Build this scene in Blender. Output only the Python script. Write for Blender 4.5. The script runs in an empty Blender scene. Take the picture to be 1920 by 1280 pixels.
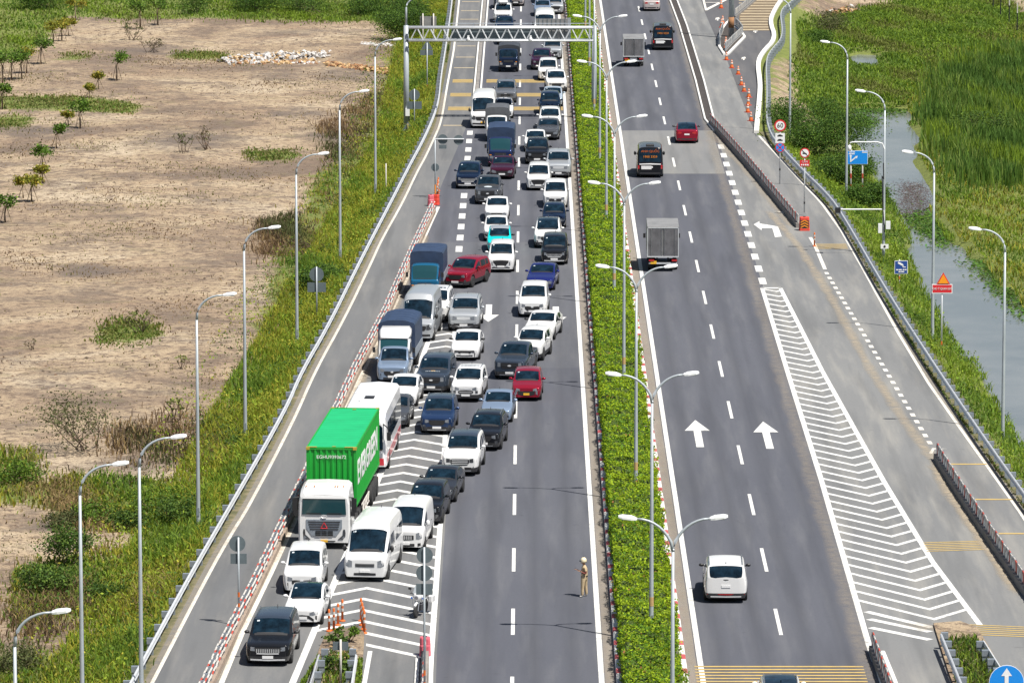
import bpy, bmesh, math, random
import numpy as np
from mathutils import Vector, Matrix
from mathutils.bvhtree import BVHTree

random.seed(7); rng = np.random.default_rng(7)
SC = bpy.context.scene
COL = SC.collection

# ------------------------------------------------------------------ camera, sky, sun, exposure
F_PX, CAM_H, PITCH, YAW = 10474.0, 48.8, math.radians(8.38), math.radians(0.157)
cam = bpy.data.cameras.new('camera'); cam.sensor_width = 36.0; cam.sensor_fit = 'HORIZONTAL'
cam.lens = F_PX / 1920.0 * 36.0; cam.clip_start = 1.0; cam.clip_end = 20000.0
cam_o = bpy.data.objects.new('camera', cam); COL.objects.link(cam_o)
cam_o.location = (0, 0, CAM_H); cam_o.rotation_euler = (math.pi / 2 - PITCH, 0, YAW)
SC.camera = cam_o

SUN_DIR = Vector((0.385, -0.355, 1.0)).normalized()          # towards the sun
sun_el = math.asin(SUN_DIR.z); sun_az = math.atan2(SUN_DIR.x, SUN_DIR.y)
world = bpy.data.worlds.new('World'); SC.world = world; world.use_nodes = True
wn = world.node_tree; wn.nodes.clear()
sky = wn.nodes.new('ShaderNodeTexSky'); sky.sky_type = 'NISHITA'; sky.sun_disc = False
sky.sun_elevation = sun_el; sky.sun_rotation = sun_az; sky.air_density = 1.0; sky.dust_density = 1.4; sky.ozone_density = 1.0
bg = wn.nodes.new('ShaderNodeBackground'); bg.inputs['Strength'].default_value = 0.052
wo = wn.nodes.new('ShaderNodeOutputWorld')
wn.links.new(sky.outputs[0], bg.inputs[0]); wn.links.new(bg.outputs[0], wo.inputs[0])
sl = bpy.data.lights.new('sun', 'SUN'); sl.energy = 5.0; sl.angle = math.radians(0.55); sl.color = (1.0, 0.955, 0.88)
sun_o = bpy.data.objects.new('sun', sl); COL.objects.link(sun_o)
sun_o.rotation_euler = SUN_DIR.to_track_quat('Z', 'Y').to_euler(); sun_o.location = (60, 200, 120)
SC.view_settings.view_transform = 'Standard'; SC.view_settings.look = 'None'
SC.view_settings.exposure = 0.62; SC.view_settings.gamma = 1.0; SC.view_settings.use_curve_mapping = False
SC.cycles.max_bounces = 5; SC.cycles.diffuse_bounces = 2; SC.cycles.glossy_bounces = 2; SC.cycles.transmission_bounces = 2; SC.cycles.transparent_max_bounces = 4
SC.render.resolution_x = 1024; SC.render.resolution_y = 682

# ------------------------------------------------------------------ survey: photo point -> place on a level at height z
_cp, _sp, _cy, _sy = math.cos(PITCH), math.sin(PITCH), math.cos(YAW), math.sin(YAW)
CF = np.array([-_sy * _cp, _cy * _cp, -_sp]); CR = np.array([_cy, _sy, 0.0]); CU = np.cross(CR, CF)
def G(x, y, z=0.0):
    d = CF + CR * (x - 960) / F_PX - CU * (y - 640) / F_PX
    t = (z - CAM_H) / d[2]
    return float(d[0] * t), float(d[1] * t)
def G3(x, y, z=0.0):
    a, b = G(x, y, z); return Vector((a, b, z))
def PX(X, Y, Z):
    v = np.stack([np.asarray(X, float), np.asarray(Y, float), np.asarray(Z, float) - CAM_H], -1)
    w = v @ CF
    return 960 + F_PX * (v @ CR) / w, 640 - F_PX * (v @ CU) / w
def z_at(x, y, Y):
    "height of a point seen at photo row y that stands at distance Y"
    d = CF + CR * (x - 960) / F_PX - CU * (y - 640) / F_PX
    t = Y / d[1]; return CAM_H + d[2] * t, d[0] * t
def poly(pts, z=0.0):
    return [G(x, y, z) for x, y in pts]
def curve_x(pts, z=0.0):
    p = sorted(poly(pts, z), key=lambda q: q[1])
    ys = np.array([q[1] for q in p]); xs = np.array([q[0] for q in p])
    def f(Y):
        Y = np.asarray(Y, float)
        r = np.interp(Y, ys, xs)
        lo = (xs[1] - xs[0]) / (ys[1] - ys[0]); hi = (xs[-1] - xs[-2]) / (ys[-1] - ys[-2])
        r = np.where(Y < ys[0], xs[0] + lo * (Y - ys[0]), r)
        return np.where(Y > ys[-1], xs[-1] + hi * (Y - ys[-1]), r)
    return f
def inside(poly_px, px, py):
    r = np.zeros(np.shape(px), bool); n = len(poly_px)
    for i in range(n):
        x1, y1 = poly_px[i]; x2, y2 = poly_px[(i + 1) % n]
        if y1 == y2: continue
        c = (py > min(y1, y2)) & (py <= max(y1, y2)) & (px < (x2 - x1) * (py - y1) / (y2 - y1) + x1)
        r ^= c
    return r

# ------------------------------------------------------------------ materials
MATS = {}
def mat(name, color, rough=0.6, metal=0.0, coat=0.0, spec=None, noise=0.0, nscale=3.0, bump=0.0, bscale=20.0, dirt=None, emit=None):
    if name in MATS: return MATS[name]
    m = bpy.data.materials.new(name); m.use_nodes = True; nt = m.node_tree
    b = nt.nodes['Principled BSDF']
    b.inputs['Base Color'].default_value = (*color, 1); b.inputs['Roughness'].default_value = rough
    b.inputs['Metallic'].default_value = metal
    if coat: b.inputs['Coat Weight'].default_value = coat; b.inputs['Coat Roughness'].default_value = 0.04
    if spec is not None: b.inputs['Specular IOR Level'].default_value = spec
    if emit: b.inputs['Emission Color'].default_value = (*emit[0], 1); b.inputs['Emission Strength'].default_value = emit[1]
    if noise or bump:
        tc = nt.nodes.new('ShaderNodeTexCoord')
    if noise:
        n = nt.nodes.new('ShaderNodeTexNoise'); n.inputs['Scale'].default_value = nscale; n.inputs['Detail'].default_value = 6
        n.inputs['Roughness'].default_value = 0.65
        nt.links.new(tc.outputs['Object'], n.inputs['Vector'])
        r = nt.nodes.new('ShaderNodeValToRGB'); r.color_ramp.elements[0].position = 0.3; r.color_ramp.elements[1].position = 0.7
        d = dirt or tuple(c * (1 - noise) for c in color)
        r.color_ramp.elements[0].color = (*[color[i] * (1 - noise) + d[i] * noise for i in range(3)], 1) if dirt else (*d, 1)
        r.color_ramp.elements[1].color = (*[min(1, c * (1 + noise * 0.4)) for c in color], 1)
        nt.links.new(n.outputs['Fac'], r.inputs['Fac']); nt.links.new(r.outputs['Color'], b.inputs['Base Color'])
    if bump:
        n2 = nt.nodes.new('ShaderNodeTexNoise'); n2.inputs['Scale'].default_value = bscale; n2.inputs['Detail'].default_value = 4
        nt.links.new(tc.outputs['Object'], n2.inputs['Vector'])
        bm_ = nt.nodes.new('ShaderNodeBump'); bm_.inputs['Strength'].default_value = bump; bm_.inputs['Distance'].default_value = 0.02
        nt.links.new(n2.outputs['Fac'], bm_.inputs['Height']); nt.links.new(bm_.outputs['Normal'], b.inputs['Normal'])
    MATS[name] = m; return m

class NT:
    "small node helper"
    def __init__(s, name):
        s.m = bpy.data.materials.new(name); s.m.use_nodes = True; s.t = s.m.node_tree; s.b = s.t.nodes['Principled BSDF']
        MATS[name] = s.m
        s.tc = s.t.nodes.new('ShaderNodeNewGeometry')
    def val(s, v, inp):
        if hasattr(v, 'is_output'): s.t.links.new(v, inp)
        else: inp.default_value = v
    def noise(s, scale, detail=5, rough=0.6, vec=None, stretch=None, dist=0.0):
        n = s.t.nodes.new('ShaderNodeTexNoise'); n.inputs['Scale'].default_value = scale; n.inputs['Detail'].default_value = detail
        n.inputs['Roughness'].default_value = rough; n.inputs['Distortion'].default_value = dist
        v = vec or s.tc.outputs['Position']
        if stretch:
            mp = s.t.nodes.new('ShaderNodeMapping'); mp.inputs['Scale'].default_value = stretch
            s.t.links.new(v, mp.inputs['Vector']); v = mp.outputs['Vector']
        s.t.links.new(v, n.inputs['Vector']); return n.outputs['Fac']
    def ramp(s, fac, stops):
        r = s.t.nodes.new('ShaderNodeValToRGB'); e = r.color_ramp.elements
        while len(e) < len(stops): e.new(0.5)
        for i, (p, c) in enumerate(stops):
            e[i].position = p; e[i].color = (*c, 1) if not isinstance(c, (int, float)) else (c, c, c, 1)
        s.val(fac, r.inputs['Fac']); return r.outputs['Color']
    def mix(s, fac, a, b, mode='MIX'):
        m = s.t.nodes.new('ShaderNodeMix'); m.data_type = 'RGBA'; m.blend_type = mode
        s.val(fac, m.inputs[0])
        for v, i in ((a, 6), (b, 7)):
            if isinstance(v, tuple): m.inputs[i].default_value = (*v[:3], 1)
            else: s.t.links.new(v, m.inputs[i])
        return m.outputs[2]
    def math(s, op, a, b=0.0):
        m = s.t.nodes.new('ShaderNodeMath'); m.operation = op; s.val(a, m.inputs[0]); s.val(b, m.inputs[1]); return m.outputs[0]
    def attr(s, name):
        a = s.t.nodes.new('ShaderNodeAttribute'); a.attribute_name = name; return a
    def sep(s):
        x = s.t.nodes.new('ShaderNodeSeparateXYZ'); s.t.links.new(s.tc.outputs['Position'], x.inputs[0]); return x.outputs
    def bump(s, h, strength=0.4, dist=0.03):
        b = s.t.nodes.new('ShaderNodeBump'); b.inputs['Strength'].default_value = strength; b.inputs['Distance'].default_value = dist
        s.t.links.new(h, b.inputs['Height']); s.t.links.new(b.outputs['Normal'], s.b.inputs['Normal'])
    def base(s, c, rough=0.9):
        s.val(c, s.b.inputs['Base Color']); s.val(rough, s.b.inputs['Roughness'])

def asphalt(name, dark, light, dust, track=None, dusty=0.5):
    k = NT(name)
    big = k.noise(0.05, 6, 0.62, stretch=(1.2, 0.35, 1)); fine = k.noise(7.0, 4, 0.7); mid = k.noise(0.6, 5, 0.6, stretch=(1.6, 0.12, 1))
    c = k.ramp(big, [(0.30, dark), (0.70, light)])
    c = k.mix(k.ramp(fine, [(0.25, 0.28), (0.75, 0.0)]), c, tuple(v * 0.55 for v in dark))
    c = k.mix(k.ramp(mid, [(0.47, 0.0), (0.72, dusty)]), c, dust)
    st = k.noise(0.9, 3, 0.5, stretch=(1, 0.05, 1))
    c = k.mix(k.ramp(st, [(0.50, 0.0), (0.70, 0.5)]), c, tuple(v * 0.62 for v in dark))
    spot = k.noise(1.1, 2, 0.5); c = k.mix(k.ramp(spot, [(0.71, 0.0), (0.77, 0.35)]), c, tuple(v * 0.45 for v in dark))
    if track:                                                  # tyre-polished bands that run with the lanes
        x = k.sep()[0]
        t = None
        for c0 in track:
            d = k.math('ABSOLUTE', k.math('SUBTRACT', x, c0)); g = k.math('MAXIMUM', k.math('SUBTRACT', 1.0, k.math('DIVIDE', d, 0.55)), 0.0)
            t = g if t is None else k.math('MAXIMUM', t, g)
        c = k.mix(k.math('MULTIPLY', t, k.math('MULTIPLY', mid, 0.95)), c, tuple(v * 0.62 for v in dark))
    crack = k.noise(0.35, 2, 0.5, dist=2.5)
    c = k.mix(k.ramp(crack, [(0.497, 0.0), (0.5, 0.22), (0.503, 0.0)]), c, tuple(v * 0.4 for v in dark))
    k.base(c, 0.88); k.bump(fine, 0.25, 0.01)
    return k.m
asphalt('asphalt_main', (0.068, 0.072, 0.090), (0.090, 0.094, 0.112), (0.128, 0.130, 0.140), track=(-5.9, -3.4, -1.8, 0.35, 1.95, 8.4, 10.1, 12.2, 13.9), dusty=0.5)
asphalt('asphalt_main2', (0.080, 0.084, 0.100), (0.106, 0.110, 0.124), (0.145, 0.146, 0.152), track=(-5.9, -3.4, -1.8, 0.35, 1.95), dusty=0.55)
asphalt('asphalt_ramp', (0.108, 0.112, 0.118), (0.150, 0.152, 0.153), (0.21, 0.20, 0.185), dusty=0.5)
asphalt('asphalt_right', (0.138, 0.142, 0.146), (0.19, 0.192, 0.19), (0.27, 0.26, 0.235), dusty=0.6)
asphalt('asphalt_patch', (0.155, 0.158, 0.160), (0.19, 0.19, 0.19), (0.22, 0.21, 0.19), dusty=0.4)
asphalt('asphalt_new', (0.072, 0.072, 0.080), (0.10, 0.10, 0.105), (0.16, 0.15, 0.14), dusty=0.4)
asphalt('gutter_concrete', (0.155, 0.14, 0.125), (0.215, 0.195, 0.18), (0.27, 0.24, 0.21), dusty=0.6)

def paint_mat(name, col, worn=(0.16, 0.16, 0.16), wear=0.75):
    k = NT(name)
    n = k.noise(2.2, 6, 0.75); n2 = k.noise(0.25, 3, 0.5)
    f = k.math('MULTIPLY', k.ramp(n, [(0.48, 0.0), (0.66, wear)]), k.ramp(n2, [(0.35, 0.3), (0.7, 1.0)]))
    k.base(k.mix(f, col, worn), 0.75); return k.m
paint_mat('white_paint', (0.60, 0.60, 0.58)); paint_mat('worn_white_paint', (0.62, 0.60, 0.55), (0.30, 0.25, 0.20), 0.9)
paint_mat('yellow_paint', (0.44, 0.31, 0.10), (0.20, 0.18, 0.14), 0.9); paint_mat('faded_cream_paint', (0.46, 0.38, 0.25), (0.14, 0.13, 0.12), 0.8)
paint_mat('kerb_white', (0.66, 0.65, 0.62), (0.30, 0.27, 0.24), 0.6); paint_mat('kerb_red', (0.40, 0.07, 0.08), (0.30, 0.20, 0.18), 0.5)
mat('kerb_grey', (0.22, 0.205, 0.19), 0.9, noise=0.35, nscale=1.3)
mat('galv', (0.42, 0.45, 0.48), 0.42, 0.55, noise=0.25, nscale=2.0); mat('galv_light', (0.62, 0.64, 0.66), 0.45, 0.3, noise=0.15, nscale=1.5)
mat('galv_plate', (0.33, 0.37, 0.42), 0.5, 0.5, noise=0.2, nscale=4.0)
mat('pole_grey', (0.40, 0.44, 0.47), 0.5, 0.2, noise=0.18, nscale=0.8); mat('lamp_white', (0.78, 0.79, 0.80), 0.35)
mat('lamp_glass', (0.35, 0.38, 0.40), 0.15); mat('sign_back', (0.115, 0.145, 0.16), 0.6, 0.1, noise=0.15, nscale=3.0)
mat('orange', (0.58, 0.13, 0.02), 0.6, noise=0.2, nscale=5.0); mat('post_red', (0.50, 0.07, 0.04), 0.6, noise=0.35, nscale=4.0); mat('post_white', (0.56, 0.53, 0.49), 0.65, noise=0.3, nscale=3.0)
mat('pink_plastic', (0.62, 0.12, 0.16), 0.5, noise=0.25, nscale=3.0); mat('red_plastic', (0.62, 0.06, 0.035), 0.45, noise=0.2, nscale=3.0)
mat('black_plastic', (0.018, 0.018, 0.02), 0.5); mat('dark_trim', (0.03, 0.03, 0.033), 0.45); mat('rubber', (0.022, 0.022, 0.023), 0.85)
mat('rim', (0.45, 0.46, 0.48), 0.3, 0.85); mat('rim_dark', (0.10, 0.10, 0.11), 0.4, 0.6); mat('chrome', (0.78, 0.79, 0.80), 0.33, 0.45)
mat('glass', (0.007, 0.020, 0.034), 0.05, 0.0, spec=0.30, noise=0.85, nscale=2.2); mat('glass_teal', (0.012, 0.05, 0.06), 0.06, spec=0.5)
mat('headlamp', (0.22, 0.24, 0.27), 0.12, 0.3, coat=1.0); mat('headlamp_dark', (0.07, 0.075, 0.085), 0.1, 0.3, coat=0.7)
mat('tail_lamp', (0.42, 0.012, 0.015), 0.15, coat=1.0); mat('plate_white', (0.72, 0.72, 0.72), 0.5); mat('plate_yellow', (0.75, 0.42, 0.03), 0.5)
mat('amber', (0.75, 0.25, 0.02), 0.3); mat('sticker', (0.48, 0.53, 0.56), 0.5); mat('underbody', (0.012, 0.012, 0.012), 0.9)
mat('tarp_dark', (0.045, 0.05, 0.06), 0.55, noise=0.3, nscale=2.0, bump=0.5, bscale=5.0); mat('tarp_blue', (0.026, 0.046, 0.095), 0.5, noise=0.3, nscale=2.0, bump=0.5, bscale=5.0)
mat('tarp_grey', (0.085, 0.09, 0.10), 0.55, noise=0.25, nscale=2.0, bump=0.5, bscale=5.0)
mat('box_grey', (0.24, 0.24, 0.24), 0.55, 0.15, noise=0.3, nscale=1.2); mat('box_panel', (0.15, 0.148, 0.158), 0.55, 0.2, noise=0.45, nscale=1.6)
mat('container_green', (0.008, 0.30, 0.03), 0.5, noise=0.12, nscale=0.8, bump=0.15, bscale=6.0); mat('container_roof', (0.006, 0.37, 0.13), 0.5, noise=0.15, nscale=0.9)
mat('corner_gold', (0.40, 0.30, 0.04), 0.6, noise=0.3, nscale=6.0)
mat('bus_white', (0.80, 0.80, 0.81), 0.3, coat=0.6, noise=0.08, nscale=0.8); mat('bus_red', (0.50, 0.02, 0.035), 0.3, coat=0.6)
mat('sign_blue', (0.01, 0.13, 0.55), 0.4); mat('sign_bright_blue', (0.01, 0.25, 0.75), 0.4); mat('sign_white', (0.80, 0.80, 0.80), 0.45); mat('sign_red', (0.60, 0.02, 0.03), 0.45)
mat('sign_orange', (0.85, 0.30, 0.01), 0.45); mat('sign_black', (0.02, 0.02, 0.02), 0.5); mat('sign_navy', (0.015, 0.06, 0.26), 0.45)
mat('bark', (0.14, 0.10, 0.07), 0.9, noise=0.4, nscale=8.0); mat('stake_wood', (0.26, 0.20, 0.13), 0.9, noise=0.3, nscale=6.0); mat('dry_twig', (0.17, 0.12, 0.085), 0.9)
mat('planter', (0.050, 0.042, 0.038), 0.95, noise=0.5, nscale=2.0)
PAINT = dict(white=(0.66, 0.66, 0.66), pearl=(0.62, 0.62, 0.61), black=(0.010, 0.011, 0.014), navy=(0.010, 0.020, 0.048), grey=(0.075, 0.080, 0.090), silver=(0.42, 0.44, 0.46),
             bluesilver=(0.22, 0.29, 0.40), slate=(0.045, 0.06, 0.085), red=(0.26, 0.012, 0.03), darkred=(0.22, 0.008, 0.022), maroon=(0.055, 0.010, 0.026), purple=(0.05, 0.016, 0.045),
             blue=(0.018, 0.026, 0.15), forest=(0.020, 0.042, 0.105), cyan=(0.0, 0.52, 0.52), teal=(0.01, 0.085, 0.17), duster=(0.16, 0.17, 0.19), darkgrey=(0.035, 0.037, 0.043), brownpearl=(0.55, 0.48, 0.46),
             lightblue=(0.46, 0.54, 0.62), truckblue=(0.022, 0.035, 0.10))
for kx, c in PAINT.items():
    met = 0.0 if kx in ('white', 'pearl', 'cyan', 'black', 'teal') else 0.35
    mat('paint_' + kx, c, 0.16 if max(c) < 0.3 else 0.30, met, coat=0.12 if max(c) < 0.3 else 0.6, spec=0.22 if max(c) < 0.3 else 0.3)

def leaf_mat(name, trans=0.35):
    m = bpy.data.materials.new(name); m.use_nodes = True; t = m.node_tree; b = t.nodes['Principled BSDF']
    a = t.nodes.new('ShaderNodeAttribute'); a.attribute_name = 'Col'
    b.inputs['Roughness'].default_value = 0.7; b.inputs['Specular IOR Level'].default_value = 0.25
    tr = t.nodes.new('ShaderNodeBsdfTranslucent'); mx = t.nodes.new('ShaderNodeMixShader'); mx.inputs[0].default_value = trans
    t.links.new(a.outputs['Color'], b.inputs['Base Color']); t.links.new(a.outputs['Color'], tr.inputs['Color'])
    t.links.new(b.outputs[0], mx.inputs[1]); t.links.new(tr.outputs[0], mx.inputs[2])
    t.links.new(mx.outputs[0], t.nodes['Material Output'].inputs['Surface'])
    MATS[name] = m; return m
leaf_mat('leaf', 0.38); leaf_mat('blade', 0.45)

# ------------------------------------------------------------------ mesh helpers
class MB:
    def __init__(s): s.v = []; s.f = []; s.m = []; s.cur = 0
    def add(s, vs, fs, m=None):
        o = len(s.v); s.v += [tuple(v) for v in vs]; mm = s.cur if m is None else m
        for f in fs: s.f.append(tuple(i + o for i in f)); s.m.append(mm)
        return s
    def box(s, c, d, rz=0.0, m=None, taper=1.0, M=None):
        x, y, z = d[0] / 2, d[1] / 2, d[2] / 2
        p = [Vector((sx * x * (taper if sz > 0 else 1), sy * y * (taper if sz > 0 else 1), sz * z)) for sz in (-1, 1) for sx, sy in ((-1, -1), (1, -1), (1, 1), (-1, 1))]
        if M is not None: p = [M @ v for v in p]
        elif rz:
            R = Matrix.Rotation(rz, 3, 'Z'); p = [R @ v for v in p]
        p = [v + Vector(c) for v in p]
        return s.add(p, [(3, 2, 1, 0), (4, 5, 6, 7), (0, 1, 5, 4), (1, 2, 6, 5), (2, 3, 7, 6), (3, 0, 4, 7)], m)
    def bevbox(s, c, d, b, m=None):
        x, y, z = d[0] / 2, d[1] / 2, d[2] / 2; R = []
        for zz, k in ((-z, b), (-z + b, 0), (z - b, 0), (z, b)):
            R.append([(c[0] + px, c[1] + py, c[2] + zz) for px, py in ((-x + b + (k), -y + k), (x - b - k, -y + k), (x - k, -y + b + k), (x - k, y - b - k), (x - b - k, y - k), (-x + b + k, y - k), (-x + k, y - b - k), (-x + k, -y + b + k))])
        return s.loft(R, m=m)
    def loft(s, rings, closed=True, caps=True, m=None):
        n = len(rings[0]); vs = [v for r in rings for v in r]; fs = []
        for i in range(len(rings) - 1):
            for j in range(n if closed else n - 1):
                k = (j + 1) % n; fs.append((i * n + j, i * n + k, (i + 1) * n + k, (i + 1) * n + j))
        if caps and closed: fs.append(tuple(reversed(range(n)))); fs.append(tuple(range((len(rings) - 1) * n, len(rings) * n)))
        return s.add(vs, fs, m)
    def tube(s, pts, r, n=8, m=None):
        pts = [Vector(p) for p in pts]; rs = r if isinstance(r, (list, tuple)) else [r] * len(pts); R = []
        up = Vector((0, 0, 1))
        for i, p in enumerate(pts):
            d = (pts[min(i + 1, len(pts) - 1)] - pts[max(i - 1, 0)]).normalized()
            a = d.cross(up if abs(d.z) < 0.95 else Vector((1, 0, 0))).normalized(); b = d.cross(a).normalized()
            R.append([p + (a * math.cos(t) + b * math.sin(t)) * rs[i] for t in [2 * math.pi * q / n for q in range(n)]])
        return s.loft(R, m=m)
    def lathe(s, prof, axis='z', n=16, c=(0, 0, 0), m=None):
        R = []
        for r, h in prof:
            ring = []
            for q in range(n):
                t = 2 * math.pi * q / n; a, b = r * math.cos(t), r * math.sin(t)
                v = (a, b, h) if axis == 'z' else ((a, h, -b) if axis == 'y' else (h, a, b))
                ring.append((v[0] + c[0], v[1] + c[1], v[2] + c[2]))
            R.append(ring)
        return s.loft(R, m=m)
    def prism(s, pts, z0, z1, m=None):
        n = len(pts); vs = [(x, y, z0) for x, y in pts] + [(x, y, z1) for x, y in pts]
        return s.add(vs, [tuple(reversed(range(n))), tuple(range(n, 2 * n))] + [(i, (i + 1) % n, n + (i + 1) % n, n + i) for i in range(n)], m)
    def sheet(s, pts, z, m=None):
        a = sum(pts[i][0] * pts[(i + 1) % len(pts)][1] - pts[(i + 1) % len(pts)][0] * pts[i][1] for i in range(len(pts)))
        if a < 0: pts = list(reversed(pts))
        return s.add([(x, y, z) for x, y in pts], [tuple(range(len(pts)))], m)
    def mesh(s, name, mats=(), smooth=False):
        me = bpy.data.meshes.new(name); me.from_pydata(s.v, [], s.f)
        for k in mats: me.materials.append(MATS[k] if isinstance(k, str) else k)
        if len(mats) > 1: me.polygons.foreach_set('material_index', s.m)
        if smooth: me.polygons.foreach_set('use_smooth', [True] * len(me.polygons))
        me.update(); return me
    def build(s, name, mats=(), parent=None, smooth=False):
        if isinstance(mats, str): mats = (mats,)
        return link(name, s.mesh(name, mats, smooth), parent)
def link(name, data, parent=None):
    o = bpy.data.objects.new(name, data); COL.objects.link(o)
    if parent is not None: o.parent = parent
    return o
def tag(o, label=None, cat=None, group=None, kind=None):
    if label: o['label'] = label
    if cat: o['category'] = cat
    if group: o['group'] = group
    if kind: o['kind'] = kind
    return o
def struct(o): o['kind'] = 'structure'; return o
def empty(name, loc=(0, 0, 0), rz=0.0):
    o = bpy.data.objects.new(name, None); COL.objects.link(o); o.location = loc; o.rotation_euler = (0, 0, rz); o.empty_display_size = 0.3; return o
def copy_tree(o, parent=None):
    c = o.copy(); COL.objects.link(c); c.parent = parent
    for ch in list(o.children): copy_tree(ch, c)
    return c
def np_mesh(name, V, Fq=None, Ft=None, col=None, mats=(), smooth=False):
    "fast mesh from numpy arrays; Fq quads, Ft triangles, col per vertex"
    me = bpy.data.meshes.new(name); V = np.asarray(V, np.float32)
    nq = 0 if Fq is None else len(Fq); nt = 0 if Ft is None else len(Ft)
    me.vertices.add(len(V)); me.vertices.foreach_set('co', V.ravel())
    loops = np.concatenate([a.ravel() for a in (Fq, Ft) if a is not None]).astype(np.int32)
    me.loops.add(len(loops)); me.loops.foreach_set('vertex_index', loops)
    start = np.concatenate([np.arange(nq) * 4, nq * 4 + np.arange(nt) * 3]).astype(np.int32)
    me.polygons.add(nq + nt); me.polygons.foreach_set('loop_start', start)
    if smooth: me.polygons.foreach_set('use_smooth', np.ones(nq + nt, bool))
    me.update(calc_edges=True); me.validate()
    if col is not None:
        a = me.color_attributes.new('Col', 'FLOAT_COLOR', 'POINT')
        a.data.foreach_set('color', np.concatenate([col, np.ones((len(col), 1))], 1).astype(np.float32).ravel())
    for k in mats: me.materials.append(MATS[k])
    return me
def blades_mesh(name, P, h, w, col, lean=0.35, matname='blade'):
    n = len(P); a = rng.uniform(0, 2 * np.pi, n); d = np.stack([np.cos(a), np.sin(a), np.zeros(n)], 1)
    b = rng.uniform(0, 2 * np.pi, n); L = np.stack([np.cos(b), np.sin(b), np.zeros(n)], 1) * (rng.uniform(0.1, 1.0, n) * lean * h)[:, None]
    up = np.array([0, 0, 1.0]); h = h[:, None]; w = w[:, None]
    v0 = P - d * w * 0.5; v1 = P + d * w * 0.5; m = P + up * h * 0.58 + L * 0.32
    v2 = m + d * w * 0.42; v3 = m - d * w * 0.42; v4 = P + up * h * (1 - 0.25 * lean) + L
    V = np.stack([v0, v1, v2, v3, v4], 1).reshape(-1, 3); o = np.arange(n)[:, None] * 5
    c5 = np.repeat(col[:, None, :], 5, 1).copy()
    return np_mesh(name, V, o + np.array([0, 1, 2, 3]), o + np.array([3, 2, 4]), c5.reshape(-1, 3), (matname,))
def leaves_mesh(name, P, size, col, N=None, matname='leaf', aspect=0.55):
    n = len(P)
    if N is None: N = rng.normal(size=(n, 3)); N[:, 2] = np.abs(N[:, 2]) * 0.9 + 0.15
    N = N / np.linalg.norm(N, axis=1)[:, None]
    R = rng.normal(size=(n, 3)); T = np.cross(N, R); T /= np.linalg.norm(T, axis=1)[:, None] + 1e-9; B = np.cross(N, T)
    s = np.asarray(size)[:, None] if np.ndim(size) else size
    V = np.stack([P - T * s * 0.5, P + B * s * aspect * 0.5, P + T * s * 0.5 + N * s * 0.08, P - B * s * aspect * 0.5], 1).reshape(-1, 3)
    o = np.arange(n)[:, None] * 4
    return np_mesh(name, V, o + np.array([0, 1, 2, 3]), None, np.repeat(col, 4, 0), (matname,))
def vary(base, n, amt=0.25, hue=0.12):
    base = np.asarray(base, float); k = 1 + amt * rng.normal(size=(n, 1)); k2 = 1 + hue * rng.normal(size=(n, 3))
    return np.clip(base * np.clip(k, 0.35, 1.9) * np.clip(k2, 0.5, 1.6), 0.004, 0.9)
def text_mesh(s, size, matname, extrude=0.004, bold=0.0):
    cu = bpy.data.curves.new('txt', 'FONT'); cu.body = s; cu.size = size; cu.extrude = extrude; cu.align_x = 'CENTER'; cu.align_y = 'CENTER'
    cu.resolution_u = 2; cu.offset = bold
    o = bpy.data.objects.new('txt', cu); COL.objects.link(o); dg = bpy.context.evaluated_depsgraph_get(); dg.update()
    me = bpy.data.meshes.new_from_object(o.evaluated_get(dg)); bpy.data.objects.remove(o); bpy.data.curves.remove(cu)
    me.materials.clear(); me.materials.append(MATS[matname]); return me
def lettering(s, size, matname, parent, loc, rot, bold=0.0, sx=1.0):
    o = link('lettering', text_mesh(s, size, matname, 0.004, bold), parent); o.location = loc; o.rotation_euler = rot; o.scale = (sx, 1, 1); return o
# ================================================================== THE SETTING
LE_PX = [(180, 1483), (285, 1280), (390, 1077), (437, 995), (465, 952), (551, 788), (590, 697), (647, 595), (695, 495), (715, 450), (755, 380), (783, 320), (797, 296), (815, 257), (827, 230), (837, 169), (850, 100), (852, 85), (861, 0), (877, -150)]
GL_PX = [(132, 1483), (245, 1276), (358, 1069), (427, 951), (537, 760), (562, 697), (615, 607), (665, 505), (700, 437), (730, 380), (770, 302), (789, 268), (807, 230), (822, 190), (826, 143), (835, 89), (843, 32), (847, 0), (864, -150)]
BL_PX = [(290, 1483), (387, 1273), (439, 1165), (474, 1097), (530, 980), (665, 690), (720, 587), (757, 502), (782, 447), (812, 384)]
RL_PX = [(315, 1483), (415, 1280), (457, 1179), (507, 1076), (549, 985), (680, 699), (749, 553), (807, 420), (822, 388)]
GO_L = [(480, 1440), (550, 1276), (645, 1049), (690, 945), (713, 890), (797, 656), (818, 603), (850, 553)]
GO_R = [(800, 1440), (808, 1230), (817, 1108), (826, 972), (835, 813), (850, 675), (856, 553)]
GO_S = [(690, 1240), (678, 1134), (744, 922), (776, 827), (837, 644), (853, 553)]
RE_PX = [(2200, 1395), (1919, 969), (1888, 925), (1814, 822), (1717, 684), (1583, 440), (1558, 406), (1539, 379), (1508, 347), (1460, 294), (1423, 255)]
GR_PX = [(2110, 1180), (1919, 921), (1847, 820), (1762, 696), (1664, 546), (1575, 391), (1547, 357), (1510, 322), (1471, 281), (1437, 240), (1439, 166), (1436, 110), (1448, 90), (1464, 74), (1468, 55), (1462, 18), (1485, 2), (1540, -60), (1610, -150)]
KR_PX = [(1418, 250), (1425, 176), (1425, 156), (1420, 121), (1430, 100), (1455, 75), (1443, 43), (1452, 21), (1466, 0), (1530, -70), (1595, -150)]
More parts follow.
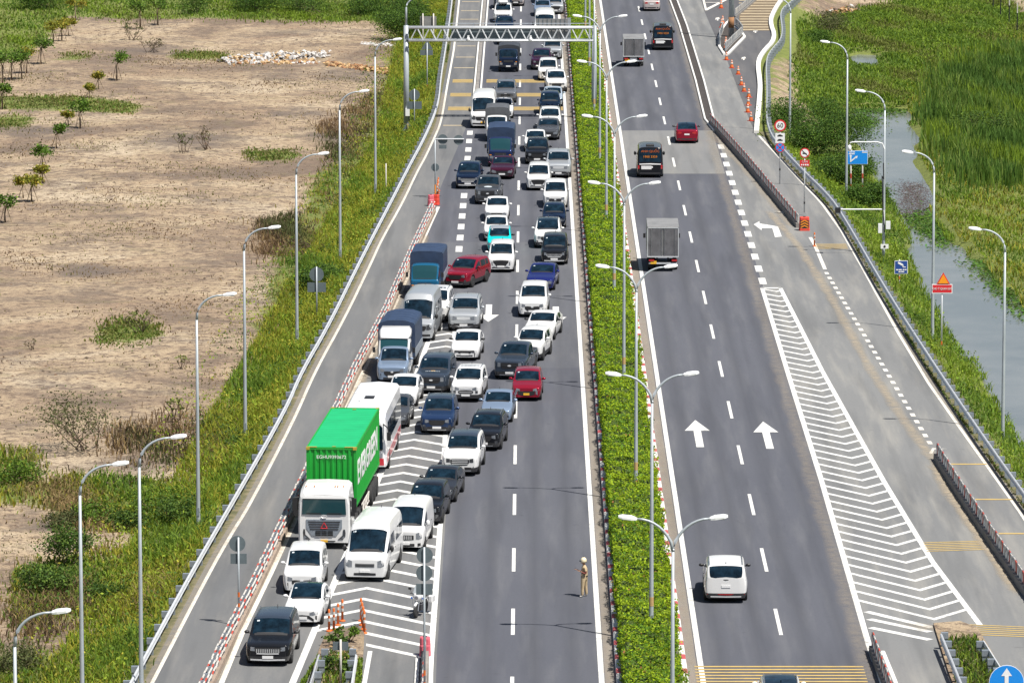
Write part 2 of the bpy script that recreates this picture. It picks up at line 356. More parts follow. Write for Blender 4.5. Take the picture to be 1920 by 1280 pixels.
BA_PX = [(1217, -150), (1262, 0), (1281, 50), (1312, 153), (1330, 225), (1348, 247), (1395, 300), (1450, 366), (1499, 424)]
BB_PX = [(1757, 862), (1800, 930), (1860, 1020), (1915, 1100), (2010, 1240)]
def chaikin(p, n=2):
    for _ in range(n):
        q = [p[0]]
        for a, c in zip(p[:-1], p[1:]): q += [(a[0] * 0.75 + c[0] * 0.25, a[1] * 0.75 + c[1] * 0.25), (a[0] * 0.25 + c[0] * 0.75, a[1] * 0.25 + c[1] * 0.75)]
        p = q + [p[-1]]
    return p
GR_PX = chaikin(GR_PX); KR_PX = chaikin(KR_PX); GL_PX = chaikin(GL_PX); LE_PX = chaikin(LE_PX); RE_PX = chaikin(RE_PX, 1)
xLE, xGL, xBL, xRL = curve_x(LE_PX), curve_x(GL_PX, 0.75), curve_x(BL_PX, 0.6), curve_x(RL_PX)
xRE, xBA = curve_x(RE_PX), curve_x(BA_PX)
gr = poly(GR_PX, 0.75); xGR = curve_x(GR_PX, 0.75); xKR = curve_x(KR_PX)
YR0, YR1 = 185.0, 720.0
Y_RE_TOP = G(1423, 255)[1]

def sm(t): t = np.clip(t, 0, 1); return t * t * (3 - 2 * t)
CANAL = [(1596, 205), (1596, 262), (1638, 300), (1656, 370), (1684, 405), (1700, 446), (1720, 502), (1760, 592), (1812, 668), (1858, 748), (1912, 815), (2075, 1075), (2330, 1500), (2620, 1500), (2260, 1060), (2060, 780), (1925, 592), (1880, 540), (1830, 492), (1770, 445), (1745, 395), (1740, 345), (1712, 300), (1714, 260), (1698, 206)]
POOL = [(1596, 100), (1600, 132), (1652, 132), (1645, 105)]
WATER_Z = -1.75
def terrain_z(X, Y, water=None):
    dl = xGL(Y) - X; dr = X - xGR(Y)
    z = np.full(np.shape(X), -0.07)
    z = np.where(dl > 0.5, -0.07 - 1.43 * sm((dl - 0.5) / 3.2), z)
    z = np.where(dr > 0.5, -0.07 - 1.25 * sm((dr - 0.5) / 3.2), z)
    if water is not None: z = np.where(dr > 0.5, z * (1 - water) + (-2.4) * water, z)
    return z
# vegetation zones, as they lie on the ground
VEG = {
 'slope': [(745, -20), (735, 60), (738, 110), (715, 160), (690, 215), (660, 250), (640, 300), (600, 330), (572, 395), (548, 440), (520, 500), (515, 560), (500, 600), (482, 650), (452, 700), (440, 760), (428, 800), (400, 850), (400, 890), (385, 930), (400, 975), (370, 1010), (300, 1050), (190, 1085), (150, 1150), (250, 1190), (190, 1240), (120, 1330), (320, 1330), (900, -20)],
 'top': [(-200, -60), (745, -60), (742, 30), (600, 38), (400, 34), (250, 37), (120, 28), (90, 60), (60, 100), (-200, 110)],
 'g1': [(-60, 178), (140, 182), (260, 195), (255, 212), (100, 205), (-60, 200)], 'g2': [(-60, 218), (60, 218), (55, 240), (-60, 240)],
 'g3': [(185, 612), (230, 603), (300, 610), (288, 643), (190, 645)], 'g4': [(320, 98), (430, 98), (430, 112), (330, 110)],
 'g5': [(90, 905), (200, 898), (330, 905), (400, 930), (385, 985), (250, 992), (120, 985), (85, 950)], 'g6': [(-60, 845), (60, 850), (72, 940), (-60, 945)],
 'g7': [(30, 1075), (150, 1040), (330, 1040), (330, 1180), (160, 1150), (30, 1170)], 'g8': [(-40, 1215), (120, 1240), (250, 1185), (300, 1185), (240, 1330), (-40, 1330)],
 'g9': [(110, 102), (170, 100), (170, 112), (115, 112)], 'g10': [(455, 285), (560, 280), (560, 300), (470, 302)], 'g11': [(430, 8), (740, 8), (735, 40), (450, 35)],
}
DRY = {'d1': [(200, 800), (440, 785), (440, 880), (210, 862)], 'd2': [(480, 420), (560, 400), (565, 480), (490, 480)], 'd3': [(600, 240), (720, 170), (700, 230), (620, 320)], 'd4': [(30, 1130), (150, 1090), (180, 1160), (60, 1180)]}
RSLOPE_L = xGR
def veg_mask(px, py):
    m = np.zeros(np.shape(px))
    for k, p in VEG.items(): m = np.maximum(m, inside(p, px, py))
    return m
def dry_mask(px, py):
    m = np.zeros(np.shape(px))
    for k, p in DRY.items(): m = np.maximum(m, inside(p, px, py))
    return m
def blur(a, n=2):
    for _ in range(n):
        p = np.pad(a, 1, mode='edge'); a = (p[:-2, 1:-1] + p[2:, 1:-1] + p[1:-1, :-2] + p[1:-1, 2:] + 2 * p[1:-1, 1:-1]) / 6
    return a
gx = np.arange(-110, 120.01, 0.8); gy = np.arange(YR0, YR1 + 0.1, 1.6)
TX, TY = np.meshgrid(gx, gy)
pxw, pyw = PX(TX, TY, np.full(TX.shape, WATER_Z))
wmask = blur((inside(CANAL, pxw, pyw) | inside(POOL, pxw, pyw)).astype(float), 2)
TZ = terrain_z(TX, TY, wmask)
off_road = (TX < xGL(TY) - 1) | (TX > xGR(TY) + 1)
TZ = TZ + np.where(off_road, 0.10 * np.sin(TX * 0.31 + 1.3 * np.sin(TY * 0.07)) * np.sin(TY * 0.11 + TX * 0.05) + rng.normal(0, 0.025, TX.shape), 0)
pxt, pyt = PX(TX, TY, TZ)
green = np.where(TX < 0, veg_mask(pxt, pyt), ((TX > xGR(TY) - 3)).astype(float))
bare_r = inside([(1490, 0), (1600, -40), (1700, 0), (1640, 26), (1560, 38), (1500, 42)], pxt, pyt) | inside([(1436, 110), (1500, 105), (1520, 190), (1560, 240), (1440, 245)], pxt, pyt) | inside([(1830, -20), (1925, 70), (1960, 40), (1900, -40)], pxt, pyt)
green = np.where(bare_r, 0.25, green)
green = blur(green, 7); dry = blur(dry_mask(pxt, pyt), 5)
stain = np.zeros(TX.shape)
for sx_, sy_, rx_, ry_, am_ in ((156, 510, 60, 10, 1), (200, 500, 45, 5, .8), (23, 667, 55, 8, .8), (74, 726, 36, 6, .9), (219, 450, 34, 5, .6), (250, 405, 75, 5, .6), (60, 245, 110, 12, .8), (350, 265, 120, 22, .7), (300, 95, 110, 12, .6), (520, 140, 70, 10, .7), (650, 140, 100, 16, .8), (560, 215, 70, 14, .7), (630, 255, 80, 20, .7), (130, 330, 70, 8, .5), (420, 380, 80, 8, .5), (460, 330, 60, 7, .6), (30, 560, 60, 8, .5), (420, 640, 60, 10, .6), (330, 590, 50, 6, .5), (400, 800, 70, 14, .8), (250, 870, 120, 14, .8), (330, 1000, 90, 10, .9), (140, 985, 130, 6, .9), (100, 1185, 90, 12, .8), (480, 560, 40, 16, .7), (90, 620, 60, 5, .5), (540, 60, 120, 8, .5)):
    w_ = np.exp(-(((pxt - sx_) / rx_) ** 2 + ((pyt - sy_) / ry_) ** 2) * 1.3); stain = np.maximum(stain, am_ * w_)
ny, nx = TX.shape
V = np.stack([TX, TY, TZ], -1).reshape(-1, 3)
idx = np.arange(ny * nx).reshape(ny, nx)
Fq = np.stack([idx[:-1, :-1], idx[:-1, 1:], idx[1:, 1:], idx[1:, :-1]], -1).reshape(-1, 4)
k = NT('field_soil')
n1 = k.noise(0.045, 10, 0.72, dist=0.6); n2 = k.noise(0.22, 9, 0.78); n3 = k.noise(1.3, 7, 0.78); n4 = k.noise(0.10, 8, 0.72, dist=1.0); n5 = k.noise(6.0, 5, 0.75)
c = k.ramp(n1, [(0.40, (0.17, 0.125, 0.09)), (0.46, (0.30, 0.22, 0.145)), (0.53, (0.40, 0.305, 0.198)), (0.63, (0.48, 0.39, 0.275))])
c = k.mix(k.ramp(n2, [(0.40, 0.85), (0.50, 0.0)]), c, (0.155, 0.118, 0.090))
c = k.mix(k.ramp(n4, [(0.53, 0.0), (0.66, 0.45)]), c, (0.27, 0.175, 0.11))
c = k.mix(k.ramp(n3, [(0.42, 0.9), (0.50, 0.0)]), c, (0.125, 0.085, 0.060))
c = k.mix(k.ramp(n5, [(0.38, 0.9), (0.46, 0.0)]), c, (0.11, 0.078, 0.056))
c = k.mix(k.ramp(k.noise(3.3, 3, 0.6), [(0.66, 0.0), (0.72, 0.6)]), c, (0.52, 0.44, 0.35))
weed = k.noise(0.35, 6, 0.7); gcol = k.ramp(n3, [(0.3, (0.09, 0.11, 0.025)), (0.55, (0.15, 0.18, 0.035)), (0.75, (0.21, 0.20, 0.06))])
at = k.attr('Col'); sp = k.t.nodes.new('ShaderNodeSeparateColor'); k.t.links.new(at.outputs['Color'], sp.inputs[0])
c = k.mix(k.ramp(weed, [(0.56, 0.0), (0.68, 0.35)]), c, (0.19, 0.165, 0.07))
gm = k.math('ADD', k.math('MULTIPLY', sp.outputs[0], 1.25), k.math('MULTIPLY', k.math('SUBTRACT', weed, 0.5), 1.6))
c = k.mix(k.ramp(gm, [(0.42, 0.0), (0.72, 1.0)]), c, gcol)
c = k.mix(k.math('MULTIPLY', sp.outputs[1], 0.6), c, (0.17, 0.115, 0.075))
sm_ = k.math('MULTIPLY', sp.outputs[2], k.ramp(n2, [(0.35, 1.0), (0.62, 0.35)]))
c = k.mix(k.ramp(sm_, [(0.08, 0.0), (0.42, 0.88)]), c, (0.125, 0.098, 0.080))
k.base(c, 0.95); k.bump(n3, 0.9, 0.25)
ground = struct(link('field', np_mesh('field', V, Fq, None, np.stack([green.ravel(), dry.ravel(), blur(stain, 2).ravel()], 1), ('field_soil',), True)))
# the country beyond, out to the horizon, with a hole for the surveyed field
k = NT('far_country'); n1 = k.noise(0.01, 8, 0.65); n2 = k.noise(0.12, 6, 0.7)
c = k.ramp(n1, [(0.35, (0.055, 0.085, 0.02)), (0.52, (0.10, 0.13, 0.035)), (0.66, (0.27, 0.20, 0.13))]); c = k.mix(k.ramp(n2, [(0.4, 0.5), (0.6, 0.0)]), c, (0.04, 0.055, 0.018)); k.base(c, 0.95)
b = MB(); x0, x1, y0, y1 = gx[0], gx[-1], gy[0], gy[-1]; Bg = 9000.0; zz = -1.5
P8 = [(-Bg, -Bg), (Bg, -Bg), (Bg, Bg), (-Bg, Bg), (x0, y0), (x1, y0), (x1, y1), (x0, y1)]
b.add([(x, y, zz) for x, y in P8], [(0, 1, 5, 4), (1, 2, 6, 5), (2, 3, 7, 6), (3, 0, 4, 7)])
struct(b.build('ground', ('far_country',)))
# water
k = NT('canal_water'); n = k.noise(1.2, 4, 0.6); al = k.noise(0.12, 6, 0.65)
c = k.ramp(al, [(0.40, (0.15, 0.16, 0.16)), (0.60, (0.20, 0.205, 0.20))]); k.base(c, 0.12); k.bump(n, 0.06, 0.02); k.b.inputs['Specular IOR Level'].default_value = 0.9
b = MB(); b.sheet([(19.5, 215), (70, 215), (110, 300), (110, 560), (30, 560), (20, 430)], WATER_Z)
w = struct(b.build('canal_water', ('canal_water',)))
def water_strip(Y): return None

# ------------------------------------------------------------------ road sheets
def strip(name, fl, fr, y0, y1, z, m, step=3.0, parent=None):
    ys = np.arange(y0, y1 + step * 0.5, step); a, b_ = fl(ys), fr(ys); n = len(ys)
    V = np.concatenate([np.stack([a, ys, np.full(n, z)], 1), np.stack([b_, ys, np.full(n, z)], 1)])
    i = np.arange(n - 1)[:, None]; Fq = np.concatenate([i, i + n, i + n + 1, i + 1], 1)
    return link(name, np_mesh(name, V, Fq, None, None, (m,)), parent)
cst = lambda v: (lambda Y: np.full(np.shape(Y), v, float))
X_SPLIT = 15.15
def x_main_left(Y): return np.where(Y < G(812, 384)[1], xBL(Y), -7.2 + 0 * Y)
def x_ramp_top(Y): return np.interp(Y, [G(812, 384)[1], G(880, 225)[1], G(891, 175)[1], G(909, 0)[1], 720], [G(812, 384)[0], G(880, 225)[0], G(891, 175)[0], G(905, 0)[0], G(905, 0)[0]])
Y384 = G(812, 384)[1]
xL2 = lambda Y: np.where(np.asarray(Y) < Y384, xBL(Y), x_ramp_top(np.asarray(Y)))
struct(strip('ramp_road', lambda Y: xLE(Y) - 0.35, xL2, YR0, YR1, 0.0, 'asphalt_ramp'))
Y553 = G(852, 548)[1]; xgr = curve_x(GO_R)
struct(strip('carriageway', lambda Y: np.where(np.asarray(Y) < Y553, xgr(Y) + 0.25, xL2(Y)), cst(3.32), Y553, YR1, 0.0, 'asphalt_main'))
struct(strip('carriageway', lambda Y: xgr(Y) + 0.25, cst(3.32), YR0, Y553, 0.0, 'asphalt_main'))
struct(strip('ramp_lane', xL2, lambda Y: xgr(Y) + 0.25, YR0, Y553, 0.0, 'asphalt_ramp'))
struct(strip('gutter', cst(3.32), cst(3.80), YR0, YR1, 0.0, 'gutter_concrete'))
struct(strip('gutter', cst(6.84), cst(7.30), YR0, YR1, 0.0, 'gutter_concrete'))
YP0, YP1 = G(1250, 326)[1], G(1250, 246)[1]
struct(strip('carriageway', cst(7.30), cst(X_SPLIT), YR0, YR1, 0.0, 'asphalt_main'))
struct(strip('road_patch', lambda Y: np.where(np.asarray(Y) < Y553, xgr(Y) + 0.3, np.maximum(xL2(Y) + 0.3, -9)), cst(3.30), G(960, 690)[1], G(960, 452)[1], 0.003, 'asphalt_main2', 3.0))
struct(strip('road_patch', cst(7.34), lambda Y: np.where(True, 14.9 + 0 * Y, 0), YP0, YP1, 0.004, 'asphalt_patch', 3.0))
def x_right_edge(Y): Y = np.asarray(Y, float); return np.where(Y < Y_RE_TOP, xRE(Y) + 0.35, xKR(Y) + 0.1)
struct(strip('exit_road', cst(X_SPLIT), x_right_edge, YR0, YR1, 0.0, 'asphalt_right', 2.0))
# darker newer surfacing of the slip road at the top right
nb = [(1438, 250), (1419, 256), (1404, 222), (1383, 165), (1362, 110), (1340, 66), (1320, 20), (1300, -60), (1600, -150)]
nb = poly(nb); nl = sorted(nb[1:8], key=lambda q: q[1]); fnl = lambda Y: np.interp(Y, [q[1] for q in nl], [q[0] for q in nl])
struct(strip('slip_road', fnl, lambda Y: xKR(Y) - 0.05, nl[0][1], 720, 0.005, 'asphalt_new', 2.0))

# ------------------------------------------------------------------ painted markings
PZ = 0.009
def ribbon(b, pts, w, z=PZ, m=None):
    P = [Vector((x, y, 0)) for x, y in pts]; L = []; R = []
    for i, p in enumerate(P):
        d = (P[min(i + 1, len(P) - 1)] - P[max(i - 1, 0)]).normalized(); n_ = Vector((-d.y, d.x, 0)) * w / 2
        L.append(p + n_); R.append(p - n_)
    vs = [(v.x, v.y, z) for v in L] + [(v.x, v.y, z) for v in R]; n = len(P)
    return b.add(vs, [(i, n + i, n + i + 1, i + 1) if (L[0] - R[0]).cross(P[1] - P[0]).z > 0 else (i, i + 1, n + i + 1, n + i) for i in range(n - 1)], m)
def dense(pts, step=4.0):
    out = [pts[0]]
    for a, c in zip(pts[:-1], pts[1:]):
        n = max(1, int(math.hypot(c[0] - a[0], c[1] - a[1]) / step))
        for i in range(1, n + 1): out.append((a[0] + (c[0] - a[0]) * i / n, a[1] + (c[1] - a[1]) * i / n))
    return out
def marking(name, b, m): return struct(b.build(name, (m,)))
b = MB()
for X in (3.17, 7.47): ribbon(b, [(X, YR0), (X, YR1)], 0.24)
marking('edge_line', b, 'white_paint')
b = MB(); ribbon(b, dense(poly(LE_PX)), 0.17); marking('edge_line', b, 'worn_white_paint')
b = MB(); ribbon(b, dense(poly(RL_PX)), 0.24); marking('edge_line', b, 'worn_white_paint')
b = MB(); ribbon(b, dense(poly(GO_L)), 0.30); ribbon(b, dense(poly([(797, 1440)] + GO_R[1:])), 0.26)
ribbon(b, [G(850, 553), G(856, 553)], 0.4); marking('gore_outline', b, 'white_paint')
b = MB(); ribbon(b, dense(poly(RE_PX)), 0.18); marking('edge_line', b, 'worn_white_paint')
b = MB(); Yc0 = G(1461, 1165)[1]
for X in (-0.63, 11.23):
    for kk in range(-3, 33):
        Y = Yc0 + 15 * kk; ribbon(b, [(X, Y - 3.0), (X, Y + 3.0)], 0.17)
marking('lane_dashes', b, 'white_paint')
b = MB(); ya, yb = G(1432, 527)[1], G(1345, 262)[1]
for Y in np.arange(ya, yb, 6.0): ribbon(b, [(15.22, Y - 1.5), (15.22, Y + 1.5)], 0.46)
ya, yb = G(864, 467)[1], G(885, 240)[1]
for Y in np.arange(ya, yb + 2, 6.0): ribbon(b, [(-4.60, Y - 1.5), (-4.60, Y + 1.5)], 0.46)
marking('block_dashes', b, 'white_paint')
# small dashes of the right slip road
b = MB(); ribbon(b, poly([(1519, 445), (1528, 460), (1547, 505)]), 0.24)
p0, p1 = G(1548, 509), G(1748, 838); n = 30
for i in range(n):
    t0, t1 = (i + 0.15) / n, (i + 0.6) / n; ribbon(b, [(p0[0] + (p1[0] - p0[0]) * t, p0[1] + (p1[1] - p0[1]) * t) for t in (t0, t1)], 0.26)
marking('short_dashes', b, 'worn_white_paint')
# kerb lines of barrier A, right gore
RGL = [(1640, 1240), (1629, 1208), (1540, 900), (1475, 692), (1429, 540)]; RGR = [(1838, 1172), (1748, 1052), (1656, 900), (1542, 696), (1463, 540)]
RGS = [(1765, 1190), (1750, 1156), (1689, 1035), (1639, 950), (1520, 690), (1453, 540)]
b = MB(); ribbon(b, dense(poly(RGL)), 0.27); ribbon(b, dense(poly(RGR)), 0.27); ribbon(b, [G(1428, 540), G(1464, 540)], 0.5); marking('gore_outline', b, 'white_paint')
def chevrons(fl, fs, fr, Ys, sgn, slope, t, yl=None, m='white_paint'):
    b = MB()
    for Ya in Ys:
        xs = float(fs(Ya)); arms = []
        for f in (fl, fr):
            Y = Ya
            for _ in range(12): Y = 0.5 * Y + 0.5 * (Ya + sgn * slope * abs(float(f(Y)) - xs))
            arms.append((float(f(Y)), Y))
        if yl is not None and Ya < yl: arms[0] = None
        for a in arms:
            if a is None or abs(a[0] - xs) < 0.15: continue
            q = [(xs, Ya - t / 2), (a[0], a[1] - t / 2), (a[0], a[1] + t / 2), (xs, Ya + t / 2)]
            b.sheet(q, PZ - 0.0035)
    return marking('chevron_stripes', b, m)
fl, fs, fr = curve_x(GO_L), curve_x(GO_S), curve_x(GO_R)
chevrons(fl, fs, fr, np.arange(G(690, 1208)[1], G(850, 566)[1], 2.62), -1, 1.05, 0.58, yl=G(670, 1180)[1])
fl, fs, fr = curve_x(RGL), curve_x(RGS), curve_x(RGR)
chevrons(fl, fs, fr, np.arange(G(1752, 1160)[1], G(1452, 545)[1], 2.28), 1, 1.4, 0.50)
b = MB()
for (xa, ya_), (xb, yb_) in (((1624, 1146), (1748, 1176)), ((1629, 1160), (1744, 1184)), ((1632, 1176), (1744, 1199))): ribbon(b, [G(xa, ya_), G(xb, yb_)], 0.42)
marking('chevron_stripes', b, 'white_paint')
# arrows
def arrow(pts, z=PZ): return [(x, y) for x, y in pts]
def straight_arrow(b, X, Y, L, W, sgn):
    hs = 0.40 * L; sw = W * 0.30
    b.sheet([(X - sw / 2, Y), (X + sw / 2, Y), (X + sw / 2, Y + sgn * (L - hs)), (X - sw / 2, Y + sgn * (L - hs))], PZ)
    b.sheet([(X - W / 2, Y + sgn * (L - hs)), (X + W / 2, Y + sgn * (L - hs)), (X, Y + sgn * L)], PZ)
b = MB()
for x, y in ((1313, 838), (1444, 841)):
    X, Y = G(x, y); straight_arrow(b, X, Y, 9.0, 1.35, 1)
for x, y in ((917, 571), (1042, 575)):
    X, Y = G(x, y); straight_arrow(b, X, Y, 7.6, 1.3, -1)
b.sheet(poly([(1466, 444), (1453, 445), (1448, 428), (1428, 428), (1428, 432), (1413, 421), (1424, 415), (1424, 419), (1459, 425)]), PZ)
marking('lane_arrow', b, 'white_paint')
b = MB(); b.sheet(poly([(1484, 397), (1470, 398), (1470, 402), (1457, 398), (1468, 396)]), PZ); b.sheet(poly([(1776, 841), (1752, 842), (1748, 851), (1742, 849), (1748, 840)]), PZ)
for cx, cy in ((1345, 36), (1416, 59), (1394, 110)): b.sheet(poly([(cx - 4, cy + 2), (cx - 3, cy - 2), (cx + 3, cy - 3), (cx + 5, cy), (cx + 2, cy), (cx + 2, cy + 3), (cx - 1, cy + 3), (cx - 1, cy)]), PZ)
b.sheet(poly([(1316, -4), (1322, 20), (1326, 20), (1372, -4), (1366, -4), (1325, 16), (1320, -4)]), PZ)
for yy in (0, 5): ribbon(b, [G(1320, yy), G(1352, yy)], 0.5)
marking('lane_arrow', b, 'worn_white_paint')
# rumble strips
def rumble(b, xa, xb, y, n, gap, w, sk=0.0):
    Xa, Y = G(xa, y); Xb, Yb = G(xb, y)
    for i in range(n): b.sheet([(Xa, Y + i * gap - w / 2), (Xb, Y + i * gap - w / 2 + sk), (Xb, Y + i * gap + w / 2 + sk), (Xa, Y + i * gap + w / 2)], 0.013)
b = MB()
rumble(b, 1306, 1627, 1277, 6, 0.62, 0.26)
rumble(b, 1737, 1850, 1033, 6, 0.44, 0.17, 0.5); rumble(b, 1826, 1940, 1189, 6, 0.44, 0.17, -0.6); rumble(b, 1530, 1590, 466, 5, 0.55, 0.22)
for yy in (870, 936, 1000): rumble(b, 1781 + (yy - 870) * 0.70, 1850 + (yy - 870) * 0.86, yy, 1, 0.3, 0.32)
for yy in (207, 181, 155):
    fx = G(0, yy)[1]
    b2 = [(float(xLE(fx)) + 0.4, float(x_ramp_top(fx)) - 0.3), (float(x_ramp_top(fx)) + 0.9, 3.0)] if yy < 200 else [(float(xLE(fx)) + 0.4, 3.0)]
    for a_, c_ in b2:
        for i in range(4): b.sheet([(a_, fx + i * 0.75), (c_, fx + i * 0.75), (c_, fx + i * 0.75 + 0.5), (a_, fx + i * 0.75 + 0.5)], 0.013)
marking('rumble_strip', b, 'yellow_paint')
b = MB()
for yy in (4, 21, 37, 87, 108, 128, 236):
    Y = G(0, yy)[1]; b.sheet([(float(xLE(Y)) + 0.3, Y), (float(x_ramp_top(Y)) - 0.3, Y), (float(x_ramp_top(Y)) - 0.3, Y + 0.5), (float(xLE(Y)) + 0.3, Y + 0.5)], 0.013)
for yy in range(2, 60, 5):
    Y = G(1400, yy)[1]; b.sheet([(G(1386 - yy * 0.1 if yy < 30 else 1388, yy)[0], Y), (float(xKR(Y)) - 0.3, Y), (float(xKR(Y)) - 0.3, Y + 0.75), (G(1386 if yy < 30 else 1388, yy)[0], Y + 0.75)], 0.013)
marking('rumble_strip', b, 'faded_cream_paint')
k = NT('stained_asphalt'); nn = k.noise(0.8, 5, 0.6); k.base(k.ramp(nn, [(0.3, (0.11, 0.08, 0.05)), (0.7, (0.17, 0.13, 0.08))]), 0.9)
b = MB(); b.sheet(poly([(1384, 58), (1386, 30), (1400, 10), (1425, -6), (1462, -6), (1448, 22), (1440, 43), (1447, 58)]), 0.009); marking('stained_surfacing', b, 'stained_asphalt')
# sandy dust drifts on the slip road
k = NT('sand_dust'); nn = k.noise(1.5, 6, 0.75); n2 = k.noise(0.2, 3, 0.6)
tr = k.t.nodes.new('ShaderNodeBsdfTransparent'); mx = k.t.nodes.new('ShaderNodeMixShader'); at = k.attr('Col')
k.base((0.40, 0.335, 0.245, 1), 0.95); k.t.links.new(k.math('MULTIPLY', at.outputs['Fac'], k.ramp(nn, [(0.32, 0.15), (0.62, 0.9)])), mx.inputs[0])
k.t.links.new(tr.outputs[0], mx.inputs[1]); k.t.links.new(k.b.outputs[0], mx.inputs[2]); k.t.links.new(mx.outputs[0], k.t.nodes['Material Output'].inputs['Surface'])
def drift(pts, w, z=0.016, amt=0.9):
    P = dense(pts, 2.0); n = len(P); V = []; C = []
    for i, p in enumerate(P):
        a = P[max(i - 1, 0)]; c = P[min(i + 1, n - 1)]; d = Vector((c[0] - a[0], c[1] - a[1])).normalized(); nn_ = Vector((-d.y, d.x))
        ww = w * (0.7 + 0.5 * random.random())
        for j, (t, q) in enumerate(((-1, 0), (-0.4, 0.8), (0, 1), (0.4, 0.8), (1, 0))):
            V.append((p[0] + nn_.x * ww * t, p[1] + nn_.y * ww * t, z)); e = amt * q * (1 if 0 < i < n - 1 else 0); C.append((e, e, e))
    i = np.arange(n - 1)[:, None] * 5; F = np.concatenate([np.concatenate([i + j, i + j + 1, i + j + 6, i + j + 5], 1) for j in range(4)])
    return tag(link('sand_drift', np_mesh('sand_drift', V, F, None, np.array(C), ('sand_dust',))), kind='structure')
drift(poly([(1440, 395), (1500, 465), (1560, 560), (1630, 690), (1690, 780), (1750, 862), (1800, 945), (1860, 1035), (1915, 1120)]), 0.42, 0.016, 0.7)
drift(poly([(1750, 870), (1790, 935), (1850, 1025), (1912, 1112)]), 0.5, 0.019)
drift(poly([(1700, 1165), (1745, 1178), (1800, 1180)]), 0.8, 0.019, 0.7)
drift(poly([(1330, 244), (1400, 320), (1490, 428)]), 0.5, 0.016, 0.55); drift(poly([(395, 1290), (470, 1125), (545, 985), (690, 690), (800, 440)]), 0.4, 0.016, 0.75)
drift([(3.5, 190), (3.5, 700)], 0.35, 0.016, 0.3); drift([(7.1, 190), (7.1, 700)], 0.35, 0.016, 0.3); drift([(14.6, 190), (14.6, 700)], 0.5, 0.016, 0.3)
drift(dense([(float(xLE(Y)) - 0.2, Y) for Y in range(190, 480, 6)]), 0.35, 0.016, 0.5); drift([(float(xRE(Y)) + 0.25, Y) for Y in range(190, int(Y_RE_TOP), 6)], 0.3, 0.016, 0.5)

# ------------------------------------------------------------------ kerbs of the median
for X, nm in ((3.93, 'median_kerb'), (6.70, 'median_kerb')):
    b = MB(); Y = YR0; i = 0
    while Y < YR1:
        L = 1.0 if i % 2 == 0 else 2.0
        h = 0.24 + 0.004 * (i % 3); w_ = 0.28
        R = [[(X - w_ / 2, yy, 0), (X + w_ / 2, yy, 0), (X + w_ / 2, yy, h - 0.03), (X + w_ / 2 - 0.03, yy, h), (X - w_ / 2 + 0.03, yy, h), (X - w_ / 2, yy, h - 0.03)] for yy in (Y, Y + L - 0.015)]
        b.loft(R, m=0 if i % 2 == 0 else 1); Y += L; i += 1
    struct(b.build(nm, ('kerb_red', 'kerb_white')))
struct(strip('median_soil', cst(4.07), cst(6.56), YR0, YR1, 0.12, 'field_soil'))
# small stone setts on the right side of the bed where the hedge leaves them bare
b = MB()
for Y in np.arange(YR0, YR1, 3.2):
    if random.random() < 0.75: b.box((6.40, Y + random.uniform(-0.5, 0.5), 0.30), (0.28, random.uniform(0.4, 0.8), 0.36))
struct(b.build('planter_edge', ('kerb_grey',)))
b = MB()
for Y in np.arange(YR0, YR1, 2.0): b.box((4.19, Y + 1, 0.32), (0.10, 1.94, 0.42))
struct(b.build('planter_edge', ('kerb_white',)))

# kerb of the slip road (white) and of barrier A's upper strip
def kerb(name, pts, w, h, m, z=0.0):
    P = [Vector((x, y, 0)) for x, y in dense(pts, 2.5)]; R = []
    for i, p in enumerate(P):
        d = (P[min(i + 1, len(P) - 1)] - P[max(i - 1, 0)]).normalized(); n_ = Vector((-d.y, d.x, 0)) * w / 2; e = n_.normalized() * 0.03
        R.append([(p + n_ + Vector((0, 0, z)))[:], (p - n_ + Vector((0, 0, z)))[:], (p - n_ + Vector((0, 0, z + h - 0.03)))[:], (p - n_ + e + Vector((0, 0, z + h)))[:], (p + n_ - e + Vector((0, 0, z + h)))[:], (p + n_ + Vector((0, 0, z + h - 0.03)))[:]])
    b = MB(); b.loft(R); return struct(b.build(name, (m,)))
kerb('slip_road_kerb', [G(*p) for p in KR_PX], 0.42, 0.22, 'kerb_white')
ub = [p for p in BA_PX if p[1] <= 247]
ubm = poly(ub)
for s in (-0.36, 0.36): kerb('divider_kerb', [(x + s, y) for x, y in ubm], 0.16, 0.15, 'kerb_white')
kerb('divider_bed', [(x, y) for x, y in ubm], 0.50, 0.09, 'planter')
ul = [(887, 180), (896, 84), (904, 0), (918, -150)]; ulm = poly(ul)
kerb('divider_kerb', [(x + 0.05, y) for x, y in ulm], 0.15, 0.18, 'kerb_white'); kerb('divider_bed', [(x + 0.30, y) for x, y in ulm], 0.28, 0.10, 'kerb_grey'); kerb('divider_kerb', [(x + 0.62, y) for x, y in ulm], 0.16, 0.12, 'kerb_white')

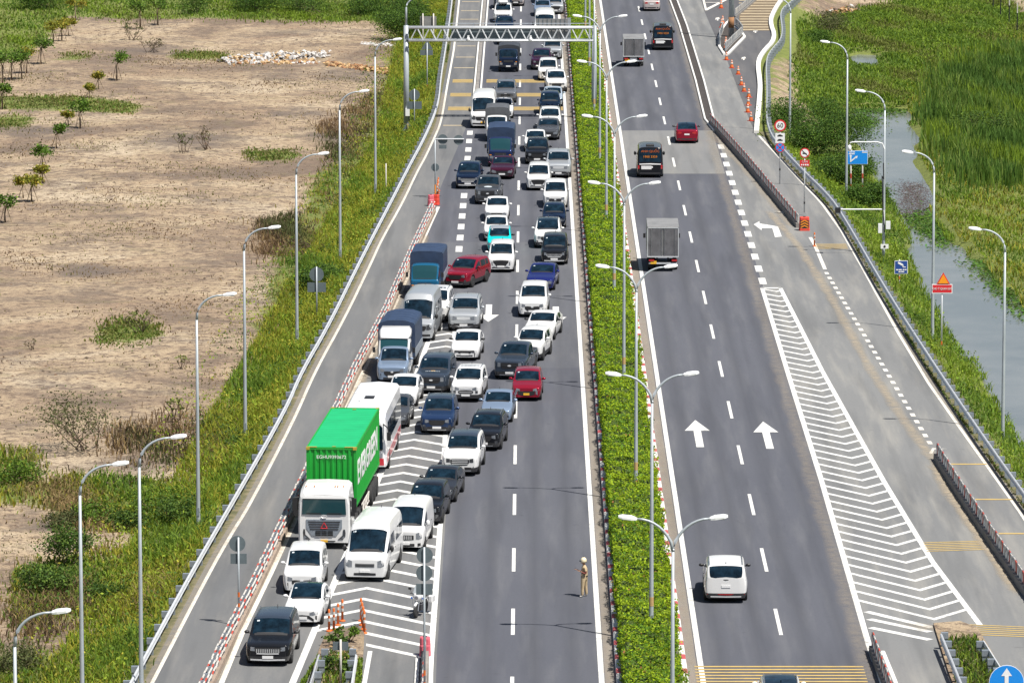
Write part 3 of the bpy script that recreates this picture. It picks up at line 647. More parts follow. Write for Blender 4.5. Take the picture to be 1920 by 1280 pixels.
# ------------------------------------------------------------------ guard rails
def resample(pts, step):
    P = [Vector((p[0], p[1], p[2] if len(p) > 2 else 0)) for p in pts]; out = [P[0].copy()]; acc = 0.0
    for a, c in zip(P[:-1], P[1:]):
        L = (c - a).length; d = (c - a) / max(L, 1e-6); s = step - acc
        while s <= L: out.append(a + d * s); s += step
        acc = (acc + L) % step
    return out
POST = MB().box((0, 0, 0.33), (0.26, 0.14, 0.72)).box((0, 0, 0.62), (0.30, 0.20, 0.26)).mesh('post', ('galv_plate',))
def guardrail(name, pts, side, label, step=3.0, zfun=None, fold=True):
    root = empty(name, (0, 0, 0)); root.location = (pts[0][0], pts[0][1], 0); org = Vector(root.location)
    P = resample(pts, 1.5); prof = [(0.0, 0.44), (0.05, 0.47), (0.075, 0.52), (0.02, 0.585), (0.02, 0.615), (0.075, 0.68), (0.05, 0.735), (0.0, 0.765), (-0.02, 0.76), (-0.02, 0.445)]
    R = []
    for i, p in enumerate(P):
        d = (P[min(i + 1, len(P) - 1)] - P[max(i - 1, 0)]).normalized(); n_ = Vector((d.y, -d.x, 0)) * side
        R.append([(p - org + n_ * a + Vector((0, 0, z)))[:] for a, z in prof])
    b = MB(); b.loft(R); o = b.build('beam', ('galv_light',), root)
    Q = resample(pts, step)
    for i, p in enumerate(Q[:290]):
        d = (Q[min(i + 1, len(Q) - 1)] - Q[max(i - 1, 0)]).normalized(); n_ = Vector((d.y, -d.x, 0)) * side
        po = link('post', POST, root); po.location = p - org - n_ * 0.17; po.rotation_euler = (0, 0, math.atan2(d.y, d.x) + math.pi / 2 + random.uniform(-0.05, 0.05))
    return tag(root, label, 'guard rail')
guardrail('guard_rail', [(float(xGL(Y)), Y) for Y in np.arange(190, 640, 4)], 1, 'long galvanised guard rail between the left ramp and the bare field')
grm = [p for p in gr]; guardrail('guard_rail', list(reversed(dense(list(reversed(grm)), 4))), -1, 'winding galvanised guard rail along the canal-side slip road', 2.4)
ir = poly([(1762, 1182), (1800, 1275), (1850, 1400)], 0.7); guardrail('guard_rail', list(reversed(ir)), -1, 'short guard rail on the road side of the grassy wedge, bottom right', 1.9)
ir = poly([(1836, 1190), (1893, 1280), (1970, 1400)], 0.7); guardrail('guard_rail', list(reversed(ir)), 1, 'short guard rail on the far side of the grassy wedge, bottom right', 1.9)
ir = poly([(602, 1216), (586, 1270), (545, 1400)], 0.7); guardrail('guard_rail', list(reversed(ir)), -1, 'short guard rail left of the weedy island, bottom centre', 2.4)
ir = poly([(669, 1216), (660, 1275), (640, 1400)], 0.7); guardrail('guard_rail', list(reversed(ir)), 1, 'short guard rail right of the weedy island, bottom centre', 2.4)

mat('kerb_beige', (0.30, 0.235, 0.185), 0.9, noise=0.35, nscale=1.5)
# ------------------------------------------------------------------ red and white railings
def railing(pts, label, seg, pattern, style, w=0.42, hk=0.24, km='kerb_grey'):
    root = empty('road_railing', (pts[0][0], pts[0][1], 0)); org = Vector(root.location)
    P = [Vector((x, y, 0)) for x, y in dense(pts, 2.5)]; R = []
    for i, p in enumerate(P):
        d = (P[min(i + 1, len(P) - 1)] - P[max(i - 1, 0)]).normalized(); n_ = Vector((-d.y, d.x, 0)) * w / 2; q = p - org
        R.append([(q + n_)[:], (q - n_)[:], (q - n_ * 0.92 + Vector((0, 0, hk)))[:], (q + n_ * 0.92 + Vector((0, 0, hk)))[:]])
    b = MB(); b.loft(R); b.build('kerb_base', (km,), root)
    ms = {}
    for cname in ('post_red', 'post_white'):
        b = MB()
        if style == 'tube':
            for y in (-0.10, 0.10):
                for z in (0.48, 0.78): b.tube([(-seg / 2 + 0.01, y, z), (seg / 2 - 0.01, y, z)], 0.042, 6)
        else:
            b.box((0, 0, 0.60), (seg * 0.68, 0.05, 0.50)); b.tube([(-seg / 2, 0, 0.86), (seg / 2, 0, 0.86)], 0.035, 6); b.tube([(-seg / 2, 0, 0.36), (seg / 2, 0, 0.36)], 0.03, 6)
        ms[cname] = b.mesh('rail_panel', (cname,))
    pm = MB().box((0, 0, 0.52), (0.06, 0.20, 0.66)).mesh('post', ('galv_plate',)) if style == 'tube' else MB().box((0, 0, 0.54), (0.08, 0.10, 0.76)).mesh('post', ('galv',))
    Q = resample(pts, seg)
    for i in range(min(len(Q) - 1, 290)):
        a, c = Q[i], Q[i + 1]; d = c - a; rz = math.atan2(d.y, d.x)
        o = link('rail_panel', ms['post_red' if pattern[i % len(pattern)] == 'R' else 'post_white'], root)
        o.location = (a + c) / 2 - org; o.rotation_euler = (random.uniform(-0.03, 0.03), 0, rz)
        if i % (2 if style == 'tube' else 1) == 0:
            o = link('post', pm, root); o.location = a - org; o.rotation_euler = (0, 0, rz)
    return tag(root, label, 'railing')
railing(poly([(312, 1430)] + BL_PX[1:], 0.55), 'long red and white railing between the left ramp and the queue', 0.72, 'RWWW', 'tube', km='kerb_beige')
railing(poly([(1332, 234), (1348, 251), (1395, 304), (1450, 370), (1497, 427)]), 'red and white plate railing beside the slip road, upper right', 0.95, 'RW', 'plate', 0.34, 0.30)
railing(poly(BB_PX), 'short red and white plate railing at the right edge', 0.85, 'RWW', 'plate', 0.40, 0.34)
railing(poly([(1636, 1222), (1650, 1260), (1680, 1340)]), 'railing stub at the foot of the striped gore, bottom right', 0.85, 'RW', 'plate', 0.34, 0.3)
railing(poly([(797, 1232), (794, 1285), (788, 1390)]), 'red and white railing stub behind the pink barrier, bottom centre', 0.85, 'RWW', 'plate', 0.34, 0.3, 'kerb_grey')
# ================================================================== HEDGE
def hedge_top(X, Y): return 1.16 + 0.16 * np.sin(Y * 0.9 + X) * np.sin(Y * 0.37 + 2 * X) + 0.17 * np.sin(Y * 2.1 + 1.2 * np.sin(X * 2.1 + Y * 0.3)) + 0.07 * np.sin(Y * 4.3 + X * 3.1)
hroot = empty('hedge', (5.3, 190, 0.1))
N = 270000; hy = 190 + (640 - 190) * rng.random(N) ** 1.15; hu = rng.random(N)
on_top = hu < 0.66; hx = 4.04 + 2.42 * rng.random(N); side = np.where(rng.random(N) < 0.5, -1, 1)
edge = 0.12 * np.sin(hy * 1.3) + 0.10 * np.sin(hy * 0.47 + 1) + 0.07 * np.sin(hy * 3.1)
sx = np.where(side < 0, 4.08 + edge * 0.4, 6.42 + edge) + rng.normal(0, 0.05, N)
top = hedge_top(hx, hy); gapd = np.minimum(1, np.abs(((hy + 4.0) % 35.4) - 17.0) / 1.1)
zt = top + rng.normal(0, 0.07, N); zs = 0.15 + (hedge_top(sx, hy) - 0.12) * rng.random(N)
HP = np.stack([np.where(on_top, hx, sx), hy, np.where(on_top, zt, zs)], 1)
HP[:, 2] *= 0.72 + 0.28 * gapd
HN = rng.normal(size=(N, 3)) * 0.75; HN[:, 2] += np.where(on_top, 1.1, 0.4); HN[:, 0] += np.where(on_top, 0, side * 1.0); HN[:, 1] -= 0.25
f = np.sin(hy * 0.21) * 0.5 + np.sin(hx * 2.2 + hy * 0.9) * 0.5
base = np.where(rng.random((N, 1)) < 0.62 + 0.25 * f[:, None], np.array([[0.25, 0.345, 0.012]]), np.array([[0.085, 0.175, 0.012]]))
base = np.where(rng.random((N, 1)) < 0.008, np.array([[0.30, 0.14, 0.05]]), base)
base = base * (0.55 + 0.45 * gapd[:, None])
hc = np.clip(base * np.clip(1 + 0.28 * rng.normal(size=(N, 1)), 0.4, 1.8), 0.004, 0.6)
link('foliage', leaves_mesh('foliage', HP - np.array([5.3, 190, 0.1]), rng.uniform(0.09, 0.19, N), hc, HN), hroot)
ys = np.arange(190, 640, 0.45); rings = []
k = NT('hedge_core'); k.base(k.ramp(k.noise(4, 4, 0.6), [(0.35, (0.03, 0.05, 0.008)), (0.7, (0.08, 0.12, 0.014))]), 0.9)
for Y in ys:
    gd_ = 0.72 + 0.28 * min(1, abs(((Y + 4.0) % 35.4) - 17.0) / 1.1); hs_ = [(float(hedge_top(x_, Y)) - 0.15) * gd_ - 0.1 for x_ in (6.1, 5.7, 5.3, 4.9, 4.5, 4.25)]
    rings.append([(4.30 - 5.3, Y - 190, 0), (6.26 - 5.3, Y - 190, 0), (6.22 - 5.3, Y - 190, hs_[0] * 0.8)] + [(x_ - 5.3, Y - 190, h_) for x_, h_ in zip((6.1, 5.7, 5.3, 4.9, 4.5, 4.25), hs_)] + [(4.12 - 5.3, Y - 190, hs_[-1] * 0.85)])
b = MB(); b.loft(rings); b.build('solid_core', ('hedge_core',), hroot)  # solid core added under the leaves, raised to shade the kerb
tag(hroot, 'clipped yellow-green hedge filling the central median', 'hedge')

# ================================================================== STREET LAMPS
def lamp_head(b, M):
    R = []
    for t, w, h0, h1 in ((0, 0.07, -0.03, 0.03), (0.05, 0.11, -0.05, 0.06), (0.22, 0.15, -0.06, 0.10), (0.56, 0.16, -0.05, 0.09), (0.70, 0.10, -0.03, 0.05)):
        R.append([M @ Vector(p) for p in ((t, -w, h0), (t, w, h0), (t, w, h0 + (h1 - h0) * 0.55), (t, w * 0.55, h1), (t, -w * 0.55, h1), (t, -w, h0 + (h1 - h0) * 0.55))])
    b.loft([[tuple(v) for v in r] for r in R])
def lamp_template(H, arms, reach, name, base_r=0.105):
    "list of (part name, mesh, parent part or None)"
    T = []; rise = 1.25
    b = MB(); b.tube([(0, 0, 0), (0, 0, 0.35), (0, 0, H * 0.5), (0, 0, H - rise)], [base_r, base_r, base_r * 0.78, base_r * 0.55], 10); b.lathe([(0.24, 0), (0.24, 0.04), (0.14, 0.06)], 'z', 10)
    T.append(('pole', b.mesh('pole', ('pole_grey',), True)))
    b = MB(); b.box((0, -base_r - 0.002, 0.95), (0.14, 0.02, 0.42)); T.append(('hatch', b.mesh('hatch', ('galv_plate',))))
    if name == 'double': b = MB(); b.tube([(0, 0, 1.55), (0, 0, 1.95)], base_r * 1.02, 10); T.append(('reflective_band', b.mesh('reflective_band', ('band_pale',))))
    for s in arms:
        pts = [(0, 0, H - rise - 0.1)] + [(s * reach * (1 - math.cos(t)) * 0.999, 0, H - rise + (rise - 0.12) * math.sin(t)) for t in [math.pi / 2 * q / 8 for q in range(1, 9)]]
        if name == 'double': pts = [(0, 0, H - rise - 0.1)] + [(s * reach * (q / 8) ** 1.35, 0, H - rise + (rise - 0.12) * (1 - (1 - q / 8) ** 1.9)) for q in range(1, 9)]
        b = MB(); b.tube(pts, [0.065 - 0.003 * q for q in range(len(pts))], 8); T.append(('arm', b.mesh('arm', ('pole_grey',), True)))
        e = Vector(pts[-1]); d = (e - Vector(pts[-2])).normalized()
        M = Matrix.Translation(e) @ (Matrix.Identity(4) if s > 0 else Matrix.Rotation(math.pi, 4, 'Z')) @ Matrix.Rotation(-0.13, 4, 'Y')
        b = MB(); lamp_head(b, M); T.append(('lamp_head', b.mesh('lamp_head', ('lamp_white',))))
        b = MB(); b.box(tuple(M @ Vector((0.38, 0, -0.065))), (0.38, 0.2, 0.03)); T.append(('lens', b.mesh('lens', ('lamp_glass',))))
    return T
def place(T, name, loc, rz, label, cat, group=None):
    root = empty(name, loc, rz); last = None
    for nm, me in T:
        o = link(nm, me, last if nm == 'lens' else root)
        if nm == 'lamp_head': last = o
    return tag(root, label, cat, group)
mat('band_pale', (0.52, 0.34, 0.16), 0.5, noise=0.3, nscale=4.0)
T1 = lamp_template(11.9, (1,), 1.3, 'single'); T2 = lamp_template(11.9, (-1, 1), 1.35, 'double')
LL = [(-22.3, 214.0), (-19.8, 243.6)]
def lamp_y(hy, z): # distance of a lamp head of height z at photo row hy
    return G(0, hy, z)[1]
lamps_left = [(28, 1240, 1143, 'cut off by the bottom left corner'), (153, 1200, 868, 'second from the bottom left corner'), (264, 1170, 817, 'third from the bottom left corner'),
    (372, 990, 550, 'behind the railing-side sign, fourth from the bottom'), (460, 820, 425, 'left of the green container, fifth from the bottom'), (557, 645, 287, 'beside the grey disc sign on the left verge'),
    (638, 500, 170, 'third below the sign gantry on the left verge'), (704, 370, 73, 'nearest below the sign gantry on the left verge')]
for px_, py_, hy_, lab in lamps_left:
    Y = lamp_y(hy_, 11.0); X = z_at(px_, py_, Y)[1]
    zb = float(terrain_z(np.array(X), np.array(Y)))
    place(T1, 'street_lamp', (X, Y, 11.05 - 11.9 if zb > 11.05 - 11.9 else 11.05 - 11.9), math.radians(random.uniform(-6, 6)), 'tall grey single-arm street lamp ' + lab, 'street lamp', 'street lamps on the left verge')
for hx_, hy_, px_, py_, z_, lab in ((1545, 78, 1587, 340, 10.9, 'behind the blue direction sign'), (1612, 170, 1657, 430, 11.0, 'carrying the camera arms by the canal'), (1700, 283, 1748, 640, 11.0, 'beside the red notice sign'), (1825, 427, 1880, 820, 11.0, 'nearest the right edge'), (1475, -6, 1481, 220, 10.9, 'behind the round 60 sign')):
    Y = lamp_y(hy_, z_); X = z_at(px_, py_, Y)[1]
    place(T1, 'street_lamp', (X, Y, z_ + 0.05 - 11.9), math.pi + math.radians(random.uniform(-6, 6)), 'tall grey single-arm street lamp ' + lab, 'street lamp', 'street lamps by the canal')
ordn = ['nearest the camera', 'second from the camera', 'third from the camera', 'fourth from the camera', 'fifth from the camera', 'sixth from the camera', 'seventh from the camera', 'eighth from the camera, by the gantry', 'ninth from the camera, beyond the gantry', 'farthest, at the top edge']
for i in range(10):
    Y = 205.3 + 35.35 * i
    place(T2, 'street_lamp', (5.45, Y, 0.1), random.uniform(-0.05, 0.05), 'double-arm lamp post in the median hedge, ' + ordn[i], 'street lamp', 'double lamps in the median')

# ================================================================== SIGN GANTRY
GY = 456.4; gl, grx = -9.92, 5.49
groot = empty('sign_gantry', (gl, GY, -1.45)); O = Vector(groot.location)
def gp(name, b, m, smooth=False, parent=None): return b.build(name, (m,) if isinstance(m, str) else m, parent or groot, smooth)
b = MB(); b.tube([(0, 0, 0), (0, 0, 9.15)], [0.24, 0.20], 12); b.lathe([(0.42, 0), (0.42, 0.06), (0.26, 0.08)], 'z', 12); gp('pillar', b, 'pole_grey', True)
b = MB(); b.tube([(grx - gl, 0, 1.5), (grx - gl, 0, 9.15)], [0.22, 0.20], 12); gp('pillar', b, 'pole_grey', True)
zb_, zt_ = 6.49 + 1.45, 7.54 + 1.45; wx = grx - gl - 0.3
for yy in (-0.45, 0.45):
    for z in (zb_, zt_):
        b = MB(); b.tube([(0.2, yy, z), (wx + 0.3, yy, z)], 0.085, 8); gp('chord', b, 'galv_light', True)
nb_ = 28; xs_ = [0.35 + (wx - 0.35) * i / nb_ for i in range(nb_ + 1)]
for yy in (-0.45, 0.45):
    for i in range(nb_):
        za, zc = (zb_, zt_) if i % 2 == 0 else (zt_, zb_)
        b = MB(); b.tube([(xs_[i], yy, za), (xs_[i + 1], yy, zc)], 0.04, 6); gp('brace', b, 'galv_light')
for i in range(0, nb_ + 1, 2):
    b = MB(); b.tube([(xs_[i], -0.45, zt_), (xs_[i], 0.45, zt_)], 0.035, 6); b.tube([(xs_[i], -0.45, zb_), (xs_[i], 0.45, zb_)], 0.035, 6); gp('cross_tie', b, 'galv')
b = MB(); b.box((wx / 2, 0, zb_ + 0.09), (wx, 0.55, 0.03)); gp('catwalk', b, 'galv_plate')
b = MB(); b.tube([(3.2, 0.5, zt_ + 0.28), (wx, 0.5, zt_ + 0.28)], 0.025, 6); gp('handrail', b, 'galv_plate')
for i in range(7):
    b = MB(); b.box((3.6 + i * 1.9, 0.5, zt_ + 0.12), (0.05, 0.05, 0.34)); gp('handrail_post', b, 'galv_plate')
b = MB(); b.box((10.75 + 1.2, 0.72, zb_ + 0.82), (2.6, 0.09, 1.75)); sp_ = gp('sign_panel', b, 'box_grey')
for i in range(7): b = MB(); b.box((10.85 + i * 0.36, 0.66, zb_ + 0.82), (0.05, 0.06, 1.72)); gp('stiffener', b, 'sign_back', parent=sp_)
b = MB(); b.box((12.0 + 1.35, 0.74, zb_ + 0.9), (0.3, 0.05, 1.75)); gp('bracket', b, 'galv')
b = MB(); b.box((7.3, 0.74, zb_ + 0.55), (7.2, 0.07, 0.95)); gp('sign_panel', b, 'sign_back')
for x in (5.1, 10.2):
    b = MB(); b.lathe([(0.06, 0), (0.14, 0.05), (0.14, 0.2), (0.05, 0.28)], 'z', 10, (x, -0.55, zb_ - 0.0)); b.box((x, -0.5, zb_ + 0.3), (0.16, 0.2, 0.25)); gp('camera', b, 'lamp_white')
b = MB(); b.box((0.1, -0.25, 2.05), (0.34, 0.25, 0.62)); gp('control_box', b, 'lamp_white')
b = MB(); b.tube([(0.25, -0.1, 1.7), (0.2, -0.1, 0.8), (0.3, -0.1, 0.1)], 0.06, 6); gp('cable', b, 'black_plastic')
b = MB(); b.tube([(0, 0, 9.1), (0, 0, 10.6)] + [(1.5 * (1 - math.cos(t)), 0, 10.6 + 0.95 * math.sin(t)) for t in [math.pi / 2 * q / 7 for q in range(1, 8)]], [0.1, 0.085] + [0.06] * 7, 8); ga = gp('lamp_arm', b, 'pole_grey', True)
b = MB(); lamp_head(b, Matrix.Translation((1.5, 0, 11.55))); gp('lamp_head', b, 'lamp_white')
tag(groot, 'grey lattice sign gantry spanning the jammed carriageway, seen from behind', 'gantry')

# ================================================================== SIGNS
def sign(name, X, Y, zb, H, plates, label, pole_m='pole_grey', bands=True, r=0.045, posts=((0, 0),), back=True, cat='road sign', rz=0.0):
    root = empty(name, (X, Y, zb), rz)
    for ox, oy in posts:
        b = MB(); b.tube([(ox, oy, 0), (ox, oy, H)], r, 8); b.build('post', (pole_m,), root, True)
    if bands:
        for i, z in enumerate((0.55, 1.05)):
            b = MB(); b.tube([(0, 0, z), (0, 0, z + 0.22)], r + 0.006, 8); b.build('reflective_band', ('orange',), root)
    for p in plates:
        b = MB(); kind_, cx, cz, w, h = p[:5]; m = p[5] if len(p) > 5 else 'sign_back'; y = p[6] if len(p) > 6 else 0.07
        if kind_ == 'disc': b.lathe([(w, y - 0.012), (w, y + 0.012)], 'y', 24, (cx, 0, cz))
        elif kind_ == 'rect': b.box((cx, y, cz), (w, 0.024, h))
        elif kind_ == 'tri': b.add([(cx - w / 2, y - 0.012, cz - h / 2), (cx + w / 2, y - 0.012, cz - h / 2), (cx, y - 0.012, cz + h / 2), (cx - w / 2, y + 0.012, cz - h / 2), (cx + w / 2, y + 0.012, cz - h / 2), (cx, y + 0.012, cz + h / 2)], [(0, 1, 2), (5, 4, 3), (0, 3, 4, 1), (1, 4, 5, 2), (2, 5, 3, 0)])
        b.build('sign_plate' if len(p) < 8 else p[7], (m,), root)
    return tag(root, label, cat)
# backs of signs (grey)
X, Y = G(448, 1160, 0.3); sign('road_sign', X, Y, 0.25, 3.75, [('disc', -0.05, 3.45, 0.36, 0), ('rect', 0, 2.77, 0.72, 0.46)], 'back of a grey disc sign standing in the left railing')
X, Y = G(594, 600, -0.5); sign('road_sign', X, Y, -0.75, 3.6, [('disc', 0, 3.1, 0.45, 0), ('rect', 0, 2.3, 1.15, 0.6)], 'back of a grey disc sign on the grass beyond the left guard rail', bands=False)
X, Y = G(777, 240, -0.5); sign('road_sign', X, Y, -0.9, 3.6, [('disc', 0, 3.1, 0.45, 0), ('rect', 0.0, 2.25, 1.2, 0.62)], 'back of a grey disc sign on the verge right of the gantry pillar', bands=False)
X, Y = G(801, 178, -0.5); sign('road_sign', X, Y, -0.9, 4.9, [('tri', 0, 4.75, 1.0, 0.85), ('rect', -0.05, 4.05, 1.1, 0.45)], 'back of a thin triangle sign beyond the gantry on the verge')
X, Y = G(803, 95, -0.9); sign('road_sign', X, Y, -1.0, 3.6, [('rect', 0, 2.85, 1.55, 0.95, 'box_grey')], 'back of a two-post grey panel behind the gantry truss', 'post_white', False, 0.06, ((-0.5, -0.08), (0.5, -0.08)))
X, Y = G(762, 255, -1.0); sign('road_sign', X + 0.15, Y - 1.2, -1.3, 1.45, [('tri', 0, 1.2, 1.0, 0.8)], 'back of a low triangle sign at the foot of the gantry pillar', 'stake_wood', False)
X, Y = G(724, 380, -1.0); sign('marker_post', X, Y, -1.0, 2.9, [], 'thin white marker post in the grass beside the left guard rail', 'post_white', False, 0.04, cat='post')
# cantilever sign above the head of the railing
X, Y = G(816, 372, 0.0); sroot = sign('road_sign', X, Y, 0.0, 4.35, [('disc', 0.55, 4.30, 0.36, 0), ('disc', 1.70, 4.25, 0.36, 0), ('rect', 0.55, 3.75, 0.55, 0.28), ('disc', 0.0, 2.25, 0.29, 0)], 'cantilever pole with two grey discs above the head of the left railing', bands=False)
b = MB(); b.tube([(0, 0, 4.32), (2.1, 0, 4.32)], 0.05, 8); b.build('arm', ('galv_light',), sroot); b = MB(); b.tube([(0, 0, 0.3), (0, 0, 1.0)], 0.055, 8); b.build('yellow_band', ('amber',), sroot)
# near pole behind the motorcycle
X, Y = G(796, 1312, 0.3); sign('road_sign', X, Y, 0.3, 6.45, [('disc', 0.02, 6.1, 0.34, 0), ('disc', 0, 5.35, 0.34, 0), ('rect', 0, 4.67, 0.68, 0.46)], 'tall pole with two grey discs beside the parked motorcycle')
bpy.data.objects[-1] if False else None
X, Y = G(639, 1283, 0.2); sign('road_sign', X, Y, 0.1, 2.05, [('rect', 0, 1.75, 0.66, 0.36)], 'small grey panel on a white post in the weedy island', 'post_white', False)
# fronts
def text_on(root, s, size, m, x, z, y=-0.03, sx=1.0): return lettering(s, size, m, root, (x, y, z), (math.pi / 2, 0, 0), sx=sx)
def strokes(root, rows, h, y):
    for x_, z_, w_ in rows:
        b = MB(); b.box((x_, y, z_), (w_, 0.008, h)); b.build('lettering', ('sign_white',), root)
X, Y = G(1462, 345, 0.0)
r_ = sign('road_sign', X, Y, 0.0, 4.75, [('disc', 0, 4.35, 0.44, 0, 'sign_red', -0.06), ('disc', 0, 4.35, 0.33, 0, 'sign_white', -0.068, 'sign_face'), ('rect', 0, 3.42, 0.70, 0.74, 'sign_white', -0.06), ('disc', 0, 2.72, 0.36, 0, 'sign_red', -0.06), ('disc', 0, 2.72, 0.30, 0, 'sign_bright_blue', -0.068, 'sign_face')], 'round red-ringed 60 speed limit sign above a blue no-stopping disc', 'galv_light', False)
text_on(r_, '60', 0.50, 'sign_black', 0, 4.35, -0.09, 0.95)
b = MB()
for a_ in (math.pi / 4, -math.pi / 4): b.box((0, -0.085, 2.72), (0.6, 0.008, 0.06), M=Matrix.Rotation(a_, 3, 'Y'))
b.build('red_cross', ('sign_red',), r_)
for zc in (3.60, 3.27):
    b = MB(); b.add([(x, -0.085, zc + z) for x, z in ((-0.20, -0.05), (0.20, -0.05), (0.20, 0.02), (0.12, 0.03), (0.06, 0.09), (-0.10, 0.09), (-0.15, 0.03), (-0.20, 0.02))], [tuple(range(8))]); b.build('car_symbol', ('sign_black',), r_)
b = MB(); b.tube([(0, 0, 1.0), (0, 0, 1.16)], 0.055, 8); b.build('dark_band', ('black_plastic',), r_)
X, Y = G(1508, 404, 0.0)
r_ = sign('road_sign', X, Y, 0.2, 4.55, [('disc', 0, 4.25, 0.35, 0, 'sign_red', -0.06), ('disc', 0, 4.25, 0.275, 0, 'sign_white', -0.068, 'sign_face'), ('rect', 0, 3.52, 0.68, 0.46, 'sign_red', -0.06)], 'round no-lorries sign with red plate above the chevron barrier', 'galv_light', False)
text_on(r_, 'CẤM', 0.19, 'sign_white', 0, 3.62, -0.085); strokes(r_, ((-0.22, 3.41, 0.08), (-0.09, 3.41, 0.09), (0.06, 3.41, 0.12), (0.21, 3.41, 0.12)), 0.10, -0.085)
b = MB(); b.box((0, -0.086, 4.25), (0.55, 0.008, 0.05), M=Matrix.Rotation(math.pi / 4, 3, 'Y')); b.build('diagonal_bar', ('sign_black',), r_)
b = MB(); b.box((-0.05, -0.082, 4.22), (0.22, 0.006, 0.10)); b.box((0.10, -0.082, 4.20), (0.08, 0.006, 0.07)); b.build('lorry_symbol', ('sign_black',), r_)
b = MB(); b.tube([(0, 0, 0.62), (0, 0, 0.78)], 0.055, 8); b.build('dark_band', ('black_plastic',), r_)
X, Y = G(1607, 372, -0.9)
r_ = sign('direction_sign', X, Y, -1.2, 3.9, [('rect', 0, 3.35, 1.52, 1.02, 'sign_white', -0.075), ('rect', 0, 3.35, 1.47, 0.97, 'sign_bright_blue', -0.082, 'sign_face')], 'blue panel with a white forking arrow on two red-white posts', 'post_white', False, 0.06, ((-0.48, 0), (0.38, 0)))
b = MB(); b.box((-0.50, -0.10, 3.22), (0.09, 0.01, 0.42)); b.add([(-0.60, -0.10, 3.42), (-0.40, -0.10, 3.42), (-0.50, -0.10, 3.58)], [(0, 1, 2)]); b.add([(-0.47, -0.10, 3.14), (-0.43, -0.10, 3.06), (-0.12, -0.10, 3.32), (-0.16, -0.10, 3.40)], [(0, 1, 2, 3)]); b.add([(-0.20, -0.10, 3.42), (-0.06, -0.10, 3.26), (0.02, -0.10, 3.47)], [(0, 1, 2)]); b.build('arrow_symbol', ('sign_white',), r_)
strokes(r_, ((-0.50, 3.74, 0.22), (-0.28, 3.74, 0.16), (-0.55, 3.61, 0.20), (-0.33, 3.61, 0.22), (0.52, 3.73, 0.38)), 0.07, -0.10)
for ox in (-0.48, 0.38):
    for z in (1.0, 1.8): b = MB(); b.tube([(ox, 0, z), (ox, 0, z + 0.35)], 0.066, 8); b.build('red_band', ('post_red',), r_)
X, Y = G(1686, 541, -0.5)
r_ = sign('road_sign', X, Y, -0.95, 2.35, [('rect', 0.10, 1.85, 0.86, 0.86, 'sign_white', -0.06), ('rect', 0.10, 1.85, 0.80, 0.80, 'sign_navy', -0.067, 'sign_face')], 'square blue surveillance camera notice on an orange-white post', 'post_white', True, rz=0.1)
strokes(r_, ((-0.16, 1.69, 0.14), (0.04, 1.69, 0.20), (0.26, 1.69, 0.12), (0.40, 1.69, 0.10), (0.0, 1.56, 0.14), (0.20, 1.56, 0.20)), 0.07, -0.09)
b = MB(); b.box((0.05, -0.085, 2.08), (0.34, 0.01, 0.12), M=Matrix.Rotation(0.5, 3, 'Y')); b.box((0.22, -0.085, 1.92), (0.05, 0.01, 0.18)); b.box((0.30, -0.085, 1.86), (0.2, 0.01, 0.05)); b.build('camera_symbol', ('sign_white',), r_)
X, Y = G(1765, 665, -0.5)
r_ = sign('road_sign', X, Y, -0.95, 5.3, [('tri', 0.06, 5.05, 0.82, 0.72, 'sign_red', -0.06), ('tri', 0.06, 5.02, 0.62, 0.54, 'sign_orange', -0.085, 'sign_face'), ('rect', 0.0, 4.43, 1.22, 0.56, 'sign_white', -0.06), ('rect', 0.0, 4.43, 1.14, 0.46, 'sign_red', -0.067, 'sign_face')], 'orange triangle above a red notice with white letters on a thin pole', 'galv_light', True)
text_on(r_, 'CHÚ Ý QUAN SÁT', 0.19, 'sign_white', 0, 4.43, -0.09, 0.76)
X, Y = G(1886, 1352, 0.2)
r_ = sign('road_sign', X, Y, -0.1, 2.2, [('disc', 0, 1.95, 0.72, 0, 'sign_white', -0.06), ('disc', 0, 1.95, 0.70, 0, 'sign_bright_blue', -0.067, 'sign_face')], 'blue disc with a white upward arrow, bottom right corner', 'galv_light', False)
b = MB(); b.box((0, -0.09, 1.92), (0.16, 0.01, 0.6)); b.add([(-0.22, -0.09, 2.22), (0.22, -0.09, 2.22), (0, -0.09, 2.55)], [(0, 1, 2)]); b.build('arrow_symbol', ('sign_white',), r_)
for i in range(5):
    x_, y_ = ((1862, 16), (1876, 30), (1892, 45), (1907, 60), (1930, 78))[i]; X, Y = G(x_, y_, -1.3)
    root = empty('marker_post', (X, Y, -1.35)); b = MB(); b.tube([(0, 0, 0), (0, 0, 1.9)], 0.07, 6); b.build('post', ('black_plastic',), root); b = MB(); b.tube([(0, 0, 1.9), (0, 0, 2.9)], 0.075, 6); b.build('white_top', ('post_white',), root)
    tag(root, 'black post with a white top, ' + ('farthest', 'second farthest', 'middle', 'second nearest', 'nearest')[i] + ' of the row at the top right', 'post', 'marker posts by the dirt track')
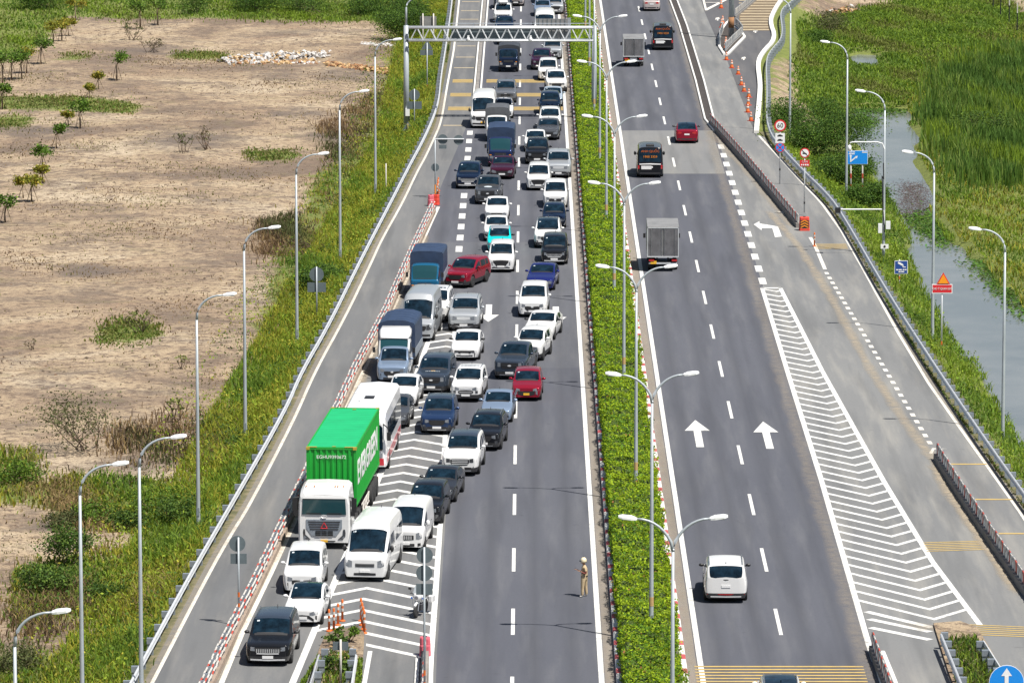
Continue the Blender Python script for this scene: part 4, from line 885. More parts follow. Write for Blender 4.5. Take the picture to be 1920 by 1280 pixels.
# camera equipment hung on the canal lamp pole
Y = lamp_y(170, 11.0); X = z_at(1657, 430, Y)[1]
ce = empty('traffic_camera', (X, Y - 0.16, 0)); 
z1 = z_at(1600, 266, Y)[0]; z2 = z_at(1600, 392, Y)[0]; zc1 = z_at(1654, 427, Y)[0]; zc2 = z_at(1662, 435, Y)[0]; z4 = z_at(1657, 461, Y)[0]
b = MB(); b.tube([(0, 0, z1 - 0.5), (-0.15, 0, z1 - 0.1), (-0.5, 0, z1), (-2.15, 0, z1), (-2.3, 0, z1 - 0.05), (-2.35, 0, z1 - 0.25)], 0.04, 8); b.build('arm', ('lamp_white',), ce)
b = MB(); b.lathe([(0.05, 0.1), (0.12, 0.05), (0.13, -0.18), (0.06, -0.32)], 'z', 12, (-2.35, 0, z1 - 0.3)); b.build('dome_camera', ('lamp_white',), ce, True)
b = MB(); b.tube([(0, 0, z2 - 0.9), (-0.02, 0, z2 - 0.1), (-0.12, 0, z2), (-2.9, 0, z2)], 0.045, 8); b.build('arm', ('lamp_white',), ce)
b = MB(); b.box((-3.1, -0.05, z2 - 0.05), (0.36, 0.45, 0.34)); b.build('speed_camera', ('black_plastic',), ce)
b = MB(); b.box((-0.26, -0.1, zc1), (0.26, 0.24, 0.62)); b.build('control_box', ('lamp_white',), ce); b = MB(); b.box((0.27, -0.1, zc2 + 0.5), (0.3, 0.24, 0.52)); b.build('control_box', ('lamp_white',), ce)
b = MB(); b.box((0.05, -0.12, z4), (0.52, 0.05, 0.3)); b.build('notice_plate', ('sign_white',), ce); b = MB(); b.lathe([(0.08, -0.16), (0.08, -0.145)], 'y', 10, (0.05, 0, z4)); b.build('lens_symbol', ('sign_black',), ce)
b = MB(); b.tube([(-0.08, -0.05, z1 - 1.4), (-0.05, -0.05, z1 - 2.5), (-0.16, -0.05, (z1 + z2) / 2), (-0.07, -0.05, z2), (0.05, -0.05, zc2)], 0.04, 6); b.build('cable', ('black_plastic',), ce)
tag(ce, 'white camera arms, boxes and cables strapped to the canal-side lamp pole', 'camera')

# ================================================================== WATER BARRIERS, CONES, BOLLARDS
def water_barrier(px, py, w, d, h, m, label, rz=0.0, chev=False):
    X, Y = G(px, py); root = empty('water_barrier', (X, Y, 0.0), rz)
    b = MB(); R = []
    for z, s in ((0, 1.0), (0.12 * h, 1.0), (0.2 * h, 0.92), (0.55 * h, 0.86), (0.6 * h, 0.78), (0.92 * h, 0.72), (h, 0.62)):
        c_ = 0.08; x, y = w / 2 * (0.6 + 0.4 * s), d / 2 * s
        R.append([(-x + c_, -y, z), (x - c_, -y, z), (x, -y + c_, z), (x, y - c_, z), (x - c_, y, z), (-x + c_, y, z), (-x, y - c_, z), (-x, -y + c_, z)])
    b.loft(R); b.build('shell', (m,), root, False)
    b = MB(); b.lathe([(0.09, h), (0.09, h + 0.04)], 'z', 10); b.build('filler_cap', ('black_plastic',), root)
    if chev:
        b = MB(); b.box((0, -d / 2 * 0.9, h * 0.46), (w * 0.82, 0.03, h * 0.62)); p_ = b.build('chevron_board', ('black_plastic',), root)
        for i in range(3):
            b = MB(); z0 = h * 0.2 + i * h * 0.19; yy = -d / 2 * 0.9 - 0.022
            b.add([(-w * 0.36, yy, z0), (0, yy, z0 + 0.14), (w * 0.36, yy, z0), (w * 0.36, yy, z0 + 0.09), (0, yy, z0 + 0.23), (-w * 0.36, yy, z0 + 0.09)], [(0, 1, 4, 5), (1, 2, 3, 4)]); b.build('chevron', ('amber',), p_)
    return tag(root, label, 'barrier')
water_barrier(797, 1228, 0.50, 0.55, 0.82, 'pink_plastic', 'faded pink plastic barrier at the foot of the motorcycle-side pole')
water_barrier(808, 386, 0.45, 0.55, 0.8, 'pink_plastic', 'red plastic barrier at the head of the left railing, left one', 0.2)
water_barrier(818, 384, 0.45, 0.55, 0.75, 'red_plastic', 'red plastic barrier at the head of the left railing, right one', -0.2)
water_barrier(1508, 432, 0.74, 0.6, 0.95, 'red_plastic', 'orange-red barrier with black and yellow chevrons on the slip road', 0.0, True)
CONE = []
b = MB(); b.lathe([(0.19, 0.04), (0.16, 0.12), (0.055, 0.72), (0.03, 0.75)], 'z', 12); CONE.append(('cone', b.mesh('cone', ('orange',), True)))
b = MB(); b.box((0, 0, 0.02), (0.44, 0.44, 0.04)); CONE.append(('base', b.mesh('base', ('red_plastic',))))
b = MB(); b.lathe([(0.128, 0.32), (0.098, 0.50)], 'z', 12); b.lathe([(0.082, 0.58), (0.066, 0.67)], 'z', 12); CONE.append(('white_band', b.mesh('white_band', ('post_white',), True)))
def inst(T, name, X, Y, z, rz, label, cat, group, sc=1.0):
    root = empty(name, (X, Y, z), rz); root.scale = (sc,) * 3
    for nm, me in T: link(nm, me, root)
    return tag(root, label, cat, group)
ords = ['first', 'second', 'third', 'fourth', 'fifth', 'sixth', 'seventh', 'eighth', 'ninth', 'tenth', 'eleventh', 'twelfth']
for i, (x, y) in enumerate(((1408, 227), (1402, 211), (1403, 198), (1404, 183), (1395, 172), (1390, 160), (1384, 140), (1372, 128), (1362, 113))):
    X, Y = G(x, y); inst(CONE, 'traffic_cone', X, Y, 0.005, random.random(), ords[i] + ' orange traffic cone from the front of the slip road row', 'cone', 'cones on the slip road', 1.0)
BOL = []
b = MB(); b.lathe([(0.055, 0.04), (0.055, 0.95), (0.03, 1.0)], 'z', 10); BOL.append(('post', b.mesh('post', ('orange',), True)))
b = MB(); b.lathe([(0.14, 0), (0.13, 0.04), (0.07, 0.07)], 'z', 10); BOL.append(('base', b.mesh('base', ('orange',))))
b = MB(); b.lathe([(0.060, 0.45), (0.060, 0.58)], 'z', 10); b.lathe([(0.060, 0.70), (0.060, 0.83)], 'z', 10); BOL.append(('white_band', b.mesh('white_band', ('post_white',))))
for i, (x, y) in enumerate(((617, 1183), (626, 1181), (634, 1172), (642, 1164))):
    X, Y = G(x, y); inst(BOL, 'bollard', X, Y, 0.01, 0, ords[i] + ' orange bollard from the left on the weedy island tip', 'bollard', 'bollards on the island tip', 1.0)
for i, (x, y) in enumerate(((683, 1187), (681, 1180), (679, 1172), (677, 1164))):
    X, Y = G(x, y); inst(BOL, 'bollard', X, Y, 0.01, 0, ords[i] + ' orange bollard from the front in the line right of the island tip', 'bollard', 'bollards right of the island', 1.05)
for i, (x, y) in enumerate(((820, 370), (821, 366), (821, 362), (822, 358))):
    X, Y = G(x, y); inst(BOL, 'bollard', X, Y, 0.01, 0, ords[i] + ' orange bollard beyond the red barriers of the left railing', 'bollard', 'bollards beyond the left railing', 1.0)
X, Y = G(1527, 462); inst(BOL, 'bollard', X, Y, 0.01, 0, 'lone orange-red bollard past the chevron barrier', 'bollard', None, 0.95)
for i, (x, y) in enumerate(((1353, 52), (1355, 46), (1360, 93), (1361, 86), (1371, 46), (1372, 38), (1352, 16))):
    X, Y = G(x, y); inst(CONE, 'traffic_cone', X, Y, 0.01, 0, ords[i] + ' orange cone around the slip road island, counted from its left corner', 'cone', 'cones around the slip road island', 1.1)

# ================================================================== ISLANDS
def island(name, pts, h, m_top, m_kerb='kerb_white', w=0.25):
    b = MB(); b.prism([p for p in pts], 0.0, h - 0.02); struct(b.build(name, (m_top,)))
    kerb(name + '_kerb', list(pts) + [pts[0]], w, h, m_kerb)
island('slip_island', poly([(1348, 72), (1349, 90), (1358, 104), (1364, 104), (1396, 71), (1390, 62), (1376, 52), (1366, 40), (1355, 56)]), 0.18, 'planter')
isl = poly([(600, 1216), (612, 1190), (670, 1176), (683, 1190), (682, 1216), (668, 1400), (540, 1400)]); b = MB(); b.prism(isl, 0.0, 0.12); struct(b.build('weedy_island', ('field_soil',)))
isr = poly([(1750, 1172), (1800, 1168), (1832, 1180), (1855, 1218), (1960, 1400), (1830, 1400), (1778, 1262)]); b = MB(); b.prism(isr, 0.0, 0.12); struct(b.build('grassy_wedge', ('field_soil',)))
for side_, pp in (('a', [(1637, 1228), (1660, 1300)]), ('b', [(1655, 1225), (1690, 1310)])):
    kerb('divider_kerb', poly(pp), 0.2, 0.14, 'kerb_white')
for pp in ([(783, 1236), (775, 1400)], [(808, 1236), (806, 1400)]): kerb('divider_kerb', poly(pp), 0.2, 0.10, 'kerb_white')
b = MB(); ribbon(b, poly([(694, 1220), (684, 1276), (660, 1400)]), 0.2); marking('edge_line', b, 'white_paint')
# planter railings on the slip island
X, Y = G(1371, 72)
for lab, pts in (('left', [(1350, 88), (1349, 76), (1356, 58)]), ('front', [(1360, 99), (1376, 82), (1391, 68)]), ('right', [(1392, 66), (1385, 56), (1378, 50)]), ('far', [(1378, 34), (1398, 18), (1425, -6), (1440, -20)])):
    railing(poly(pts), 'low black and white railing on the ' + lab + ' side of the slip road island', 0.62, 'WW', 'plate', 0.2, 0.2, 'kerb_grey')
mat('rubbish_orange', (0.30, 0.15, 0.07), 0.9, noise=0.3, nscale=3.0)
place([('pole', MB().tube([(0, 0, 0), (0, 0, 12)], [0.26, 0.2], 12).mesh('pole', ('pole_grey',), True)), ('red_sleeve', MB().tube([(0, 0, 0.9), (0, 0, 1.9)], 0.275, 12).mesh('red_sleeve', ('rubbish_orange',), True)), ('crossarm', MB().tube([(0, 0, 11.6), (3.5, 0, 11.9)], 0.12, 8).mesh('crossarm', ('pole_grey',), True))], 'mast', (X, Y, 0.1), 0, 'thick grey mast with a red sleeve on the slip road island', 'mast')
# ================================================================== VEHICLES
def lerp(a, b, t): return a + (b - a) * t
BASE = dict(clad=False, roof='PAINT', bed=False, wt=0.86, wr=0.795, sill=0.22, front='sedan', rail=False, plate='plate_white', mirror='PAINT', gl='glass', tail='std', sw=None, arches=True, crown=0.035, hoodcrown=0.035, wst=None, rwt=None, sunroof=False, boxy=0.0)
def S(**k): d = dict(BASE); d.update(k); return d
def car_spec(kind):
    if kind == 'sedan':   return S(L=4.45, W=1.73, H=1.47, r=0.315, wf=1.36, wb=-1.25, zn=0.72, zh=0.97, zb=0.98, zt=1.04, cow=0.78, rf=0.02, rr=-1.05, tb=-1.72, xB=-0.28, xC=-1.22)
    if kind == 'bigsedan':return S(L=4.85, W=1.84, H=1.45, r=0.34, wf=1.45, wb=-1.40, zn=0.74, zh=0.98, zb=0.98, zt=1.06, cow=0.82, rf=0.05, rr=-1.15, tb=-1.95, xB=-0.30, xC=-1.35)
    if kind == 'hatch':   return S(L=3.95, W=1.68, H=1.50, r=0.30, wf=1.25, wb=-1.22, zn=0.76, zh=0.99, zb=1.0, zt=1.05, cow=0.85, rf=0.15, rr=-1.55, tb=-1.86, xB=-0.15, xC=-1.10, front='hatch')
    if kind == 'suv':     return S(L=4.62, W=1.85, H=1.70, r=0.36, wf=1.40, wb=-1.30, zn=0.92, zh=1.10, zb=1.10, zt=1.16, cow=0.85, rf=0.12, rr=-1.80, tb=-2.17, xB=-0.25, xC=-1.20, xD=-1.75, clad=True, front='suv', rail=True, wr=0.79)
    if kind == 'bigsuv':  return S(L=4.95, W=1.95, H=1.80, r=0.39, wf=1.48, wb=-1.40, zn=1.00, zh=1.18, zb=1.16, zt=1.20, cow=0.90, rf=0.20, rr=-2.05, tb=-2.38, xB=-0.25, xC=-1.25, xD=-1.95, clad=True, front='bigsuv', rail=True, wr=0.80)
    if kind == 'mini_suv':return S(L=4.15, W=1.76, H=1.68, r=0.345, wf=1.28, wb=-1.24, zn=0.94, zh=1.10, zb=1.10, zt=1.14, cow=0.80, rf=0.12, rr=-1.60, tb=-1.93, xB=-0.22, xC=-1.12, clad=True, front='eco', rail=True, sunroof=True)
    if kind == 'mpv':     return S(L=4.60, W=1.78, H=1.73, r=0.335, wf=1.42, wb=-1.33, zn=0.90, zh=1.08, zb=1.06, zt=1.10, cow=1.05, rf=0.38, rr=-1.95, tb=-2.18, xB=-0.05, xC=-1.05, xD=-1.80, front='xpander', wr=0.80)
    if kind == 'innova':  return S(L=4.74, W=1.83, H=1.79, r=0.335, wf=1.45, wb=-1.30, zn=0.94, zh=1.13, zb=1.10, zt=1.14, cow=1.05, rf=0.36, rr=-2.02, tb=-2.24, xB=-0.05, xC=-1.08, xD=-1.85, front='innova', wr=0.805)
    if kind == 'carnival':return S(L=5.15, W=1.99, H=1.75, r=0.36, wf=1.62, wb=-1.46, zn=0.92, zh=1.08, zb=1.06, zt=1.12, cow=1.10, rf=0.42, rr=-2.20, tb=-2.46, xB=0.0, xC=-1.10, xD=-2.05, front='carnival', rail=True, wr=0.815, clad=True)
    if kind == 'pickup':  return S(L=5.35, W=1.90, H=1.82, r=0.39, wf=1.78, wb=-1.45, zn=1.06, zh=1.20, zb=1.18, zt=1.16, cow=1.20, rf=0.55, rr=-0.72, tb=-0.92, xB=0.15, xC=-0.62, clad=True, front='ranger', bed=True, wr=0.79)
    if kind == 'transit': return S(L=6.4, W=2.05, H=2.50, r=0.36, wf=2.26, wb=-1.95, zn=1.08, zh=1.28, zb=1.28, zt=1.28, cow=2.49, rf=1.26, rr=-2.88, tb=-3.11, wst=1.59, xB=1.36, xC=-0.1, xD=-1.5, xE=-2.9, front='transit', wt=0.55, wr=0.885, crown=0.05, mirror='black_plastic', boxy=1)
    if kind == 'minibus': return S(L=6.2, W=2.04, H=2.70, r=0.38, wf=2.1, wb=-1.7, zn=1.10, zh=1.32, zb=1.32, zt=1.32, cow=2.50, rf=1.40, rr=-2.85, tb=-3.02, wst=1.70, xB=1.35, xC=0.0, xD=-1.3, xE=-2.7, front='solati', wt=0.55, wr=0.885, crown=0.05, mirror='black_plastic', boxy=1)
    if kind == 'limo_van':return S(L=5.9, W=2.0, H=2.30, r=0.36, wf=1.95, wb=-1.75, zn=1.05, zh=1.26, zb=1.26, zt=1.14, cow=2.1, rf=1.1, rr=-2.62, tb=-2.90, wst=1.25, rwt=-2.66, xB=1.05, xC=-0.3, xD=-1.5, xE=-2.5, front='transit', wt=0.64, wr=0.885, crown=0.05, mirror='black_plastic', boxy=1)
    if kind == 'minivan': return S(L=5.05, W=1.86, H=1.98, r=0.32, wf=1.72, wb=-1.35, zn=1.0, zh=1.16, zb=1.16, zt=1.16, cow=1.92, rf=1.18, rr=-2.28, tb=-2.46, xB=0.62, front='minivan', wt=0.74, wr=0.885, crown=0.04, boxy=1)
def deck_top(s, x):
    xf = s['L'] / 2; xr = -xf
    dp = [(xr, s['zt'] - 0.16), (xr + 0.03, s['zt'] - 0.06), (xr + 0.10, s['zt'] - 0.01), (s['tb'], s['zt']), (s['xB'], s['zb']), (s['cow'], s['zh']), (xf - 0.30, lerp(s['zn'], s['zh'], 0.42)), (xf - 0.12, s['zn'] + 0.03), (xf - 0.035, s['zn'] - 0.0), (xf - 0.010, s['zn'] - 0.045), (xf, s['zn'] - 0.10)]
    dp.sort(); dk = float(np.interp(x, [p[0] for p in dp], [p[1] for p in dp]))
    if x >= s['cow'] or x <= s['tb']: return dk, dk, 0.0
    wm = lerp(s['cow'], s['rf'], 0.5); H = s['H']
    tp = [(s['tb'], s['zt']), (lerp(s['tb'], s['rr'], 0.55), lerp(s['zt'], H, 0.64)), (s['rr'], H - 0.055), (lerp(s['rr'], s['rf'], 0.35), H - 0.012), (lerp(s['rr'], s['rf'], 0.7), H), (s['rf'], H - 0.045), (wm, lerp(s['zh'], H, 0.535)), (s['cow'], s['zh'])]
    tp.sort(); tz = float(np.interp(x, [p[0] for p in tp], [p[1] for p in tp]))
    tz = max(tz, dk); return dk, tz, (tz - dk) / (H - dk)
def loft_car(s):
    xf = s['L'] / 2; xr = -xf; hw0 = s['W'] / 2; R = s['r'] + 0.07
    xs = {xf, xf - 0.010, xf - 0.035, xf - 0.12, xf - 0.30, xr, xr + 0.03, xr + 0.10, xr + 0.3, s['cow'], lerp(s['cow'], s['rf'], 0.5), s['rf'], s['rr'], lerp(s['tb'], s['rr'], 0.55), s['tb'], lerp(s['rr'], s['rf'], 0.35), lerp(s['rr'], s['rf'], 0.7)}
    ax = ([s['wf'], s['wb']] if s['arches'] is True else list(s['arches']))
    for a in ax:
        for q in (1.06, 0.99, 0.8, 0.42): xs.add(a + q * R); xs.add(a - q * R)
        xs.add(a)
    wins = []; edges = [s['cow'], s['xB'] + 0.05]; wins.append((s['cow'] - 0.02, s['xB'] + 0.05))
    seq = [s['xB']] + [s[q] for q in ('xC', 'xD', 'xE') if q in s]
    for a, c in zip(seq[:-1], seq[1:]): wins.append((a - 0.05, c + 0.05))
    for a, c in wins[1:] + [(s['xB'] + 0.05, s['xB'] + 0.05)]: xs.add(a); xs.add(c)
    if s['wst'] is not None: xs.add(s['wst'])
    if s['rwt'] is not None: xs.add(s['rwt'])
    xs = sorted((x for x in xs if xr - 1e-6 <= x <= xf + 1e-6), reverse=True)
    ded = [xs[0]]
    for x in xs[1:]:
        if ded[-1] - x > 0.008: ded.append(x)
    xs = ded
    rings = []
    for x in xs:
        wfac = float(np.interp(x, [xr, xr + 0.04, xr + 0.14, xr + 0.5, 0, xf - 0.7, xf - 0.30, xf - 0.12, xf - 0.035, xf], [0.86, 0.91, 0.955, 0.99, 1, 1, 0.975, 0.925, 0.865, 0.79] if not s['boxy'] else [0.93, 0.96, 0.98, 1, 1, 1, 0.985, 0.955, 0.915, 0.86]))
        hw = hw0 * wfac; bot = s['sill'] + (0.03 if abs(x) > xf - 0.2 else 0)
        arch = False
        for a in ax:
            d = abs(x - a)
            if d < R * 1.0: bot = max(bot, s['r'] + math.sqrt(max(R * R - d * d, 0))); arch = True
        dk, tz, t = deck_top(s, x)
        z1 = max(bot + 0.05, min(0.46, dk - 0.3)); z2 = max(dk - 0.20, z1 + 0.05); z3 = dk - 0.025
        if z3 < z2 + 0.03: z2 = z3 - 0.03
        wr = s['wr'] * hw0; flare = 1.012 if arch else 1.0
        tt = t
        y4 = lerp(hw * 0.92, wr + (hw * 0.93 - wr) * (1 - s['wt']) * 1.15 + 0.02, min(1, tt * 1.0)); z4 = dk + s['wt'] * (tz - dk) + 0.006
        y5 = lerp(hw * 0.875, wr - 0.005, tt); z5 = dk + 0.978 * (tz - dk) + 0.014
        if s['boxy'] and t > 0.5: y4 = lerp(hw * 0.955, hw * 0.925, s['wt']); y5 = min(wr, hw * 0.885)
        cr = lerp(s['hoodcrown'], s['crown'], t)
        rings.append([(hw * 0.90, bot), (hw * 0.985 * flare, z1), (hw * 1.0 * (1.006 if arch else 1), z2), (hw * 0.962, z3), (y4, z4), (y5, z5), (y5 * 0.52, tz + cr * 0.78 + 0.014), (0.0, tz + cr + 0.014)])
    n = len(xs); m = 15
    V = []
    for x, r in zip(xs, rings):
        V += [(x, y, z) for y, z in r] + [(x, -y, z) for y, z in reversed(r[:-1])]
    labels = ['body', 'cladding', 'windshield', 'rear_window', 'roof', 'bed_cover'] + ['side_window%d%s' % (i, c) for i in range(len(wins)) for c in 'LR']
    li = {l: i for i, l in enumerate(labels)}
    F = []; Lb = []
    wst = s['wst'] if s['wst'] is not None else s['rf']; rwt = s['rwt'] if s['rwt'] is not None else s['rr']
    for i in range(n - 1):
        xm = (xs[i] + xs[i + 1]) / 2
        for j in range(m - 1):
            jj = j if j < 7 else 13 - j; sd = 'L' if j < 7 else 'R'
            F.append((i * m + j, i * m + j + 1, (i + 1) * m + j + 1, (i + 1) * m + j)); lab = 'body'
            if jj == 0 and s['clad']: lab = 'cladding'
            elif jj == 3:
                for q, (a, c) in enumerate(wins):
                    if c <= xm <= a and xm > s['tb'] and xm < s['cow']: lab = 'side_window%d%s' % (q, sd)
            elif jj >= 5:
                if wst <= xm <= s['cow']: lab = 'windshield'
                elif s['tb'] <= xm <= rwt: lab = 'rear_window'
                elif s['rr'] < xm < s['rf']: lab = 'roof'
            if s['bed'] and jj >= 4 and xm < s['tb'] - 0.02: lab = 'bed_cover'
            Lb.append(li[lab])
    for i0, rev in ((0, False), ((n - 1) * m, True)):
        for j in range(7):
            a, b_, c, d = i0 + j, i0 + j + 1, i0 + 13 - j, i0 + 14 - j
            f = (a, b_, c, d) if j < 6 else (a, b_, d)
            f = (d, c, b_, a) if not rev and j < 6 else ((d, b_, a) if not rev else f)
            F.append(f); Lb.append(li['cladding'] if (s['clad'] and j == 0) else 0)
    me = bpy.data.meshes.new('cage'); me.from_pydata(V, [], F)
    for l in labels: me.materials.append(None)
    me.polygons.foreach_set('material_index', Lb)
    bm_ = bmesh.new(); bm_.from_mesh(me); bmesh.ops.recalc_face_normals(bm_, faces=bm_.faces); bm_.to_mesh(me); bm_.free()
    o = bpy.data.objects.new('cage', me); COL.objects.link(o); md = o.modifiers.new('s', 'SUBSURF'); md.levels = 1; md.render_levels = 1
    dg = bpy.context.evaluated_depsgraph_get(); dg.update(); ev = o.evaluated_get(dg); em = ev.to_mesh()
    co = np.empty(len(em.vertices) * 3); em.vertices.foreach_get('co', co); co = co.reshape(-1, 3)
    fc = [tuple(p.vertices) for p in em.polygons]; mi = [p.material_index for p in em.polygons]
    ev.to_mesh_clear(); bpy.data.objects.remove(o); bpy.data.meshes.remove(me)
    return co, fc, mi, labels
def submesh(name, co, faces, m, smooth=True):
    ids = sorted({i for f in faces for i in f}); mp = {v: q for q, v in enumerate(ids)}
    me = bpy.data.meshes.new(name); me.from_pydata([tuple(co[i]) for i in ids], [], [tuple(mp[i] for i in f) for f in faces])
    me.polygons.foreach_set('use_smooth', [smooth] * len(faces)); me.materials.append(m); me.update(); return me
def decal(bvh, cols, d, m, name, off=0.008, rows=3, skirt=0.02):
    "a fitted piece of trim: cols = (u, v0, v1), laid on the shell along direction d"
    dirs = {'f': Vector((-1, 0, 0)), 'b': Vector((1, 0, 0)), 't': Vector((0, 0, -1)), 'l': Vector((0, -1, 0)), 'r': Vector((0, 1, 0))}; dv = dirs[d]
    V = []; n = len(cols)
    if d in 'fb':
        q0 = bvh.ray_cast(Vector((0, 0, 0.5)) - dv * 9, dv); xl = abs(q0[0].x) if q0[0] is not None else 0
    for u, v0, v1 in cols:
        if abs(u) < 0.004: u = 0.0043
        for q in range(rows):
            v = lerp(v0, v1, q / (rows - 1))
            if abs(v) < 0.004: v = 0.0043
            o = Vector((0, u, v)) - dv * 9 if d in 'fb' else (Vector((u, v, 0)) - dv * 9 if d == 't' else Vector((u, 0, v)) - dv * 9)
            h = bvh.ray_cast(o, dv)
            if d in 'fb':
                tries = 0
                while (h[0] is None or abs(h[0].x) < xl - 0.24) and tries < 40: o.z -= 0.01; tries += 1; h = bvh.ray_cast(o, dv)
            if h[0] is None: p = V[-1] if V else Vector((0, 0, 0))
            else: p = h[0] - dv * off
            V.append(p)
    F = []
    fl = d in 'fr' 
    for i in range(n - 1):
        for q in range(rows - 1):
            f = (i * rows + q, (i + 1) * rows + q, (i + 1) * rows + q + 1, i * rows + q + 1); F.append(f)
    edge = [i * rows for i in range(n)] + [(n - 1) * rows + q for q in range(1, rows)] + [i * rows + rows - 1 for i in range(n - 2, -1, -1)] + [q for q in range(rows - 2, 0, -1)]
    k0 = len(V)
    for e in edge: V.append(V[e] + dv * skirt)
    for i in range(len(edge)):
        j = (i + 1) % len(edge); F.append((edge[j], edge[i], k0 + i, k0 + j))
    me = bpy.data.meshes.new(name); me.from_pydata([tuple(v) for v in V], [], F); me.materials.append(MATS[m]); me.update(); return me
def mir(c): return [(-u, a, b_) for u, a, b_ in reversed(c)]
def sym(c): return mir([q for q in c if q[0] > 0]) + c
WH = {}
def wheel_meshes(r, w, dark=False):
    k_ = (r, w, dark)
    if k_ not in WH:
        b = MB(); b.lathe([(r * 0.62, -w / 2), (r * 0.93, -w / 2), (r, -w * 0.36), (r, w * 0.36), (r * 0.93, w / 2), (r * 0.62, w / 2)], 'y', 20); t_ = b.mesh('tyre', ('rubber',), True)
        b = MB(); b.lathe([(r * 0.64, -w * 0.42), (r * 0.66, w * 0.46), (r * 0.60, w * 0.50), (r * 0.57, w * 0.36)], 'y', 20, m=0); b.lathe([(r * 0.58, w * 0.2), (r * 0.58, w * 0.22)], 'y', 14, m=1)
        for q in range(5):
            a = 2 * math.pi * q / 5; M = Matrix.Rotation(a, 3, 'Y')
            b.box(tuple(M @ Vector((r * 0.33, w * 0.40, 0))), (r * 0.55, w * 0.14, r * 0.15), M=M, m=0)
        b.lathe([(r * 0.14, w * 0.36), (r * 0.10, w * 0.5)], 'y', 8, m=0)
        WH[k_] = (t_, b.mesh('rim', ('rim_dark' if dark else 'rim', 'underbody')))
    return WH[k_]
CARS = {}
def front_parts(s, bvh, P):
    h = s['W'] / 2; f = s['front']; zn = s['zn']
    def D(nm, c, m, off=0.008, rows=3):
        g = {'headlight': 1.25, 'grille': 1.20, 'lower_intake': 1.30, 'fog_lamp': 1.3, 'skid_plate': 1.2, 'chrome_strip': 1.8, 'badge': 1.3}.get(nm, 1.0)
        c = [(u, (a + b_) / 2 - (b_ - a) / 2 * g, (a + b_) / 2 + (b_ - a) / 2 * g) for u, a, b_ in c]
        P.append((nm, decal(bvh, c, 'f', m, nm, off, rows), None, None, None))
    def lights(c, m='headlamp', nm='headlight'): D(nm, c, m, 0.010); D(nm, mir(c), m, 0.010)
    def grille(c, m='black_plastic', nm='grille', off=0.010): D(nm, sym(c), m, off)
    if f in ('sedan', 'hatch'):
        lights([(0.46 * h, zn - 0.22, zn - 0.12), (0.62 * h, zn - 0.22, zn - 0.07), (0.78 * h, zn - 0.20, zn - 0.03), (0.86 * h, zn - 0.16, zn - 0.02)])
        grille([(0, zn - 0.25, zn - 0.11), (0.40 * h, zn - 0.23, zn - 0.11), (0.48 * h, zn - 0.18, zn - 0.12)])
        if f == 'hatch': grille([(0, 0.34, zn - 0.25), (0.30 * h, 0.34, zn - 0.25), (0.55 * h, 0.40, zn - 0.30)], nm='lower_intake')
        else: grille([(0, 0.30, 0.50), (0.35 * h, 0.30, 0.49), (0.60 * h, 0.33, 0.42)], nm='lower_intake')
        lights([(0.64 * h, 0.33, 0.44), (0.80 * h, 0.35, 0.46)], 'black_plastic', 'fog_lamp')
    elif f == 'vios':
        lights([(0.40 * h, zn - 0.20, zn - 0.12), (0.60 * h, zn - 0.20, zn - 0.06), (0.82 * h, zn - 0.14, zn - 0.01)])
        grille([(0, 0.28, 0.52), (0.36 * h, 0.28, 0.50), (0.62 * h, 0.27, 0.36)], nm='lower_intake'); lights([(0.70 * h, 0.28, 0.50), (0.78 * h, 0.32, 0.50)], 'black_plastic', 'fog_lamp')
    elif f == 'city':
        lights([(0.42 * h, zn - 0.18, zn - 0.12), (0.62 * h, zn - 0.20, zn - 0.09), (0.84 * h, zn - 0.18, zn - 0.03)], 'headlamp_dark')
        grille([(0, zn - 0.25, zn - 0.11), (0.36 * h, zn - 0.24, zn - 0.11), (0.60 * h, zn - 0.13, zn - 0.08)]); grille([(0, 0.26, 0.36), (0.55 * h, 0.26, 0.36)], nm='lower_intake'); lights([(0.66 * h, 0.28, 0.46), (0.84 * h, 0.32, 0.48)], 'black_plastic', 'fog_lamp')
    elif f == 'suv':
        lights([(0.48 * h, zn - 0.20, zn - 0.10), (0.66 * h, zn - 0.22, zn - 0.07), (0.86 * h, zn - 0.18, zn - 0.05)])
        grille([(0, zn - 0.36, zn - 0.12), (0.34 * h, zn - 0.35, zn - 0.12), (0.46 * h, zn - 0.24, zn - 0.12)]); grille([(0, 0.34, 0.46), (0.5 * h, 0.34, 0.45)], nm='lower_intake'); D('skid_plate', sym([(0, 0.27, 0.31), (0.55 * h, 0.28, 0.32)]), 'rim', 0.014); lights([(0.66 * h, 0.40, 0.54), (0.82 * h, 0.42, 0.55)], 'headlamp_dark', 'fog_lamp')
    elif f == 'bigsuv':
        lights([(0.52 * h, zn - 0.24, zn - 0.10), (0.70 * h, zn - 0.24, zn - 0.07), (0.88 * h, zn - 0.22, zn - 0.07)], 'headlamp_dark')
        grille([(0, zn - 0.40, zn - 0.12), (0.40 * h, zn - 0.38, zn - 0.12), (0.50 * h, zn - 0.26, zn - 0.13)], 'dark_trim')
        for q in range(3): D('grille_bar', sym([(0, zn - 0.36 + q * 0.09, zn - 0.325 + q * 0.09), (0.42 * h, zn - 0.355 + q * 0.09, zn - 0.32 + q * 0.09)]), 'chrome', 0.022)
        grille([(0, 0.36, 0.48), (0.6 * h, 0.36, 0.47)], nm='lower_intake'); D('skid_plate', sym([(0, 0.27, 0.33), (0.6 * h, 0.28, 0.34)]), 'rim', 0.014); lights([(0.70 * h, 0.38, 0.52), (0.86 * h, 0.42, 0.54)], 'headlamp_dark', 'fog_lamp')
    elif f == 'eco':
